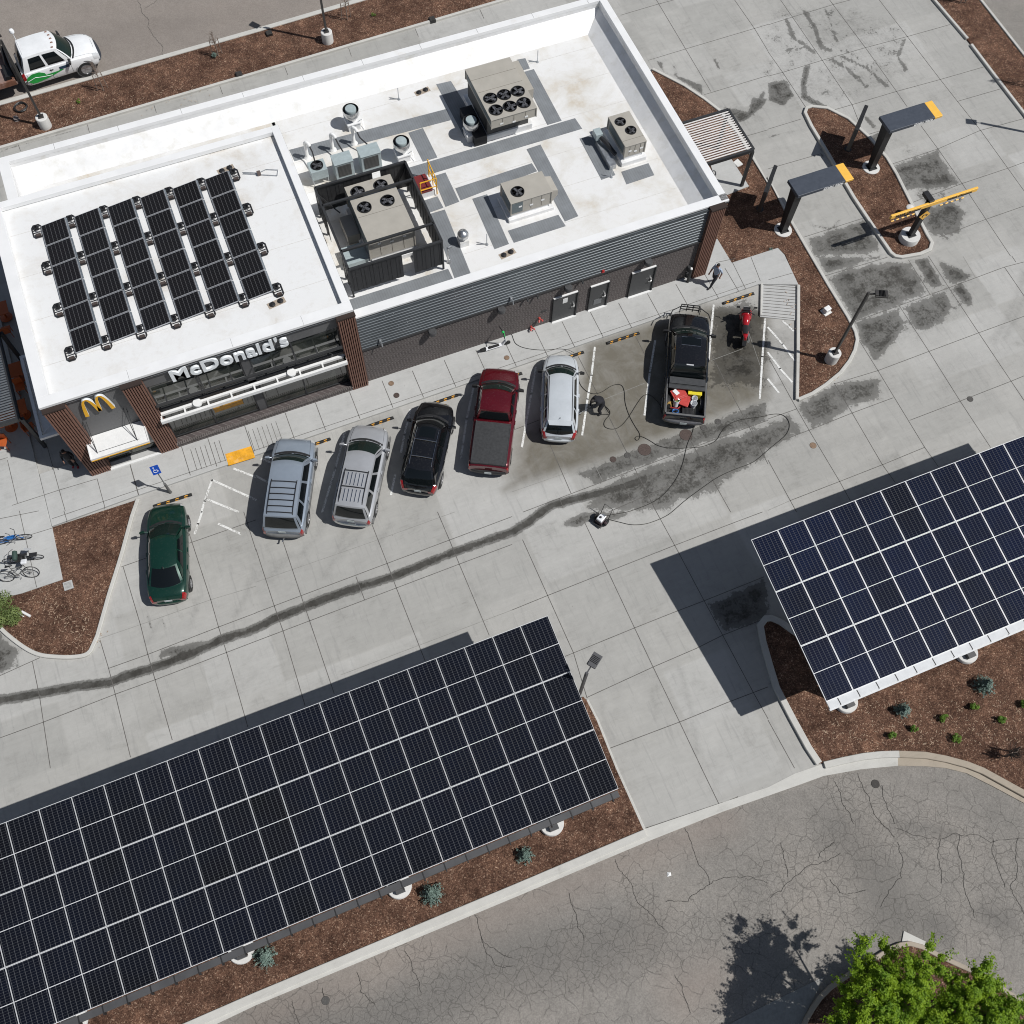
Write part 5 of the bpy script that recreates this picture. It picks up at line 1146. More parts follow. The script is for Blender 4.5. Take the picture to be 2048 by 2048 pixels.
# silver hatchback
t,q=make_car('hatchback','light silver hatchback being washed, with its black mirror caps','car',(12.28,21.85),65.5,dict(L=4.6,W=1.8,top=[(0,.9),(.04,1.0),(.12,1.03),(.5,.99),(.7,.97),(.78,.95),(.92,.84),(1,.66)],wid=[(0,.80),(.05,.91),(.2,.99),(.5,1),(.75,.98),(.9,.88),(1,.62)],
 cab=dict(x=(.76,.625,.115,.03),zr=1.5,wr=.66,wb=.86,cf=.24,rb=.12,win=[(.08,.4),(.43,.68),(.72,.9)],rwv=(.1,.78)),axles=(.19,.80),seams=(.68,.46,.29),handles=(.49,.31),wr=.33,crown=.07,tl=(.3,2.6,5.3,.2),bz=.46,pz=.68,mirmat=M_cblk),LS)
c=MB()
for sy in(-1,1):
    pts=[tuple(q['roof'](sy*.93,v)+Vector((0,0,.012))) for v in np.linspace(0,1,8)]; c.tube(pts,.018,5)
c.build('roof_channel',M_cblk,t)
c=MB(); p=q['roof'](0,.92); c.tube([p,(p.x-.12,0,p.z+.09)],.012,5); c.build('antenna',M_cblk,t)
c=MB(); p=q['roof'](0,1.0); c.add([(p.x+.05,-.56,p.z),(p.x+.05,.56,p.z),(p.x-.2,.5,p.z-.02),(p.x-.2,-.5,p.z-.02),(p.x-.2,.5,p.z-.05),(p.x-.2,-.5,p.z-.05)],[(0,1,2,3),(3,2,4,5)]); c.build('spoiler',LS,t)
# black pickup with open bed
L_=5.95; h=L_/2
t,q=make_car('pickup_truck','big black pickup truck with cleaning gear in its open bed and a brush guard','pickup truck',(18.6,21.1),61.5,dict(L=L_,W=2.05,top=trtop,wid=[(0,.92),(.03,.97),(.2,1),(.82,1),(.95,.93),(1,.84)],
 cab=dict(x=(.79,.665,.40,.345),zr=1.88,wr=.70,wb=.88,cf=.2,rb=.03,win=[(.08,.44),(.5,.88)],rwv=(.12,.85),sunroof=(.1,.36)),axles=(.17,.81),seams=(.74,.54,.36),handles=(.56,.38),wr=.42,crown=.07,bumper=pm('dull_chrome',(.16,.16,.17),.35,metal=.6),bo=.12,bz=.58,pz=.62,tl=(.08,2.0,4.6,.03),mir=1.2,mirmat=M_cblk,
 bed=dict(x=(-h+.10,-h+.325*L_),z=.62,rail=pm('bed_rail_grey',(.13,.13,.13),.5))),BK)
c=MB(); c.b2(-h+.235*L_,-h+.335*L_,-.86,.86,1.14,1.2); c.b2(-h+.275*L_,-h+.335*L_,-.84,.84,1.2,1.27)
for k in range(3): c.b2(-h+.235*L_+k*.2,-h+.235*L_+k*.2+.02,-.86,.86,1.2,1.225)
c.build('folded_bed_cover',pm('folded_cover',(.05,.052,.055),.5),t,bevel=.02)
c=MB(); 
for z in (.75,.95,1.12): c.tube([(h+.1,-.5,z),(h+.32,-.45,z),(h+.32,.45,z),(h+.1,.5,z)],.03,6)
for y in (-.45,-.15,.15,.45): c.tube([(h+.32,y,.6),(h+.32,y,1.14)],.025,6)
for sy in(-1,1): c.tube([(h+.2,sy*.5,1.1),(h-.1,sy*.88,1.12),(h-.45,sy*1.0,1.12)],.025,6)
c.build('brush_guard',M_cblk,t)
p0=q['roof'](0,.1)
c=MB(); c.tube([(x,y,z) for x,y,z in [tuple(q['roof'](u,v)+Vector((0,0,.014))) for u,v in ((-.64,.09),(.64,.09),(.64,.37),(-.64,.37))]],.014,5,closed=True); c.build('sunroof_trim',M_chrome,t)
c=MB(); p=q['roof'](0,1.0); c.box((p.x-.02,0,p.z+.005),(.06,.34,.03)); c.build('brake_light',M_head,t)
t.rotation_euler.z=math.radians(61.5)
RZ=math.radians(61.5); R3_=Matrix.Rotation(RZ,3,'Z')
def inbed(x,y,z): v=R3_@Vector((x,y,0)); return (18.6+v.x,21.1+v.y,z)
BZ=.64
b_x=-h+.10
def cargo(name,label,cat,x,y,z,rz=0): return thing(name,label,cat,inbed(x,y,z),RZ+rz,None)
t=cargo('storage_bin','red plastic tote with its lid askew in the open truck bed','bin',b_x+1.12,.33,BZ,.5)
c=MB(); c.b2(-.24,.24,-.3,.3,0,.38); c.build('tub',pm('tote_red',(.4,.03,.03),.5),t,bevel=.04)
c=MB(); c.b2(-.28,.28,-.34,.34,.38,.42); c.b2(-.2,.2,-.26,.26,.42,.44); c.build('lid',pm('tote_lid',(.5,.06,.05),.45),t,bevel=.03)
c=MB(); c.box((.1,.12,.455),(.3,.2,.02),.3); c.build('paper',M_trim,t)
t=cargo('storage_bin','red plastic lid lying beside the tote in the truck bed','lid',b_x+.85,.0,BZ+.25,-.3); c=MB(); c.b2(-.3,.3,-.22,.22,0,.05); c.build('lid',pm('tote_lid',(.5,.06,.05),.45),t,bevel=.05); c=MB(); c.b2(-.22,.22,-.15,.15,-.25,.0); c.build('tub',pm('tote_red',(.4,.03,.03),.5),t)
t=cargo('yellow_case','yellow plastic case at the front of the truck bed','case',b_x+1.3,-.42,BZ,0); c=MB(); c.b2(-.14,.14,-.3,.3,0,.4); c.b2(-.17,.17,-.33,.33,.4,.44); c.build('shell',pm('case_yellow',(.75,.62,.03),.45),t,bevel=.03)
c=MB(); c.tube([(0,-.1,.44),(0,-.1,.5),(0,.1,.5),(0,.1,.44)],.015,6); c.build('handle',M_cblk,t)
def bucket(label,x,y,z,col,tilt=0,r=.15):
    t=cargo('bucket',label,'bucket',x,y,z); t.rotation_euler=(0,tilt,RZ); c=MB(); c.lathe([(r*.8,0),(r,.34),(r+.012,.34),(r+.012,.37),(r,.37),(r*.9,.3),(r*.75,.03),(0,.03)],22); c.build('pail',col,t,smooth=40)
    c=MB(); c.tube([(0,r*math.cos(a),.36+.0+r*.5*math.sin(a)) for a in np.linspace(0,PI,9)],.006,5); c.build('bail',M_steel,t); return t
WP=pm('white_plastic',(.75,.76,.78),.4,var=.05)
t=bucket('open white bucket with a green rag inside in the truck bed',b_x+.66,.42,BZ+.05,WP,.3); c=MB(); c.lathe([(.0,.27),(.1,.28),(.12,.25)],10); c.build('rag',pm('rag_green',(.15,.25,.05),.9,var=.5,scale=30),t)
t=bucket('white bucket standing in the right side of the truck bed',b_x+.72,-.4,BZ,WP); t=bucket('second white bucket stacked in front of the other on the right of the bed',b_x+.98,-.43,BZ+.02,WP,0,.13)
t=cargo('spray_wand','coiled blue hose and red tool lying by the tailgate in the truck bed','hose',b_x+.3,.42,BZ); c=MB(); c.tube([(.1*math.cos(a),.14*math.sin(a),.06+a*.008) for a in np.linspace(0,14,50)],.02,6); c.build('coil',pm('hose_blue',(.03,.15,.45),.5),t); c=MB(); c.tube([(.2,.25,.1),(.15,-.1,.16),(.3,-.22,.1)],.03,6); c.build('grip',pm('tote_red',(.4,.03,.03),.5),t)
t=cargo('mop_head','tan mop bundle against the left wall of the truck bed','mop',b_x+.7,.72,BZ+.1); c=MB()
for k in range(26):
    a=random.random()*6.28; r=.05+.1*random.random(); c.tube([(0,0,.15),(r*math.cos(a),r*math.sin(a),.12),(r*1.5*math.cos(a),r*1.5*math.sin(a),.0)],.014,4)
c.build('strands',pm('mop_tan',(.5,.33,.1),.9,var=.3,scale=20),t)
t=cargo('floor_mat','folded black ribbed mat in the rear of the truck bed','mat',b_x+.35,-.15,BZ); c=MB(); c.b2(-.2,.22,-.25,.25,0,.14)
for k in range(8): c.b2(-.2,.22,-.24+k*.062,-.22+k*.062,.14,.155)
c.build('mat',M_cblk,t,bevel=.01)
# flatbed truck
WT=paint('white_paint',(.80,.81,.82),0,.35,.6); L_=3.3; hd=math.radians(4)
Cx,Cy=-3.05-1.65*math.cos(hd),51.4-1.65*math.sin(hd)-.12
Cx-=.5
t,q=make_car('flatbed_truck','white crew-cab utility truck with green leaf decal and a rusty flatbed','truck',(Cx,Cy+.35),4,dict(L=4.2,W=2.05,top=[(0,1.25),(.05,1.28),(.3,1.28),(.55,1.27),(.68,1.26),(.85,1.2),(1,1.0)],wid=[(0,.96),(.1,1),(.5,1),(.75,1),(.93,.92),(1,.76)],
 cab=dict(x=(.65,.52,.1,.03),zr=2.12,wr=.72,wb=.9,cf=.28,rb=.03,win=[(.1,.46),(.52,.86)],rwv=(.15,.85)),axles=(.78,),seams=(.62,.36,.06),handles=(.37,),wr=.46,crown=.1,zb=.45,fbumper=M_tan,bumper=M_cblk,bo=.1,bz=.72,pz=.8,arch=M_tan,mirmat=M_cblk,mir=1.4,hl=(.34,2.6,5.4),hmat=M_cblk),WT,group=None)
c=MB(); P=[]
for dx,z in ((-.25,1.12),(-.02,1.0),(.12,.85),(.16,.6)): P.append([(2.1+dx-.22*abs(u)**3,u*.84,z) for u in np.linspace(-1,1,11)])
c.grid(P); c.build('front_grille',pm('truck_grille',(.045,.055,.075),.35,metal=.3),t,smooth=40)
GR=pm('decal_green',(.02,.32,.06),.4); h=2.1
w_=1.03; c=MB()
leaf=[(-1.98,.86),(-1.9,1.06),(-1.6,1.2),(-1.2,1.2),(-.95,1.05),(-.9,.92),(-.2,.93),(-.15,.98),(.1,.93),(-.5,.78),(-1.0,.66),(-1.5,.6),(-1.75,.62)]
for sy in(-1,1):
    vs=[(x,sy*(w_+.006),z) for x,z in leaf]; c.add(vs,[tuple(range(len(vs)))])
c.build('leaf_decal',GR,t,split=True)
c=MB()
for sy in(-1,1):
    c.tube([(-1.95,sy*(w_+.01),.82),(-1.5,sy*(w_+.01),.95),(-1.1,sy*(w_+.01),.86),(-.6,sy*(w_+.01),.8)],.014,4)
c.build('decal_vein',WT,t,split=True)
c=MB()
for sy in(-1,1): c.b2(-.12,.42,sy*(w_),sy*(w_+.01),.98,1.14)
c.build('door_sign',pm('sign_navy',(.02,.05,.09),.4),t,split=True)
for v in (.06,.06,.06,.06,.06): pass
for y in (-.62,-.3,0,.3,.62):
    p=q['roof'](y/.74,.08); c=MB(); c.b2(p.x-.07,p.x+.05,y-.03,y+.03,p.z,p.z+.04); c.build('marker_light',pm('amber_dull',(.28,.16,.12),.4),t)
c=MB(); c.tube([(-1.62,.72,2.1),(-1.62,.72,2.55)],.02,6); c.lathe([(0,2.5),(.12,2.55),(.14,2.64),(.1,2.74),(0,2.78)],14,(-1.62,.72,0)); c.tube([(-1.6,-.5,2.11),(-1.62,.5,2.11)],.012,5); c.build('beacon',WT,t,smooth=True)
RU=pm('rust_bed',(.17,.075,.045),.8,var=.35,scale=3,grime=((.30,.22,.2),1.5,.5))
c=MB(); c.b2(-7.0,-2.45,-1.1,1.1,.95,1.05); c.build('bed_deck',pm('bed_deck',(.24,.17,.15),.85,var=.3,scale=2,grime=((.12,.07,.05),2,.55)),t)
c=MB()
for sy in(-1,1): c.b2(-7.0,-2.5,sy*1.1-.06,sy*1.1+.06,.98,1.3)
c.b2(-2.62,-2.5,-1.1,1.1,1.05,1.3); c.build('bed_side',RU,t,bevel=.01)
c=MB(); c.b2(-2.42,-2.34,-1.05,1.05,1.0,2.0); c.tube([(-2.5,-.9,1.2),(-2.6,0,1.5),(-2.5,.9,1.8)],.1,8); c.b2(-2.9,-2.5,-.85,.1,1.05,1.35); c.build('headboard',M_cblk,t)
c=MB(); c.b2(-7,-2.2,-.45,.45,.5,.9); c.build('chassis',M_cblk,t)
for sy in(-1,1):
    c=MB(); Mx=Matrix.Rotation(-sy*PI/2,3,'X'); c.lathe([(.2,-.5),(.46,-.5),(.48,-.45),(.48,-.03),(.46,0),(.3,0)],26,(-4.3,sy*1.08,.48),Mx); wh=c.build('wheel',M_tyre,t,smooth=35)
    c=MB(); c.lathe([(.3,-.01),(.26,-.08),(.1,-.1),(.09,.0),(0,.0)],24,(-4.3,sy*1.08,.48),Mx); c.build('rim',M_rim,wh,smooth=30)
# ================================================================ CARPORTS
M_pvL=pv_mat('sky_tint_pv_cells',((.005,.006,.010),(.006,.010,.030),(.007,.007,.009)),(.018,.014,.17,.10,(.33,.34,.36)),6,12,1.02,1.04)  # bluer cell colour paints the sky reflection on the right carport
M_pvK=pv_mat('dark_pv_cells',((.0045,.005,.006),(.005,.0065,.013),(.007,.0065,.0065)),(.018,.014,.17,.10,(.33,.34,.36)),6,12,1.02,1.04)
M_white_al=pm('white_aluminium',(.62,.63,.64),.4,var=.05); M_beam=pm('carport_beam',(.07,.07,.073),.5,var=.15,scale=1.5)
def carport(label,xr,n,pw,y_hi,y_lo,z_hi,z_lo,piers,edge,side):
    t=thing('solar_carport',label,'carport',(xr,y_hi,0)); sl=(z_hi-z_lo)/(y_hi-y_lo); ang=math.atan(sl); Ls=math.hypot(y_hi-y_lo,z_hi-z_lo)
    M=Matrix.Rotation(ang,3,'X')
    pl_=Ls/3; n_=n; proto=None
    for i in range(n_):
        for j in range(3):
            x=-side*(i+.5)*pw; s=-(j+.5)*pl_; loc=(x,s*math.cos(ang),z_hi+s*math.sin(ang))
            if proto is None:
                c=MB(); c.b2(-pw/2+.004,pw/2-.004,-pl_/2+.004,pl_/2-.004,-.045,0); proto=c.build('solar_panel',M_white_al,t)
                c=MB(); g=.028 if edge else .017
                fy=pl_/2-(.03 if edge else .024)
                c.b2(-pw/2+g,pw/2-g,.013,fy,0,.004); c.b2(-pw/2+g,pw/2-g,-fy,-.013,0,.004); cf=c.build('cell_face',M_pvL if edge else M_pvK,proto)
                proto.location=loc; proto.rotation_euler=(ang,0,0)
            else: o=copy_tree(proto,t); o.location=loc
    x0,x1=(-n_*pw,0) if side>0 else (0,n_*pw); yl=y_lo-y_hi
    c=MB()
    for k in range(8):
        s=-Ls*(k+.5)/8; c.beam((x0+.05,s*math.cos(ang),z_hi-.13+s*math.sin(ang)),(x1-.05,s*math.cos(ang),z_hi-.13+s*math.sin(ang)),.06,.14)
    c.build('purlin',M_beam,t)
    c=MB()
    if edge: c.b2(x0+.02,x1-.02,yl-.29,yl+.03,z_lo-.12,z_lo-.05); c.b2(x0+.02,x1-.0,yl-.36,yl-.25,z_lo-.2,z_lo-.13)
    else: c.b2(x0+.02,x1-.05,yl-.26,yl-.02,z_lo-.32,z_lo-.1)
    o=c.build('edge_gutter',M_white_al if edge else M_beam,t,bevel=.01)
    c=MB()
    for k in range(int(n_*1.4)): 
        x=x0+.5+k*(x1-x0)/(n_*1.4); c.b2(x-.02,x+.02,yl-(.30 if edge else .34),yl-.02,z_lo-.34 if not edge else z_lo-.13,z_lo-.085 if not edge else z_lo-.045)
    c.build('bracket',M_cblk,t,split=True)
    for px,py in piers:
        c=MB(); yb=py-y_hi; c.beam((px-xr,yb+.0,.1),(px-xr,yb+.5,z_lo-.3),.26,.3); c.beam((px-xr,-.4,z_hi-.32),(px-xr,yl-.1,z_lo-.35),.22,.26,0); c.beam((px-xr,yb-.15,.26),(px-xr,yb-.15,.5),.36,.36); c.build('column',M_beam,t)
        c=MB(); c.lathe([(.5,-.05),(.5,.22),(.47,.26),(0,.26)],30,(px-xr,yb-.02,0)); c.build('pier',M_white,t,smooth=40)
    return t
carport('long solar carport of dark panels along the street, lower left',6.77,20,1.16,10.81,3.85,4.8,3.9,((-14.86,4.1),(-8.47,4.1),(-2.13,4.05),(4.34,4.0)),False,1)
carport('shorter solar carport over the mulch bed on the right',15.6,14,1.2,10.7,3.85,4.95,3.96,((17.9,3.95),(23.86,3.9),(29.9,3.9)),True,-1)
# ================================================================ LIGHT POLES
def light_pole(label,x,y,h,heads,pier=(.32,.75),base=0,mast=.055,mat=None):
    t=thing('street_lamp',label,'street lamp',(x,y,base),0,None)
    if pier: c=MB(); c.lathe([(pier[0],-.1),(pier[0],pier[1]-.03),(pier[0]-.03,pier[1]),(0,pier[1])],26); c.build('pier',M_white,t,smooth=40); z0=pier[1]
    else: z0=0
    mt=mat or M_bronze
    c=MB(); c.b2(-.14,.14,-.14,.14,z0,z0+.05); c.beam((0,0,z0),(0,0,h),mast*2,mast*2); c.build('pole',mt,t)
    for a in heads:
        d=Vector((math.cos(a),math.sin(a),0)); c=MB(); c.beam(Vector((0,0,h-.1)),d*.3+Vector((0,0,h-.06)),.05,.08); c.build('arm',mt,t)
        M=Matrix.Rotation(a,3,'Z'); c=MB(); c.box(d*.58+Vector((0,0,h-.04)),(.56,.38,.09),0,0,M); c.box(d*.35+Vector((0,0,h+.03)),(.16,.3,.07),0,0,M)
        for k in range(5): c.box(d*(.48+k*.06)+Vector((0,0,h+.03)),(.015,.34,.05),0,0,M)
        hd_=c.build('lamp_head',mt,t,bevel=.01); c=MB(); c.box(d*.62+Vector((0,0,h-.09)),(.4,.3,.012),0,0,M); c.build('lens',pm('lamp_lens',(.5,.5,.48),.3),hd_)
    return t
M_bronze=pm('bronze_pole',(.045,.042,.04),.45,var=.15)
light_pole('street lamp on a concrete pier in the rounded mulch bed beside the ramp',25.72,19.18,5.6,(-.45,))
light_pole('street lamp on a concrete pier beside the coiled hose in the back mulch strip',-6.94,47.72,5.7,(1.9,-2.3))
light_pole('street lamp on a concrete pier in the back mulch strip above the long roof',9.22,48.4,5.7,(2.2,))
p=W(2,2,650,1175,5.6); light_pole('grey street lamp rising past the corner of the left carport',7.12,7.98,5.6,(.62,),None,0,.05,pm('grey_pole',(.075,.075,.08),.5))
p=W(3,0,1590,935); light_pole('street lamp on a pier at the far right edge of the lot',p.x+3.3,p.y-2.3,5.6,(2.6,))
# ================================================================ DRIVE-THRU
M_navy=pm('canopy_slate',(.055,.065,.085),.5,var=.1); M_arm=pm('canopy_yellow',(.88,.50,.08),.45,var=.04)
def order_canopy(label,x,y,dx):
    t=thing('order_canopy',label,'canopy',(x,y,0),0,'drive-through order canopies')
    c=MB(); c.lathe([(.47,-.05),(.47,.1),(.45,.12),(0,.12)],30); c.build('footing',M_white,t,smooth=40)
    c=MB(); c.b2(-.24,.24,-.24,.24,.12,.15)
    for a in (-.19,.19):
        for b_ in (-.19,.19): c.lathe([(.025,.15),(.025,.2),(0,.2)],8,(a,b_,0))
    c.build('base_plate',M_cblk,t)
    c=MB(); c.add([(-.17,-.15,.15),(.17,-.15,.15),(.17,.15,.15),(-.17,.15,.15),(-.2+dx,-.2,3.05),(.22+dx,-.2,3.05),(.22+dx,.35,3.05),(-.2+dx,.35,3.05)],[(0,1,2,3),(4,7,6,5),(0,4,5,1),(1,5,6,2),(2,6,7,3),(3,7,4,0)]); c.build('post',M_cblk,t)
    c=MB(); c.b2(-.25+dx,2.45+dx,-.42,.68,3.05,3.24); cn=c.build('roof',M_navy,t,bevel=.02)
    c=MB(); c.b2(2.455+dx,2.92+dx,-.42,.68,3.08,3.22); c.build('roof_end',M_arm,t,bevel=.02)
    me=text_mesh('Order Here',.2,.008,shear=.15,bold=.007); text_obj('lettering',me,M_trim,cn,Matrix(((1.15,0,0,1.75+dx),(0,0,-1,-.43),(0,1,0,3.08),(0,0,0,1))))
    return t
order_canopy('slate order canopy with yellow tip standing in the drive-through island',33.78,29.15,-.1); order_canopy('slate order canopy with yellow tip standing beside the building bed',27.28,27.12,-.05)
def menu(label,x,y,a):
    t=thing('menu_board',label,'menu board',(x,y,0),a,'drive-through menu boards seen edge-on')
    c=MB(); c.lathe([(.2,0),(.2,.08),(0,.08)],20); c.b2(-.1,.1,-.08,.08,.05,.9); c.build('base',M_cblk,t)
    c=MB(); c.b2(-.85,.85,-.1,.1,.75,2.3); c.b2(-.25,.5,-.12,.0,1.0,1.9); c.build('cabinet',M_cblk,t,bevel=.01)
    c=MB(); c.b2(-.75,.75,-.082,-.072,.85,2.2); c.build('screen',pm('menu_screen',(.02,.022,.025),.15),t)
    c=MB(); c.b2(-.95,.95,-.1,.1,2.3,2.36); c.build('cap',M_cblk,t)
menu('black menu board edge-on in the drive-through island',33.25,30.75,math.radians(44)); menu('black menu board edge-on in the bed beside the building',26.8,28.8,math.radians(46))
t=thing('clearance_bar','yellow height clearance bar on a black post at the drive-through island tip','height bar',(33.2,24.25,0))
c=MB(); c.lathe([(.52,-.05),(.52,.38),(.5,.42),(0,.42)],32); c.build('footing',M_white,t,smooth=40)
c=MB(); c.b2(-.13,.13,-.13,.13,.42,3.05); c.b2(-.13,.16,-.12,.55,2.9,3.1); c.b2(-.22,.22,-.2,.2,.42,.46); c.build('post',M_cblk,t,bevel=.01)
c=MB(); c.b2(-2.32,2.72,-.18,-.06,2.76,3.0); bar=c.build('bar',M_arm,t,bevel=.015)
for s_,xx in (('Vehicle Clearance',-1.35),('Vehicle Clearance',1.65)):
    me=text_mesh(s_,.21,.006,shear=.25,bold=.010); text_obj('lettering',me,M_cblk,bar,Matrix(((.95,0,0,xx),(0,0,-1,-.19),(0,1,0,2.80),(0,0,0,1))))
for a,b_ in ((-2.1,-.75),(.75,2.15)):
    n=9; c=MB()
    for k in range(n): c.tube([(a+(b_-a)*k/n,-.1,2.45),(a+(b_-a)*(k+1)/n,-.1,2.45)],.035,8,k%2)
    hb=c.build('hanging_tube',[M_arm,M_cblk],t)
    c=MB()
    for x in (a+.1,b_-.1): c.tube([(x,-.1,2.45),(x,-.1,2.78)],.008,5)
    c.build('chain',M_steel,hb)
c=MB(); Mr=Matrix.Rotation(math.radians(0),3,'Z'); c.add([(x,-.16,z) for x,z in ((0,1.75),(.32,2.07),(0,2.39),(-.32,2.07))]+[(x,-.14,z) for x,z in ((0,1.75),(.32,2.07),(0,2.39),(-.32,2.07))],[(0,1,2,3),(7,6,5,4),(0,4,5,1),(1,5,6,2),(2,6,7,3),(3,7,4,0)]); dm=c.build('warning_sign',M_arm,t)
c=MB(); c.tube([(-.12,-.168,1.98),(-.12,-.168,2.15),(.05,-.168,2.15),(.12,-.168,2.06)],.018,5); c.add([(.06,-.168,2.12),(.18,-.168,2.12),(.12,-.168,1.98)],[(0,1,2)]); c.build('arrow_symbol',M_cblk,dm)
# round vents in the island
q=W(3,0,1040,1625); t=thing('round_bollard_light','white round-topped bollard behind the clearance bar','bollard',(q.x,q.y,.07)); c=MB(); c.lathe([(.1,0),(.1,.5)],16); c.build('stem',M_cblk,t); c=MB(); c.lathe([(.2,.5),(.2,.56),(.12,.6),(0,.6)],20); c.build('cap',M_white,t,smooth=40)
# ================================================================ PERGOLAS
t=thing('pergola','black framed louvred pergola attached to the east wall','pergola',(24.5,32,0))
c=MB()
X0_,X1_,Y0_,Y1_=-2.02,2.08,-1.5,1.38
for y in (Y0_,Y1_): c.beam((X0_,y,2.75),(X1_,y,2.75),.12,.2)
for x in (X0_+.05,X1_): c.beam((x,Y0_,2.752),(x,Y1_,2.752),.12,.2)
for y in (Y0_+.02,Y1_-.02): c.beam((X1_,y,.0),(X1_,y,2.65),.14,.14)
c.build('frame',M_dk,t)
c=MB()
for k in range(18):
    y=Y0_+.15+k*(Y1_-Y0_-.3)/17; c.box(((X0_+X1_)/2,y,2.83),(X1_-X0_-.14,.065,.012),0,0,Matrix.Rotation(math.radians(14),3,'X'))
c.build('louvre',pm('louvre_light',(.62,.6,.58),.4),t)
c=MB(); c.prism([W(2,0,1490,1240)[:2],W(2,0,1640,1190)[:2],W(2,0,1785,1415)[:2],W(2,0,1620,1480)[:2],W(2,0,1560,1440)[:2]],-.05,.11); struct(c.build('concrete_pad',M_walk))
c=MB(); c.prism([W(2,0,1665,1235)[:2],W(2,0,1700,1210)[:2],W(2,0,1740,1250)[:2],W(2,0,1700,1270)[:2]],-.05,.12); struct(c.build('concrete_pad',M_white))
t=thing('wall_coil','loop of dark hose lying on the pad under the east pergola','hose',(W(2,0,1525,1320).x,W(2,0,1525,1320).y,.12)); c=MB(); c.tube([(-.05,-.2,.02),(-.08,.1,.02),(.05,.2,.02),(.1,.05,.02),(.0,-.15,.03)],.015,6); c.build('loop',M_cblk,t)
t=thing('pergola','dark louvred patio pergola on posts beside the west wall','pergola',(-11.05,31.5,.12))
c=MB()
for y in (-3.25,3.9): c.beam((-6,y,2.75),(0,y,2.75),.14,.2)
for x in (0,-6): c.beam((x,-3.3,2.752),(x,3.95,2.752),.14,.2)
for x,y in ((.1,-3.2),(.1,1.6),(-5.9,-3.2),(-5.9,1.6)): c.beam((x,y,0),(x,y,2.65),.16,.16)
c.build('frame',M_dk,t)
c=MB()
for k in range(52): y=-3.15+k*.136; c.box((-3,y,2.8),(5.9,.095,.015),0,0,Matrix.Rotation(math.radians(-20),3,'X'))
c.build('louvre',pm('louvre_grey',(.20,.215,.23),.5,metal=.3),t)
t=thing('side_awning','white framed window awning on the west wall beside the corner screen','awning',(-9.9,28.3,0))
c=MB(); c.b2(-.5,-.36,-1.35,3.2,2.7,2.85); c.b2(-.36,.58,-1.35,-1.2,2.7,2.85); c.b2(-.36,.58,3.05,3.2,2.7,2.85); c.b2(.45,.58,-1.2,3.05,2.7,2.85); c.build('frame',M_trim,t)
c=MB(); 
for k in range(4): c.beam((-.36,-1.1+k*1.1,2.78),(.45,-.6+k*1.1,2.78),.03,.03)
c.b2(-.36,.45,-1.2,3.05,2.66,2.69); c.build('panel',M_trim,t)
M_or=pm('orange_furniture',(.45,.10,.025),.45,var=.08)
def chair(label,x,y,rz):
    t=thing('patio_chair',label,'chair',(x,y,.12),rz,'orange patio chairs')
    c=MB(); c.b2(-.22,.22,-.22,.22,.42,.46); c.build('seat',M_or,t,bevel=.01); c=MB(); c.b2(-.22,.22,.19,.23,.46,.88); c.build('backrest',M_or,t,bevel=.01)
    for a in(-.19,.19):
        for b_ in(-.19,.19): c=MB(); c.beam((a,b_,0),(a,b_,.42),.03,.03); c.build('leg',M_or,t)
def table(label,x,y):
    t=thing('patio_table',label,'table',(x,y,.12),0,'orange patio tables')
    c=MB(); c.b2(-.35,.35,-.4,.4,.70,.74); c.build('tabletop',M_or,t,bevel=.01); c=MB(); c.lathe([(.3,0),(.3,.02),(.05,.05),(.05,.7)],16); c.build('pedestal',M_or,t)
chair('orange patio chair out in the sunlight past the pergola edge',-12.63,28.95,-.4)
table('orange patio table in the shade just behind the sunlit chair',-12.2,29.9); chair('orange patio chair nearest the front pergola post',-11.35,29.3,1.6); table('orange patio table half under the front of the pergola roof',-11.5,30.3)
chair('orange patio chair beside the middle of the pergola edge',-11.3,31.6,0); table('orange patio table beside the middle of the pergola edge',-11.3,32.4); chair('orange patio chair near the second pergola post',-11.3,35.0,3.1); table('orange patio table farthest back along the west wall',-11.25,36.1)
# ================================================================ STREET FURNITURE
def wheel_stop(label,a,b_):
    d=b_-a; t=thing('wheel_stop',label,'wheel stop',((a+b_)/2)[:3],math.atan2(d.y,d.x),'black wheel stops with yellow patches'); l=min(d.length,1.83)/2
    c=MB(); c.add([(-l,-.08,0),(l,-.08,0),(l,.08,0),(-l,.08,0),(-l+.05,-.045,.1),(l-.05,-.045,.1),(l-.05,.045,.1),(-l+.05,.045,.1)],[(3,2,1,0),(4,5,6,7),(0,1,5,4),(1,2,6,5),(2,3,7,6),(3,0,4,7)]); c.build('rubber_block',M_cblk,t,bevel=.01)
    for k in range(4):
        x=-l+.28+k*(2*l-.56)/3; c=MB(); c.add([(x-.10,-.078,.012),(x+.05,-.078,.012),(x+.09,-.040,.103),(x-.07,-.040,.103),(x+.09,.0,.105),(x-.03,.0,.105)],[(0,1,2,3),(3,2,4,5)]); c.build('yellow_patch',pm('stop_yellow',(.75,.36,.04),.6,var=.2),t)
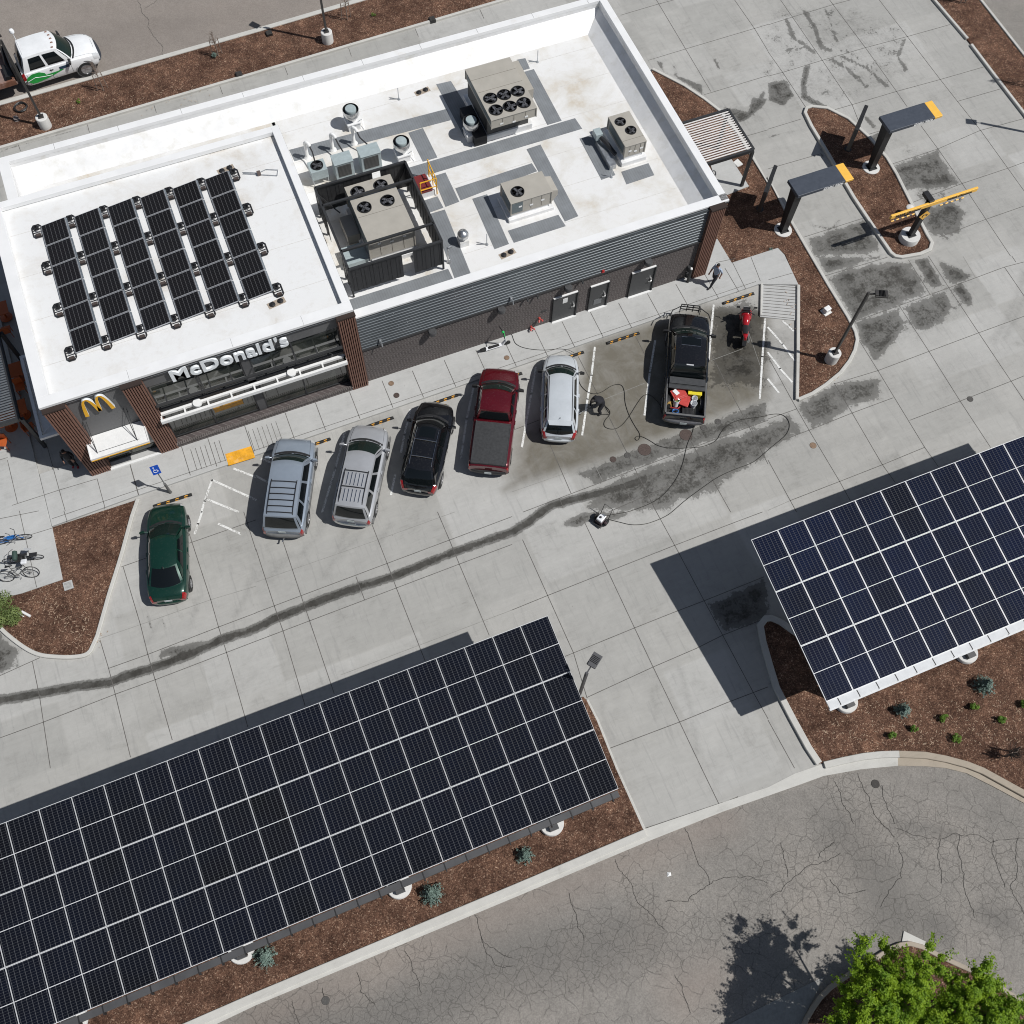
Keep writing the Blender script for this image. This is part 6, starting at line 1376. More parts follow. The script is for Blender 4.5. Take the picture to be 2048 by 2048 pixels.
for a,b_,lab in (((2,1,705,665),(2,1,968,580),'wheel stop in the empty stall between the silver hatchback and the black pickup'),((2,1,1578,365),(2,1,1835,280),'wheel stop in front of the red motorcycle'),((2,1,285,812),(2,1,545,725),'wheel stop at the nose of the silver hatchback'),
 ((1,1,1270,1137),(1,1,1525,1050),'wheel stop at the nose of the black crossover'),((1,1,780,1310),(1,1,1040,1220),'wheel stop at the nose of the silver 4x4 suv'),((1,1,310,1468),(1,1,565,1380),'wheel stop at the nose of the blue-silver suv'),
 ((0,1,1155,1893),(0,1,1450,1800),'wheel stop at the nose of the green sedan'),((2,1,-185,972),(2,1,78,885),'wheel stop at the nose of the dark red pickup')):
    wheel_stop(lab,W(*a),W(*b_))
M_iron=pm('manhole_iron',(.085,.06,.052),.7,var=.25,scale=20); M_iron2=pm('manhole_grey',(.10,.095,.09),.75,var=.25,scale=20); M_terra=pm('cover_tan',(.28,.19,.13),.8,var=.2,scale=12); M_ring=pm('cover_ring',(.06,.055,.05),.8)
def manhole(label,pt,r,m,z=0):
    t=thing('manhole_cover',label,'manhole cover',(pt.x,pt.y,z+.004)); c=MB(); c.lathe([(r,0),(r,.006),(r*.92,.008),(0,.008)],32); c.build('lid',m,t)
    c=MB(); c.ring((0,0,.003),r+.008,.008)
    for k in range(5): c.ring((0,0,.0075),r*(.2+.16*k),.004)
    c.build('ring',pm('ring_'+m.name,tuple(q*.55 for q in {'manhole_iron':(.085,.06,.052),'manhole_grey':(.10,.095,.09),'cover_tan':(.28,.19,.13)}.get(m.name,(.06,.055,.05))),.8),t)
for lab,(cc,rr,x,y),r,m,z in (('large rust-brown manhole cover left of the black pickup tail',(2,1,1000,1462),.30,M_iron,0),('large rust-brown manhole cover right behind the black pickup',(2,1,1312,1350),.29,M_iron,0),
 ('small manhole cover farthest left of the row',(2,1,762,1535),.14,M_iron,0),('small grey manhole cover left of the first large one',(2,1,871,1504),.14,M_iron2,0),('small grey manhole cover under the black pickup bumper corner',(2,1,1445,1296),.14,M_iron2,0),('small grey manhole cover farthest right of the row',(2,1,1553,1250),.14,M_iron2,0),
 ('small tan drain cover below the rounded bed by the wet patch',(3,1,340,1430),.15,M_terra,0),('small drain cover on a joint in the right lane',(3,1,1525,1080),.14,M_iron2,0),('small drain cover in the cracked street near the kerb',(1,3,525,1755),.14,M_iron2,-.03),('small black valve cover by orange paint in the street',(3,3,810,120),.16,M_ring,-.03),
 ('tan cleanout cover nearest the wooden corner screen',(1,1,1020,962),.12,M_terra,.12),('brown cleanout cover with a broken rim on the sidewalk',(1,1,1060,1052),.13,M_iron,.12),('tan cleanout cover by the electric scooter',(1,1,1892,768),.12,M_terra,.12)):
    manhole(lab,W(cc,rr,x,y,z),r,m,z)
# accessible parking sign
q=W(0,1,1285,1783,.0); t=thing('parking_sign','blue accessible parking sign on a leaning grey post','sign',(q.x,q.y,0)); c=MB(); c.lathe([(.09,0),(.07,.05),(.06,.9)],14); c.build('bollard_sleeve',pm('sleeve_grey',(.12,.12,.12),.6),t); c=MB(); c.beam((0,0,.8),(-.0,0.03,2.3),.045,.045); c.build('post',M_galv,t)
M_blue=pm('sign_blue',(.01,.07,.42),.4)
c=MB(); c.box((0,.0,2.3),(.36,.02,.5),0,0,Matrix.Rotation(math.radians(-20),3,'X')); pn=c.build('panel',M_blue,t); MR=Matrix.Rotation(math.radians(-20),3,'X'); off=Vector((0,-.006,2.3))
def sp(x,z): return MR@Vector((x,-.016,z))+Vector((0,0,2.3))
c=MB(); c.tube([sp(-.05,.12),sp(-.04,.0),sp(.06,0),sp(.1,-.1)],.014,5); c.tube([sp(.085*math.cos(a)-.02,.085*math.sin(a)-.05) for a in np.linspace(2.2,6.0,12)],.012,5); c.lathe([(0,-.02),(.03,0),(0,.02)],8,sp(-.055,.17)); c.build('wheelchair_symbol',M_trim,pn)
# bollards at the east corner
for (px,py,lab) in ((1447,130,'black bollard with a pale cap at the foot of the corner screen'),(1325,195,'black bollard with a pale cap beside the utility boxes on the wall')):
    q=W(2,1,px,py,.12); t=thing('bollard',lab,'bollard',(q.x,q.y,.12)); c=MB(); c.lathe([(.075,0),(.075,1.05),(.06,1.08)],16); c.build('post',M_cblk,t,smooth=40); c=MB(); c.lathe([(.075,1.06),(.05,1.13),(0,1.15)],16); c.build('cap',M_trim,t,smooth=True)
# utility box, vault, pipes
q=W(3,1,437,420,.07); t=thing('utility_box','small white utility box in the mulch left of the lamp','utility box',(q.x,q.y,.07),.2); c=MB(); c.b2(-.17,.17,-.13,.13,.02,.32); c.build('box',M_trim,t,bevel=.03); c=MB(); c.b2(-.22,.22,-.22,.2,0,.03); c.build('pad',M_white,t)
q=W(0,2,517,556,.07); t=thing('valve_box','square grey concrete valve box set in mulch by the bicycle slab','valve box',(q.x,q.y,.07),.0); c=MB(); c.b2(-.2,.2,-.2,.2,0,.06); c.build('lid',M_walk,t,bevel=.01); c=MB(); c.b2(-.14,.14,-.14,.14,.06,.066); c.build('plate',pm('vault_plate',(.33,.33,.32),.8,var=.3,scale=12),t)
q=W(0,2,205,775,.07); t=thing('plastic_pipe','white plastic pipe offcut lying by the light green bush','pipe',(q.x,q.y,.1),-.85); c=MB(); c.tube([(-.25,0,.05),(.2,0,.04)],.06,10); c.build('pipe',M_trim,t)
q=W(0,2,180,790,.07); t=thing('wooden_stake','thin white stake standing beside the plastic pipe','stake',(q.x,q.y,.07)); c=MB(); c.beam((0,0,0),(-.12,.1,.45),.035,.035); c.build('stake',M_trim,t)
q=W(2,3,1183,803); t=thing('litter','scrap of white litter lying in the street','litter',(q.x,q.y,-.03)); c=MB(); c.add([(-.09,-.06,.01),(.08,-.08,.02),(.1,.05,.03),(-.03,.1,.01),(0,0,.06)],[(0,1,4),(1,2,4),(2,3,4),(3,0,4)]); c.build('paper',M_trim,t)
for (cc,rr,x,y,lab) in ((1,0,100,255,'black scupper box on the back kerb left of the lamp'),(1,0,1330,150,'black scupper box on the back kerb behind the large roof'),(0,0,1805,565,'black scupper box on the back kerb behind the dining roof')):
    q=W(cc,rr,x,y,.1); t=thing('drain_box',lab,'drain inlet',(q.x,q.y,.0),0,'black drain inlets on the back kerb'); c=MB(); c.b2(-.17,.17,-.17,.17,0,.2); c.build('box',M_cblk,t); c=MB(); 
    for k in range(5): c.b2(-.15,.15,-.15+k*.07,-.12+k*.07,.2,.21)
    c.build('grate',M_ring,t)
# ================================================================ HOSES
def hose(label,segs,r=.014,mat=None,grp='black pressure hoses'):
    pts=[]
    for cc,rr,z,s in segs:
        v=list(map(float,s.split())); pts+=[(W(cc,rr,v[i],v[i+1],z)) for i in range(0,len(v),2)]
    zs=[p.z for p in pts]; sm=smooth_pts(pts,3); n=len(sm); o=[]
    for i,p in enumerate(sm): o.append((p.x,p.y,float(np.interp(i/(n-1),np.linspace(0,1,len(zs)),zs))+r+.012))
    c=MB(); c.tube(o,r,6); ob=c.build('hose',mat or pm('hose_rubber',(.03,.028,.025),.5),None,smooth=True); return tag(ob,label,'hose',grp)
hose('long black hose looping from the silver hatchback across the wet lane to the pump',[(2,1,0,'500 930 520 985 570 1030 620 1045 680 1030 740 985 790 968 830 975 850 1020 850 1100 880 1200 930 1290 965 1340 965 1375 945 1398 925 1380 940 1360 980 1362 1050 1400 1100 1435 1200 1455 1400 1447 1480 1430 1550 1390 1570 1340 1620 1280 1700 1240 1800 1225 1900 1212'),(3,1,0,'0 1200 80 1190 140 1215 168 1280 140 1350 80 1400 0 1465'),(2,1,0,'1860 1530 1800 1570 1680 1610 1550 1670 1450 1740 1300 1850 1210 1932'),(2,2,0,'1160 35 1080 70 1000 95 900 100 820 80 720 55')])
hose('thin hose lying on the sidewalk from the wall tap to the hatchback nose',[(2,1,.12,'-60 560 0 590 10 630 30 670 100 700 240 715 350 700 430 710 470 735')],.012)
hose('looped hose running between the crouching worker and the black pickup',[(2,1,0,'670 1200 700 1195 740 1200 740 1170 700 1130 690 1110 720 1170 745 1195 700 1240 690 1280 720 1305 780 1310 830 1280 880 1220 940 1120 990 1050 1040 1045 1100 1100 1130 1150')])
hose('hose curving from the black pickup tail down to the pump',[(2,1,0,'1370 1280 1365 1330 1330 1400 1310 1470 1290 1570 1240 1690 1150 1800 1080 1850 1010 1885 880 1932'),(2,2,0,'820 10 760 20 700 35')])
# coiled hose and blower in the back strip
q=W(0,0,160,815,.08); t=thing('hose_coil','thick coil of black hose lying in the mulch by the street lamp','hose',(q.x,q.y,.08)); c=MB(); c.tube([((.33+.035*math.sin(a*1.7))*math.cos(a),(.33+.04*math.cos(a*2.3))*math.sin(a),.03+.03*(a/6.28%3)) for a in np.linspace(0,6.28*6,150)],.022,6); c.build('coil',M_cblk,t,smooth=True)
q=W(0,0,128,905,.08); t=thing('hose_reel','small grey reel lying beside the coiled hose','reel',(q.x,q.y,.08)); c=MB(); c.lathe([(.15,0),(.15,.02),(.08,.03),(.08,.12),(.14,.13),(.14,.15),(0,.15)],18); c.build('drum',pm('reel_grey',(.2,.17,.16),.6),t); c=MB(); c.tube([(-.1,0,.15),(-.1,0,.28),(.1,0,.28),(.1,0,.15)],.012,6); c.build('handle',M_steel,t)
# ================================================================ PRESSURE WASHER
q=W(2,2,665,75); t=thing('pressure_washer','small wheeled pressure washer with a white engine cover on the wet edge','pressure washer',(q.x,q.y,0),.5)
c=MB(); c.tube([(-.3,-.22,.12),(.3,-.22,.12),(.34,-.22,.2),(.5,-.22,.85),(.5,.22,.85),(.34,.22,.2),(.3,.22,.12),(-.3,.22,.12)],.016,6,closed=True); c.b2(-.3,.25,-.2,.2,.12,.15); c.build('frame',M_cblk,t)
c=MB(); c.b2(-.18,.14,-.15,.15,.35,.52); c.build('engine_cover',WP,t,bevel=.04); c=MB(); c.b2(-.2,.12,-.18,.18,.15,.35); c.lathe([(.07,0),(.07,.1),(.05,.12)],12,(-.0,-.22,.28),Matrix.Rotation(PI/2,3,'X')); c.build('engine',pm('engine_dark',(.05,.03,.035),.5),t,bevel=.02)
c=MB(); c.lathe([(.05,.0),(.05,.05),(0,.055)],12,(-.02,.02,.52)); c.build('fuel_cap',M_cblk,t); c=MB(); c.b2(.16,.3,-.1,.1,.15,.3); c.build('pump',M_steel,t,bevel=.01)
for s_ in(-1,1):
    c=MB(); Mx=Matrix.Rotation(-s_*PI/2,3,'X'); c.lathe([(.06,-.07),(.16,-.07),(.17,-.05),(.17,-.02),(.16,0),(.06,0)],22,(.08,s_*.33,.17),Mx); wh=c.build('wheel',M_tyre,t,smooth=35); c=MB(); c.lathe([(.06,-.005),(.0,-.0)],14,(.08,s_*.33,.17),Mx); c.build('rim',M_steel,wh)
# ================================================================ BIKES, SCOOTER, MOTORCYCLE
def wheel_bike(t,x,r,mat,zc=None,steer=0,w=.022):
    c=MB(); pts=[Vector((x+r*math.cos(a),0,r+r*math.sin(a)*1.0)) for a in np.linspace(0,2*PI,28)[:-1]]; c.tube(pts,w,7,closed=True); wh=c.build('wheel',mat,t,smooth=True)
    c=MB()
    for k in range(12): a=k*PI/6; c.beam((x,0,r),(x+r*.97*math.cos(a),0,r+r*.97*math.sin(a)),.004,.004)
    c.lathe([(.03,-.04),(.03,.04)],10,(x,0,r),Matrix.Rotation(PI/2,3,'X')); c.build('spokes',M_steel,wh)
def bicycle(label,p,q,mat,lean,seat=True,extra=None):
    d=q-p; m=(p+q)/2; t=thing('bicycle',label,'bicycle',(m.x,m.y,.12),0,None); t.rotation_euler=(lean,0,math.atan2(d.y,d.x)); t.rotation_mode='XYZ'
    wheel_bike(t,-.53,.33,M_cblk); wheel_bike(t,.53,.33,M_cblk)
    c=MB()
    A=(-.53,0,.33);B=(-.05,0,.28);S=(-.18,0,.72);H=(.38,0,.78);H2=(.42,0,.64);F=(.53,0,.33)
    for a,b_ in ((B,S),(S,H),(B,H2),(H,H2)): c.tube([a,b_],.02,8)
    for y in(-.05,.05): c.tube([(A[0],y,A[2]),(B[0],y*.6,B[2])],.012,6); c.tube([(A[0],y,A[2]),(S[0]+.02,y*.5,S[2]-.08)],.011,6); c.tube([(H2[0],y*.8,H2[2]-.02),(F[0],y,F[2])],.015,6)
    c.build('frame',mat,t,smooth=True)
    c=MB(); c.tube([S,(-.22,0,.88)],.014,6); c.add([(-.38,-.07,.9),(-.38,.07,.9),(-.05,.02,.92),(-.05,-.02,.92),(-.38,-.05,.86),(-.38,.05,.86),(-.08,.01,.88),(-.08,-.01,.88)],[(0,3,2,1),(4,5,6,7),(0,1,5,4),(1,2,6,5),(2,3,7,6),(3,0,4,7)]); c.build('saddle',M_cblk,t,bevel=.01)
    c=MB(); c.tube([H,(.36,0,.9)],.015,6); c.tube([(.2,-.3,.94),(.36,-.2,.93),(.38,0,.91),(.36,.2,.93),(.2,.3,.94)],.014,6); c.build('handlebar',M_cblk,t,smooth=True)
    c=MB(); c.lathe([(.09,-.01),(.09,.01),(0,.012)],16,(-.05,-.04,.28),Matrix.Rotation(PI/2,3,'X')); c.tube([(-.05,-.06,.28),(.08,-.06,.16),(.08,-.14,.16)],.012,5); c.tube([(-.05,.06,.28),(-.18,.06,.4),(-.18,.14,.4)],.012,5); c.build('crank',M_steel,t)
    return t
M_bblue=pm('bike_blue',(.02,.14,.42),.35); M_bgrey=pm('bike_grey',(.25,.25,.24),.4,metal=.5)
b1=bicycle('blue bicycle nearest the sidewalk at the left edge',W(0,2,25,240,.12),W(0,2,195,205,.12),M_bblue,.12)
c=MB(); c.b2(-.1,.25,-.08,.08,.5,.66); c.build('battery_bag',M_bblue,b1,bevel=.03)
b2=bicycle('black electric bicycle loaded with dark green bags and a white cloth',W(0,2,300,355,.12),W(0,2,95,385,.12),M_cblk,-.1)
c=MB(); c.b2(-.1,.3,-.14,.14,.35,.75); c.b2(-.75,-.4,-.1,.1,.68,.74); c.build('pannier',M_cblk,b2,bevel=.04); c=MB(); c.lathe([(0,-.24),(.1,-.2),(.12,.0),(.1,.2),(0,.24)],14,(.12,0,.92),Matrix.Rotation(PI/2,3,'X')); c.build('green_roll',pm('roll_green',(.03,.06,.05),.7),b2,smooth=True); c=MB(); c.add([(-.5,-.2,.78),(-.2,-.26,.75),(-.1,-.45,.5),(-.42,-.4,.45),(-.3,-.2,.8)],[(0,1,4),(0,4,2,3),(1,2,4)]); c.build('cloth',WP,b2)
b3=bicycle('grey bicycle farthest from the sidewalk at the left edge',W(0,2,60,525,.12),W(0,2,265,490,.12),M_bgrey,-.38)
c=MB(); c.b2(.35,.6,-.12,.12,.95,1.08); c.build('white_bag',WP,b3,bevel=.04)
# scooter
a=Vector((10.12,25.72,.12)); t=thing('electric_scooter','white and green electric scooter standing against the brick wall','scooter',(10.5,25.78,.12)); t.rotation_euler=(.05,0,math.radians(-1)); t.scale=(1.15,1.3,1.1)
c=MB(); c.b2(-.42,.3,-.075,.075,.12,.16); c.add([(.3,-.06,.12),(.3,.06,.12),(.45,.04,.36),(.45,-.04,.36),(.36,-.06,.12),(.36,.06,.12),(.5,.04,.33),(.5,-.04,.33)],[(0,1,2,3),(4,7,6,5),(0,3,7,4),(1,5,6,2)]); c.build('deck',WP,t,bevel=.01)
c=MB(); c.b2(-.3,.2,-.055,.055,.161,.168); c.build('grip_mat',M_cblk,t)
c=MB(); c.tube([(.5,0,.3),(.44,0,.7)],.035,8); c.build('lower_stem',WP,t); c=MB(); c.tube([(.44,0,.7),(.36,0,1.12)],.033,8); c.lathe([(.05,0),(.06,.05),(.03,.1)],10,(.35,0,1.1)); c.build('stem',pm('scooter_green',(.03,.55,.12),.4),t)
c=MB(); c.tube([(.3,-.27,1.14),(.36,0,1.15),(.3,.27,1.14)],.02,6); c.build('handlebar',M_cblk,t)
for x in (-.52,.6):
    c=MB(); c.lathe([(.03,-.025),(.11,-.03),(.12,0),(.11,.03),(.03,.025)],20,(x,0,.12),Matrix.Rotation(PI/2,3,'X')); c.build('wheel',M_tyre,t,smooth=35)
c=MB(); c.add([(-.66,-.05,.2),(-.66,.05,.2),(-.4,.05,.25),(-.4,-.05,.25),(-.66,-.05,.17),(-.4,-.05,.17),(-.4,.05,.17)],[(0,3,2,1),(3,0,4,5)]); c.build('fender',M_cblk,t)
# motorcycle
t=thing('motorcycle','red and black sport motorcycle parked beside the black pickup','motorcycle',(22.45,22.2,0),math.radians(61)); t.rotation_euler.x=-.1
M_mred=paint('moto_red',(.35,.006,.012),0,.2,1)
for x,wd in ((-.68,.09),(.72,.06)):
    c=MB(); c.lathe([(.18,-wd*.8),(.28,-wd),(.31,-wd*.5),(.315,0),(.31,wd*.5),(.28,wd),(.18,wd*.8)],28,(x,0,.315),Matrix.Rotation(PI/2,3,'X')); wh=c.build('wheel',M_tyre,t,smooth=35); c=MB(); c.lathe([(.18,-.03),(.05,-.05),(.05,.05),(.18,.03)],20,(x,0,.315),Matrix.Rotation(PI/2,3,'X')); c.build('rim',M_cblk,wh)
def loft(sts,mat,name,par,n=14):
    c=MB(); P=[]
    for x,hw_,z0,z1 in sts: P.append([(x,hw_*math.cos(a),(z0+z1)/2+(z1-z0)/2*math.sin(a)) for a in np.linspace(0,2*PI,n+1)])
    c.grid(P); 
    for r_,f_ in ((P[0],0),(P[-1],1)): o=len(c.v); c.v+=r_[:-1]; c.f.append(tuple(range(o,o+n)) if f_ else tuple(range(o+n-1,o-1,-1))); c.m.append(0)
    return c.build(name,mat,par,smooth=50)
loft([(.95,.08,.62,.8),(.85,.24,.5,.98),(.65,.31,.42,1.08),(.45,.3,.4,1.02),(.3,.26,.38,.9)],M_mred,'front_fairing',t)
loft([(.42,.14,.7,1.0),(.25,.2,.72,1.06),(.0,.19,.72,1.02),(-.15,.12,.72,.9)],M_mred,'fuel_tank',t); loft([(.3,.24,.3,.8),(0,.28,.25,.75),(-.3,.24,.28,.7)],M_cblk,'engine',t)
loft([(-.1,.12,.78,.88),(-.3,.16,.78,.88),(-.55,.14,.82,.94),(-.7,.1,.88,.97)],M_cblk,'seat',t); loft([(-.45,.17,.72,.86),(-.7,.14,.8,.93),(-1.0,.05,.88,.98)],M_mred,'tail_fairing',t)
c=MB(); c.grid([[(.8+.05*(1-u*u),u*.14,.98) for u in (-1,-.5,0,.5,1)],[(.62+.03*(1-u*u),u*.16,1.2) for u in (-1,-.5,0,.5,1)]]); c.build('windscreen',M_cglass,t)
c=MB(); c.tube([(.4,-.42,.98),(.5,-.15,1.06),(.5,.15,1.06),(.4,.42,.98)],.032,6); c.box((.62,0,1.12),(.2,.34,.1)); 
for s_ in(-1,1): c.tube([(.5,s_*.2,1.05),(.66,s_*.36,1.18)],.012,5); c.box((.67,s_*.42,1.2),(.04,.16,.09)); c.tube([(.56,s_*.1,1.0),(.72,s_*.1,.35)],.028,7)
c.build('handlebar',M_cblk,t); c=MB(); c.box((.93,0,.82),(.05,.22,.1)); c.build('headlight',M_head,t,bevel=.01); c=MB(); c.tube([(-.1,-.18,.3),(-.5,-.2,.32),(-.85,-.2,.5)],[.04,.05,.07],10); c.build('exhaust',M_steel,t,smooth=True); c=MB(); c.box((-1.0,0,.84),(.03,.14,.06)); c.build('tail_light',M_tail,t)
c=MB(); c.add([(-.5,-.11,.45),(-.5,.11,.45),(-.95,.1,.58),(-.95,-.1,.58),(-1.08,.1,.45),(-1.08,-.1,.45)],[(0,1,2,3),(3,2,4,5)]); c.build('rear_mudguard',M_cblk,t)
# ================================================================ PEOPLE
M_skin=pm('skin',(.36,.19,.13),.6,var=.08); M_hair=pm('dark_hair',(.02,.015,.012),.7); M_shirt=pm('grey_blue_shirt',(.36,.42,.52),.85,var=.12,scale=8); M_trous=pm('dark_trousers',(.035,.035,.042),.85,var=.2); M_shoe=pm('dark_shoe',(.03,.03,.03),.6); M_blk=pm('black_clothes',(.014,.014,.018),.85,var=.3); M_rsh=pm('red_shoe',(.3,.02,.03),.6); M_eye=pm('eye',(.02,.015,.012),.3)
def person(label,loc,rz,J,mats,fat=1.0):
    t=thing('person',label,'person',loc,rz)
    seq=[('pelvis','waist'),('waist','chest'),('chest','neck'),('neck','head')]
    for s in 'LR': seq+=[('pelvis','hip'+s),('hip'+s,'knee'+s),('knee'+s,'ank'+s),('ank'+s,'toe'+s),('chest','sho'+s),('sho'+s,'elb'+s),('elb'+s,'wri'+s),('wri'+s,'palm'+s)]
    rad=dict(pelvis=.155,waist=.145,chest=.175,neck=.06,head=.06,hip=.115,knee=.078,ank=.052,toe=.042,sho=.085,elb=.055,wri=.034,palm=.032)
    names=[k for k in J if k!='face']; idx={n:i for i,n in enumerate(names)}
    vs=[Vector(J[n]) for n in names]; es=[(idx[a],idx[b]) for a,b in seq]; rr=[rad[n.rstrip('LR') if n[:-1] in rad else n]*(fat if n[:4] not in('palm','head') else 1) for n in names]
    segm={}
    for a,b in seq: segm[(a,b)]=('skin' if b in('head','palmL','palmR') else 'shoe' if b.startswith('toe') else 'leg' if (b[:-1] in('hip','knee','ank')) else 'top')
    if mats.get('short'): 
        for s in 'LR': segm[('elb'+s,'wri'+s)]='skin'
    # fingers
    fs_=[]
    for s in 'LR':
        p=Vector(J['palm'+s]); w_=Vector(J['wri'+s]); d=(p-w_).normalized(); sd=d.cross(Vector((1,0,0)) if abs(d.x)<.8 else Vector((0,1,0))).normalized(); nn=d.cross(sd)
        for k,(o,ln) in enumerate(((-.03,.06),(-.01,.075),(.012,.07),(.032,.055))):
            a=len(vs); vs+=[p+sd*o+d*.02,p+sd*o+d*(.02+ln*.5),p+sd*o*.9+d*(.02+ln*.85)+nn*.025]; rr+=[.0095,.009,.0075]; es+=[(idx['palm'+s],a),(a,a+1),(a+1,a+2)]; fs_+=[(a,a+1,'skin'),(a+1,a+2,'skin')]
        a=len(vs); vs+=[p-d*.01-sd*.04,p+d*.03-sd*.055+nn*.02]; rr+=[.012,.01]; es+=[(idx['palm'+s],a),(a,a+1)]; fs_+=[(a,a+1,'skin')]
    me=bpy.data.meshes.new('b'); me.from_pydata([tuple(v) for v in vs],es,[]); o=bpy.data.objects.new('b',me); COL.objects.link(o)
    m=o.modifiers.new('s','SKIN'); m.use_smooth_shade=True; 
    for i,sv in enumerate(me.skin_vertices[0].data): sv.radius=(rr[i],rr[i]); sv.use_root=(i==idx['pelvis'])
    o.modifiers.new('d','SUBSURF').levels=1
    dg=bpy.context.evaluated_depsgraph_get(); bm_=bpy.data.meshes.new_from_object(o.evaluated_get(dg)); bpy.data.objects.remove(o)
    V=[v.co.copy() for v in bm_.vertices]; F=[tuple(p.vertices) for p in bm_.polygons]
    segs=[(Vector(J[a]),Vector(J[b]),k) for (a,b),k in segm.items()]+[(vs[a],vs[b],k) for a,b,k in fs_]
    mi={'top':0,'leg':1,'skin':2,'shoe':3}; c=MB()
    FM=[]
    for f in F:
        ctr=sum((V[i] for i in f),Vector())/len(f); best=(9,None)
        for a,b,k in segs:
            d=b-a; tt=max(0,min(1,(ctr-a).dot(d)/(d.dot(d)+1e-9))); q=(ctr-a-d*tt).length
            if q<best[0]: best=(q,k)
        FM.append(mi[best[1]])
    c.v=[tuple(v) for v in V]; c.f=F; c.m=FM
    # head with face
    H=Vector(J['head']); N_=Vector(J['neck']); up=(H-N_).normalized(); fw=Vector(J.get('face',(1,0,0))).normalized(); lf=up.cross(fw).normalized(); fw=lf.cross(up); M=Matrix((fw,lf,up)).transposed(); hc=H+up*.07
    nu,nv=14,10; P=[]
    for i in range(nv+1):
        ph=-PI/2+PI*i/nv; row=[]
        for j in range(nu+1):
            th=2*PI*j/nu; x,y,z=.098*math.cos(ph)*math.cos(th),.075*math.cos(ph)*math.sin(th),.118*math.sin(ph)
            if x>.05 and abs(y)<.03: x+=.018*max(0,1-abs(z+.01)/.035)
            if z<-.02: x*=.92+.1*(x>0); y*=.86
            row.append(M@Vector((x,y,z))+hc)
        P.append(row)
    c.grid(P,2)
    for s_ in(-1,1):
        c.lathe([(.0,-.012),(.022,0),(0,.012)],8,M@Vector((0,s_*.076,0))+hc,None,2); c.lathe([(0,-.01),(.012,0),(0,.01)],8,M@Vector((.09,s_*.03,.012))+hc,None,4)
    c.box(M@Vector((.094,0,-.05))+hc,(.012,.04,.01),0,4,M)
    c.build('body',[mats['top'],mats['leg'],mats['skin'],mats['shoe'],M_eye],t,smooth=60)
    c=MB(); P=[]
    for i in range(7):
        ph=(-.25 if i==0 else -.25)+(PI/2+.25)*i/6; row=[]
        for j in range(nu+1):
            th=2*PI*j/nu; k=1.12; fr=math.cos(th)>.45 and ph<.55
            x,y,z=.098*k*math.cos(ph)*math.cos(th),.075*k*math.cos(ph)*math.sin(th),.118*k*math.sin(ph)
            if fr: x,y,z=x*.82,y*.82,max(z,.055)
            row.append(M@Vector((x-.006,y,z+.004))+hc)
        P.append(row)
    c.grid(P); c.build('hair',mats.get('hair',M_hair),t,smooth=60)
    return t
base=dict(pelvis=(0,0,.92),waist=(.01,0,1.08),chest=(.02,0,1.32),neck=(.03,0,1.47),head=(.05,0,1.55),hipL=(0,.1,.88),hipR=(0,-.1,.88),shoL=(.01,.17,1.4),shoR=(.01,-.17,1.4))
J=dict(base); J.update(kneeL=(.18,.1,.48),ankL=(.3,.1,.09),toeL=(.46,.11,.06),kneeR=(-.02,-.1,.48),ankR=(-.32,-.1,.13),toeR=(-.19,-.11,.05),elbL=(-.12,.24,1.14),wriL=(-.05,.25,.9),palmL=(-.02,.25,.83),elbR=(.1,-.24,1.15),wriR=(.25,-.22,.97),palmR=(.3,-.21,.92))
person('man in a grey-blue short-sleeved shirt and dark trousers walking on the sidewalk',(22.25,25.3,.12),math.radians(195),J,dict(top=M_shirt,leg=M_trous,skin=M_skin,shoe=M_shoe,short=1))
J=dict(pelvis=(-.12,0,.82),waist=(-.04,0,.98),chest=(.16,0,1.14),neck=(.3,0,1.22),head=(.38,0,1.25),face=(1,0,-.8),hipL=(-.12,.11,.78),hipR=(-.12,-.11,.78),shoL=(.2,.18,1.2),shoR=(.2,-.18,1.2),kneeL=(.12,.2,.45),ankL=(-.02,.22,.09),toeL=(.14,.25,.05),kneeR=(-.02,-.2,.42),ankR=(-.32,-.24,.09),toeR=(-.17,-.28,.05),elbL=(.4,.2,.98),wriL=(.55,.06,.85),palmL=(.61,.03,.82),elbR=(.32,-.22,.95),wriR=(.48,-.08,.8),palmR=(.54,-.05,.77))
t=person('worker in black clothes bending forward with a washing lance beside the silver hatchback',(13.85,20.75,0),math.radians(185),J,dict(top=M_blk,leg=M_blk,skin=M_blk,shoe=M_shoe),1.3)
t=thing('washing_lance','long thin washing lance in the hands of the black-clad worker','lance',(13.85,20.75,0),math.radians(185)); c=MB(); c.tube([(.45,0,.84),(.75,.0,.72),(1.3,.0,.45)],.014,6); c.build('lance',M_steel,t); c=MB(); c.tube([(.38,0,.86),(.5,0,.82)],.03,6); c.tube([(.42,0,.84),(.4,0,.7)],.02,6); c.build('trigger',M_cblk,t)
J=dict(base); J.update(kneeL=(.05,.1,.48),ankL=(.0,.1,.09),toeL=(.15,.12,.05),kneeR=(.05,-.1,.48),ankR=(-.02,-.1,.09),toeR=(.13,-.12,.05),elbL=(.02,.26,1.14),wriL=(.12,.22,.92),palmL=(.16,.2,.86),elbR=(.05,-.26,1.15),wriR=(.2,-.2,1.0),palmR=(.26,-.16,1.0))
person('person in black with red shoes standing in shade behind the corner screen',(-9.85,26.75,.12),math.radians(250),J,dict(top=M_blk,leg=M_blk,skin=M_skin,shoe=M_rsh))
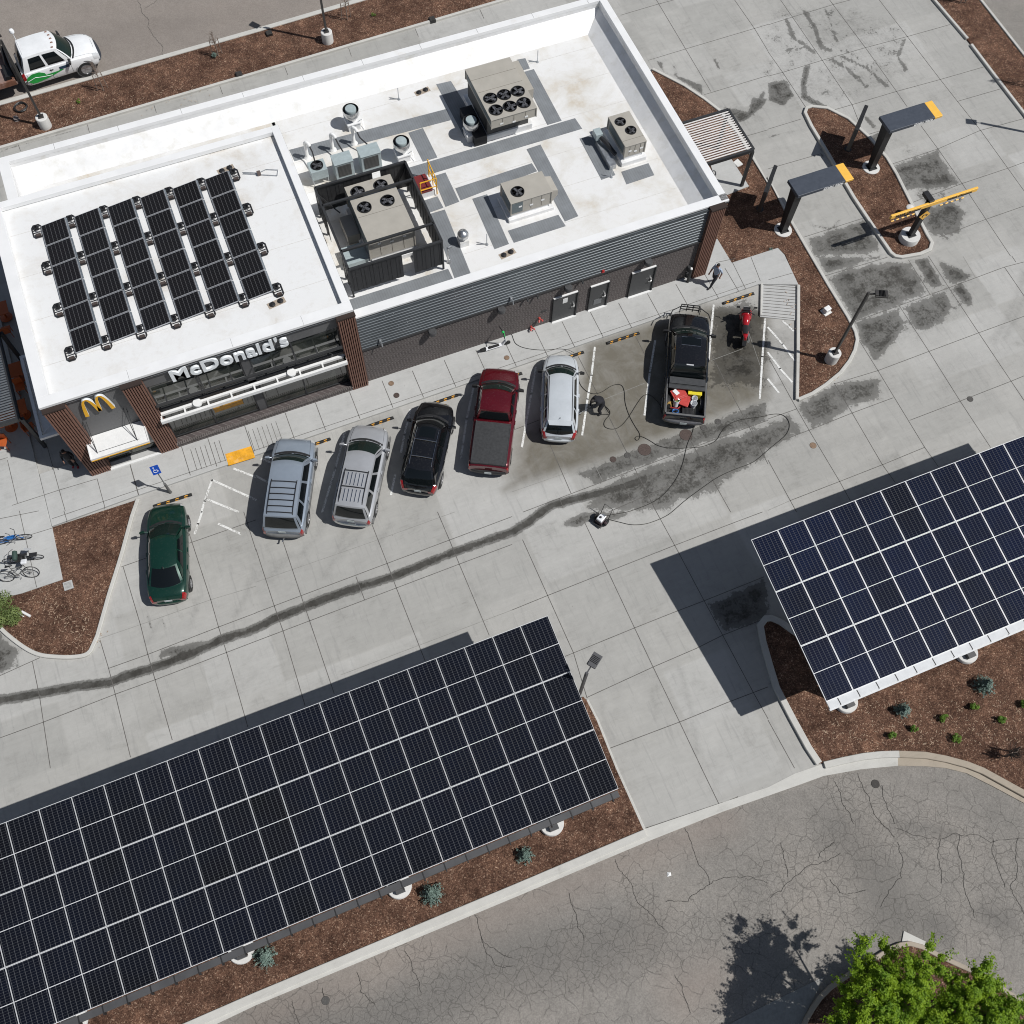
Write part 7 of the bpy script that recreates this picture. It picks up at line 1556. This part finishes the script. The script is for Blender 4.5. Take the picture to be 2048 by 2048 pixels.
# ================================================================ PLANTS
def leafmat(name,c1,c2,trans=.25):
    m,nt,b=newmat(name); P=GP(nt); n=noise_(nt,P,2.2,4,.6); n2=noise_(nt,P,25,2,.6)
    c=ramp(nt,n,[(.3,c1),(.7,c2)]); c=mixc(nt,.5,c,mixc(nt,1,c,ramp(nt,n2,[(.3,(.6,)*3),(.7,(1.45,)*3)]),'MULTIPLY'))
    L(nt,c,b.inputs['Base Color']); b.inputs['Roughness'].default_value=.6; b.inputs['Transmission Weight'].default_value=0
    tr=N(nt,'ShaderNodeBsdfTranslucent'); L(nt,c,tr.inputs[0]); mx=N(nt,'ShaderNodeMixShader'); mx.inputs[0].default_value=trans
    L(nt,b.outputs[0],mx.inputs[1]); L(nt,tr.outputs[0],mx.inputs[2]); L(nt,mx.outputs[0],nt.nodes['Material Output'].inputs[0]); return m
M_leaf=leafmat('maple_leaf',(.11,.23,.008),(.33,.47,.02),.35); M_spruce=leafmat('spruce_needle',(.10,.15,.125),(.22,.30,.26),.1); M_grn=leafmat('shrub_leaf',(.09,.19,.02),(.19,.33,.04),.3); M_bush=leafmat('bush_leaf',(.11,.16,.045),(.22,.28,.09),.25); M_bark=pm('bark',(.11,.085,.065),.9,var=.35,scale=20); M_twig=pm('twig',(.22,.17,.14),.9,var=.3,scale=20)
def leaves(c,ctr,n,sx,sy,sz,size,shell=.55,upb=.5):
    for _ in range(n):
        d=Vector(RNG.normal(size=3)); d.normalize(); r=shell+(1-shell)*random.random()**.5
        p=Vector((ctr[0]+d.x*sx*r,ctr[1]+d.y*sy*r,ctr[2]+d.z*sz*r)); leaf(c,p,d,size,upb)
def leaf(c,p,d,size,upb=.5):
    nn=(d+Vector((0,0,upb))+Vector(RNG.normal(size=3))*.55).normalized(); a=nn.orthogonal().normalized(); a=Matrix.Rotation(random.random()*6.28,3,nn)@a; b_=nn.cross(a); s=size*random.uniform(.6,1.3)
    c.add([p-a*s*.5,p-b_*s*.32+a*s*.05+nn*s*.08,p+a*s*.55,p+b_*s*.32+a*s*.05+nn*s*.08],[(0,1,2,3)])
def big_tree(label,x,y,trunk_z,clumps,n):
    t=thing('tree',label,'tree',(x,y,0)); c=MB(); c.tube([(0,0,-.1),(.03,.02,.8),(.0,.05,trunk_z)],[.2,.15,.12],12)
    for (cx,cy,cz,r,_) in clumps:
        p=Vector((cx-x,cy-y,cz)); s=Vector((0,.05,trunk_z*.85)); m=(s+p)/2+Vector(RNG.normal(size=3))*.15; c.tube([s,m,p],[.08,.05,.02],7)
    c.build('trunk',M_bark,t,smooth=True)
    c=MB()
    tot=sum(k[4] for k in clumps)
    for (cx,cy,cz,r,wt) in clumps:
        ctr=Vector((cx-x,cy-y,cz)); nsub=int(6+r*7)
        for k in range(nsub):
            d=Vector(RNG.normal(size=3)).normalized(); q=ctr+Vector((d.x*r,d.y*r,d.z*r*.75))*random.uniform(.35,1.0); rr_=r*random.uniform(.20,.36)
            leaves(c,q,int(n*wt/tot/nsub),rr_,rr_,rr_*.8,.068,.2,.6)
            for _ in range(3):   # spiky outward shoots
                dd=(d+Vector(RNG.normal(size=3))*.5+Vector((0,0,.3))).normalized(); L0=random.uniform(.25,.55)
                for s_ in range(30):
                    f=s_/30; leaf(c,q+dd*(rr_*.5+L0*f)+Vector(RNG.normal(size=3))*.06*(1.2-f),dd,.08,.5)
    c.build('crown',M_leaf,t); return t
cl=[]
def cp(cc,rr,px,py,z,r,w): q=W(cc,rr,px,py,z); cl.append((q.x,q.y,z,r,w))
for px,py,z,r in ((820,1420,4.6,.7),(720,1560,4.2,.75),(900,1620,4.8,.8),(1180,1440,4.9,.65),(1080,1600,5.0,.8),(800,1760,4.4,.8),(1000,1800,4.8,.9),(600,1880,4.0,.7),(1150,1760,4.5,.7),(900,1960,4.6,.9),(1150,1960,4.4,.9),(700,2080,4.3,.9),(950,2200,4.6,1.0),(600,1720,3.8,.6),(1240,1850,4.0,.7),(500,2060,3.8,.6)): cp(3,3,px+20,py+20,z,r,r*r)
tx=W(3,3,920,1850,0)
big_tree('bright green leafy tree in the planter at the bottom right corner',tx.x-.6,tx.y-.5,2.4,cl,80000)
cl=[]
for px,py,z,r in ((1560,1580,4.2,.6),(1650,1720,4.4,.75),(1480,1720,4.2,.65),(1780,1860,4.3,.75),(1600,1860,4.5,.8),(1400,1850,4.0,.6),(1900,1960,4.2,.8),(1700,2000,4.4,.9),(1500,2020,4.2,.8),(1330,1700,3.6,.5),(1320,1950,4.0,.7),(1400,1600,3.6,.4)): cp(3,3,px+20,py+10,z,r,r*r)
big_tree('second green leafy tree to the right in the same planter',W(3,3,1650,1850,0).x,W(3,3,1650,1850,0).y-.3,2.4,cl,60000)
def spruce(label,pt,h,r):
    t=thing('spruce_shrub',label,'spruce',(pt.x,pt.y,.07),0,None); c=MB(); c.tube([(0,0,0),(0,0,h)],[.03,.01],6); c.build('trunk',M_bark,t)
    c=MB()
    n=0
    r*=1.15
    for k in range(int(95*r/.35)):
        f=random.random()**1.3; z=h*(.08+.9*f); a=random.random()*6.28; rr_=r*(1-f)*random.uniform(.75,1.15)+.05; d=Vector((math.cos(a),math.sin(a),.35+f)).normalized()
        for s_ in range(22):
            g_=(s_+1)/22; p=Vector((0,0,z))+Vector((d.x,d.y,d.z*.5))*rr_*g_+Vector(RNG.normal(size=3))*.022
            leaf(c,p,d,.075,.3)
    c.build('foliage',M_spruce,t); return t
spruce('blue-green dwarf spruce at the lower left, below the carport',W(1,3,80,1430),.75,.42); spruce('blue-green dwarf spruce beside the round white carport pier',W(1,3,1325,950),.8,.42); spruce('small blue-green dwarf spruce nearest the driveway',W(2,3,95,660),.6,.3)
spruce('dwarf spruce under the low edge of the right carport',W(3,2,1000,1510),.75,.3); spruce('largest dwarf spruce in the right bed',W(3,2,1610,1320),.85,.42)
def shrub(label,pt,r,h,mat,n=260,ls=.06,cat='shrub',z=.07):
    t=thing('shrub',label,cat,(pt.x,pt.y,z)); c=MB()
    for k in range(7): a=random.random()*6.28; c.tube([(0,0,0),(r*.4*math.cos(a),r*.4*math.sin(a),h*.6)],[.012,.006],5)
    c.build('stem',M_twig,t); c=MB()
    for k in range(9): 
        a=random.random()*6.28; q=random.random()**.5*r*.7; leaves(c,(q*math.cos(a),q*math.sin(a),h*random.uniform(.3,.8)),n//9,r*.4,r*.4,h*.3,ls,.2)
    c.build('foliage',mat,t)
for px,py,r,lab in ((1540,1485,.16,'bright green little shrub nearest below the largest spruce'),(1310,1565,.14,'bright green little shrub midway across the right bed'),(1745,1575,.14,'bright green little shrub near the dark twiggy shadow'),(1085,1650,.13,'sparse green little shrub left of centre in the right bed'),(925,1695,.15,'green little shrub nearest the driveway kerb'),(1410,1715,.18,'darker green shrub lowest in the right bed'),(1910,1465,.2,'bright green shrub at the right edge of the bed')):
    shrub(lab,W(3,2,px,py),r*1.35,.36,M_grn,420)
shrub('loose light green bush at the left edge below the bicycles',W(0,2,75,800),.95,1.3,M_bush,4200,.075)
shrub('small dark green weed in the back mulch strip near the hose coil',W(0,0,600,785),.16,.25,M_grn,160,.05); shrub('small dark green weed in the back mulch strip beyond the lamp',W(1,0,890,130),.16,.22,M_grn,140,.05)
shrub('small grey-green tuft in the mulch beside the corner of the order bed',W(2,1,1950,-40),.12,.12,M_spruce,100,.05); shrub('green tuft at the foot of the young tree behind the dining roof',W(0,0,1625,440),.2,.35,M_spruce,300,.06)
def bare_tree(label,x,y,h,n=26,spread=.5,mat=None):
    t=thing('bare_tree',label,'young tree',(x,y,.07)); c=MB(); c.tube([(0,0,0),(.02,.01,h*.5),(.0,.03,h)],[.035,.025,.008],7); c.build('trunk',M_twig,t); c=MB()
    for k in range(n):
        z=h*random.uniform(.35,.97); a=random.random()*6.28; l=spread*random.uniform(.5,1)*(1.2-z/h); p=Vector((0,0,z)); q=p+Vector((math.cos(a)*l,math.sin(a)*l,l*.9)); c.tube([p,(p+q)/2+Vector(RNG.normal(size=3))*.03,q],[.011,.008,.003],4)
        for j in range(3): s_=p.lerp(q,random.uniform(.3,.9)); c.tube([s_,s_+Vector(RNG.normal(size=3))*.12+Vector((0,0,.1))],[.005,.002],4)
    c.build('branches',mat or M_twig,t); c=MB()
    for a in (0.5,2.9): c.beam((.3*math.cos(a),.3*math.sin(a),0),(.25*math.cos(a),.25*math.sin(a),1.1),.04,.04); c.tube([(.25*math.cos(a),.25*math.sin(a),.95),(0,0,1.0)],.01,4)
    c.build('stake',M_twig,t)
q=W(0,0,785,690); bare_tree('young bare tree staked in the mulch in front of the utility truck',q.x,q.y,1.9); q=W(0,0,1650,430); bare_tree('young bare tree staked behind the dining roof',q.x,q.y,1.7); q=W(1,0,690,155); bare_tree('young bare tree staked right of the back street lamp',q.x,q.y,1.9)
q=W(3,0,1680,610); bare_tree('bare tree at the edge of the northeast mulch strip',q.x+1.75,q.y-1.2,3.0,50,.8); q=W(3,0,1480,30); bare_tree('bare multi-stem tree at the top right corner',q.x,q.y,2.2,50,.9,pm('dark_twig',(.05,.04,.035),.9))
q=W(3,2,1790,1850); bare_tree('dark twiggy bare shrub at the bottom of the right bed',q.x,q.y,.9,80,.7,pm('dark_twig',(.05,.04,.035),.9))
# loose bark chips and twigs scattered on the beds, one mass
mc=MB()
for (cc,rr,x0,y0,x1,y1,n) in ((3,2,400,1500,1900,1750,260),(0,2,300,600,700,1000,120),(3,1,250,300,450,950,90),(0,0,200,900,1600,700,120)):
    for _ in range(n):
        f=random.random(); q=W(cc,rr,x0+(x1-x0)*f+random.uniform(-160,160),y0+(y1-y0)*f+random.uniform(-90,90)) if cc!=3 or rr!=2 else W(3,2,random.uniform(x0,x1),random.uniform(1420,1760))
        a=random.random()*3.14; l=random.uniform(.02,.07); mc.beam((q.x-l*math.cos(a),q.y-l*math.sin(a),.075),(q.x+l*math.cos(a),q.y+l*math.sin(a),.085),.018,.01)
tag(mc.build('bark_chips',pm('pale_chip',(.42,.31,.22),.9,var=.3,scale=10)),'pale bark chips scattered over the mulch beds','bark chips',kind='stuff')
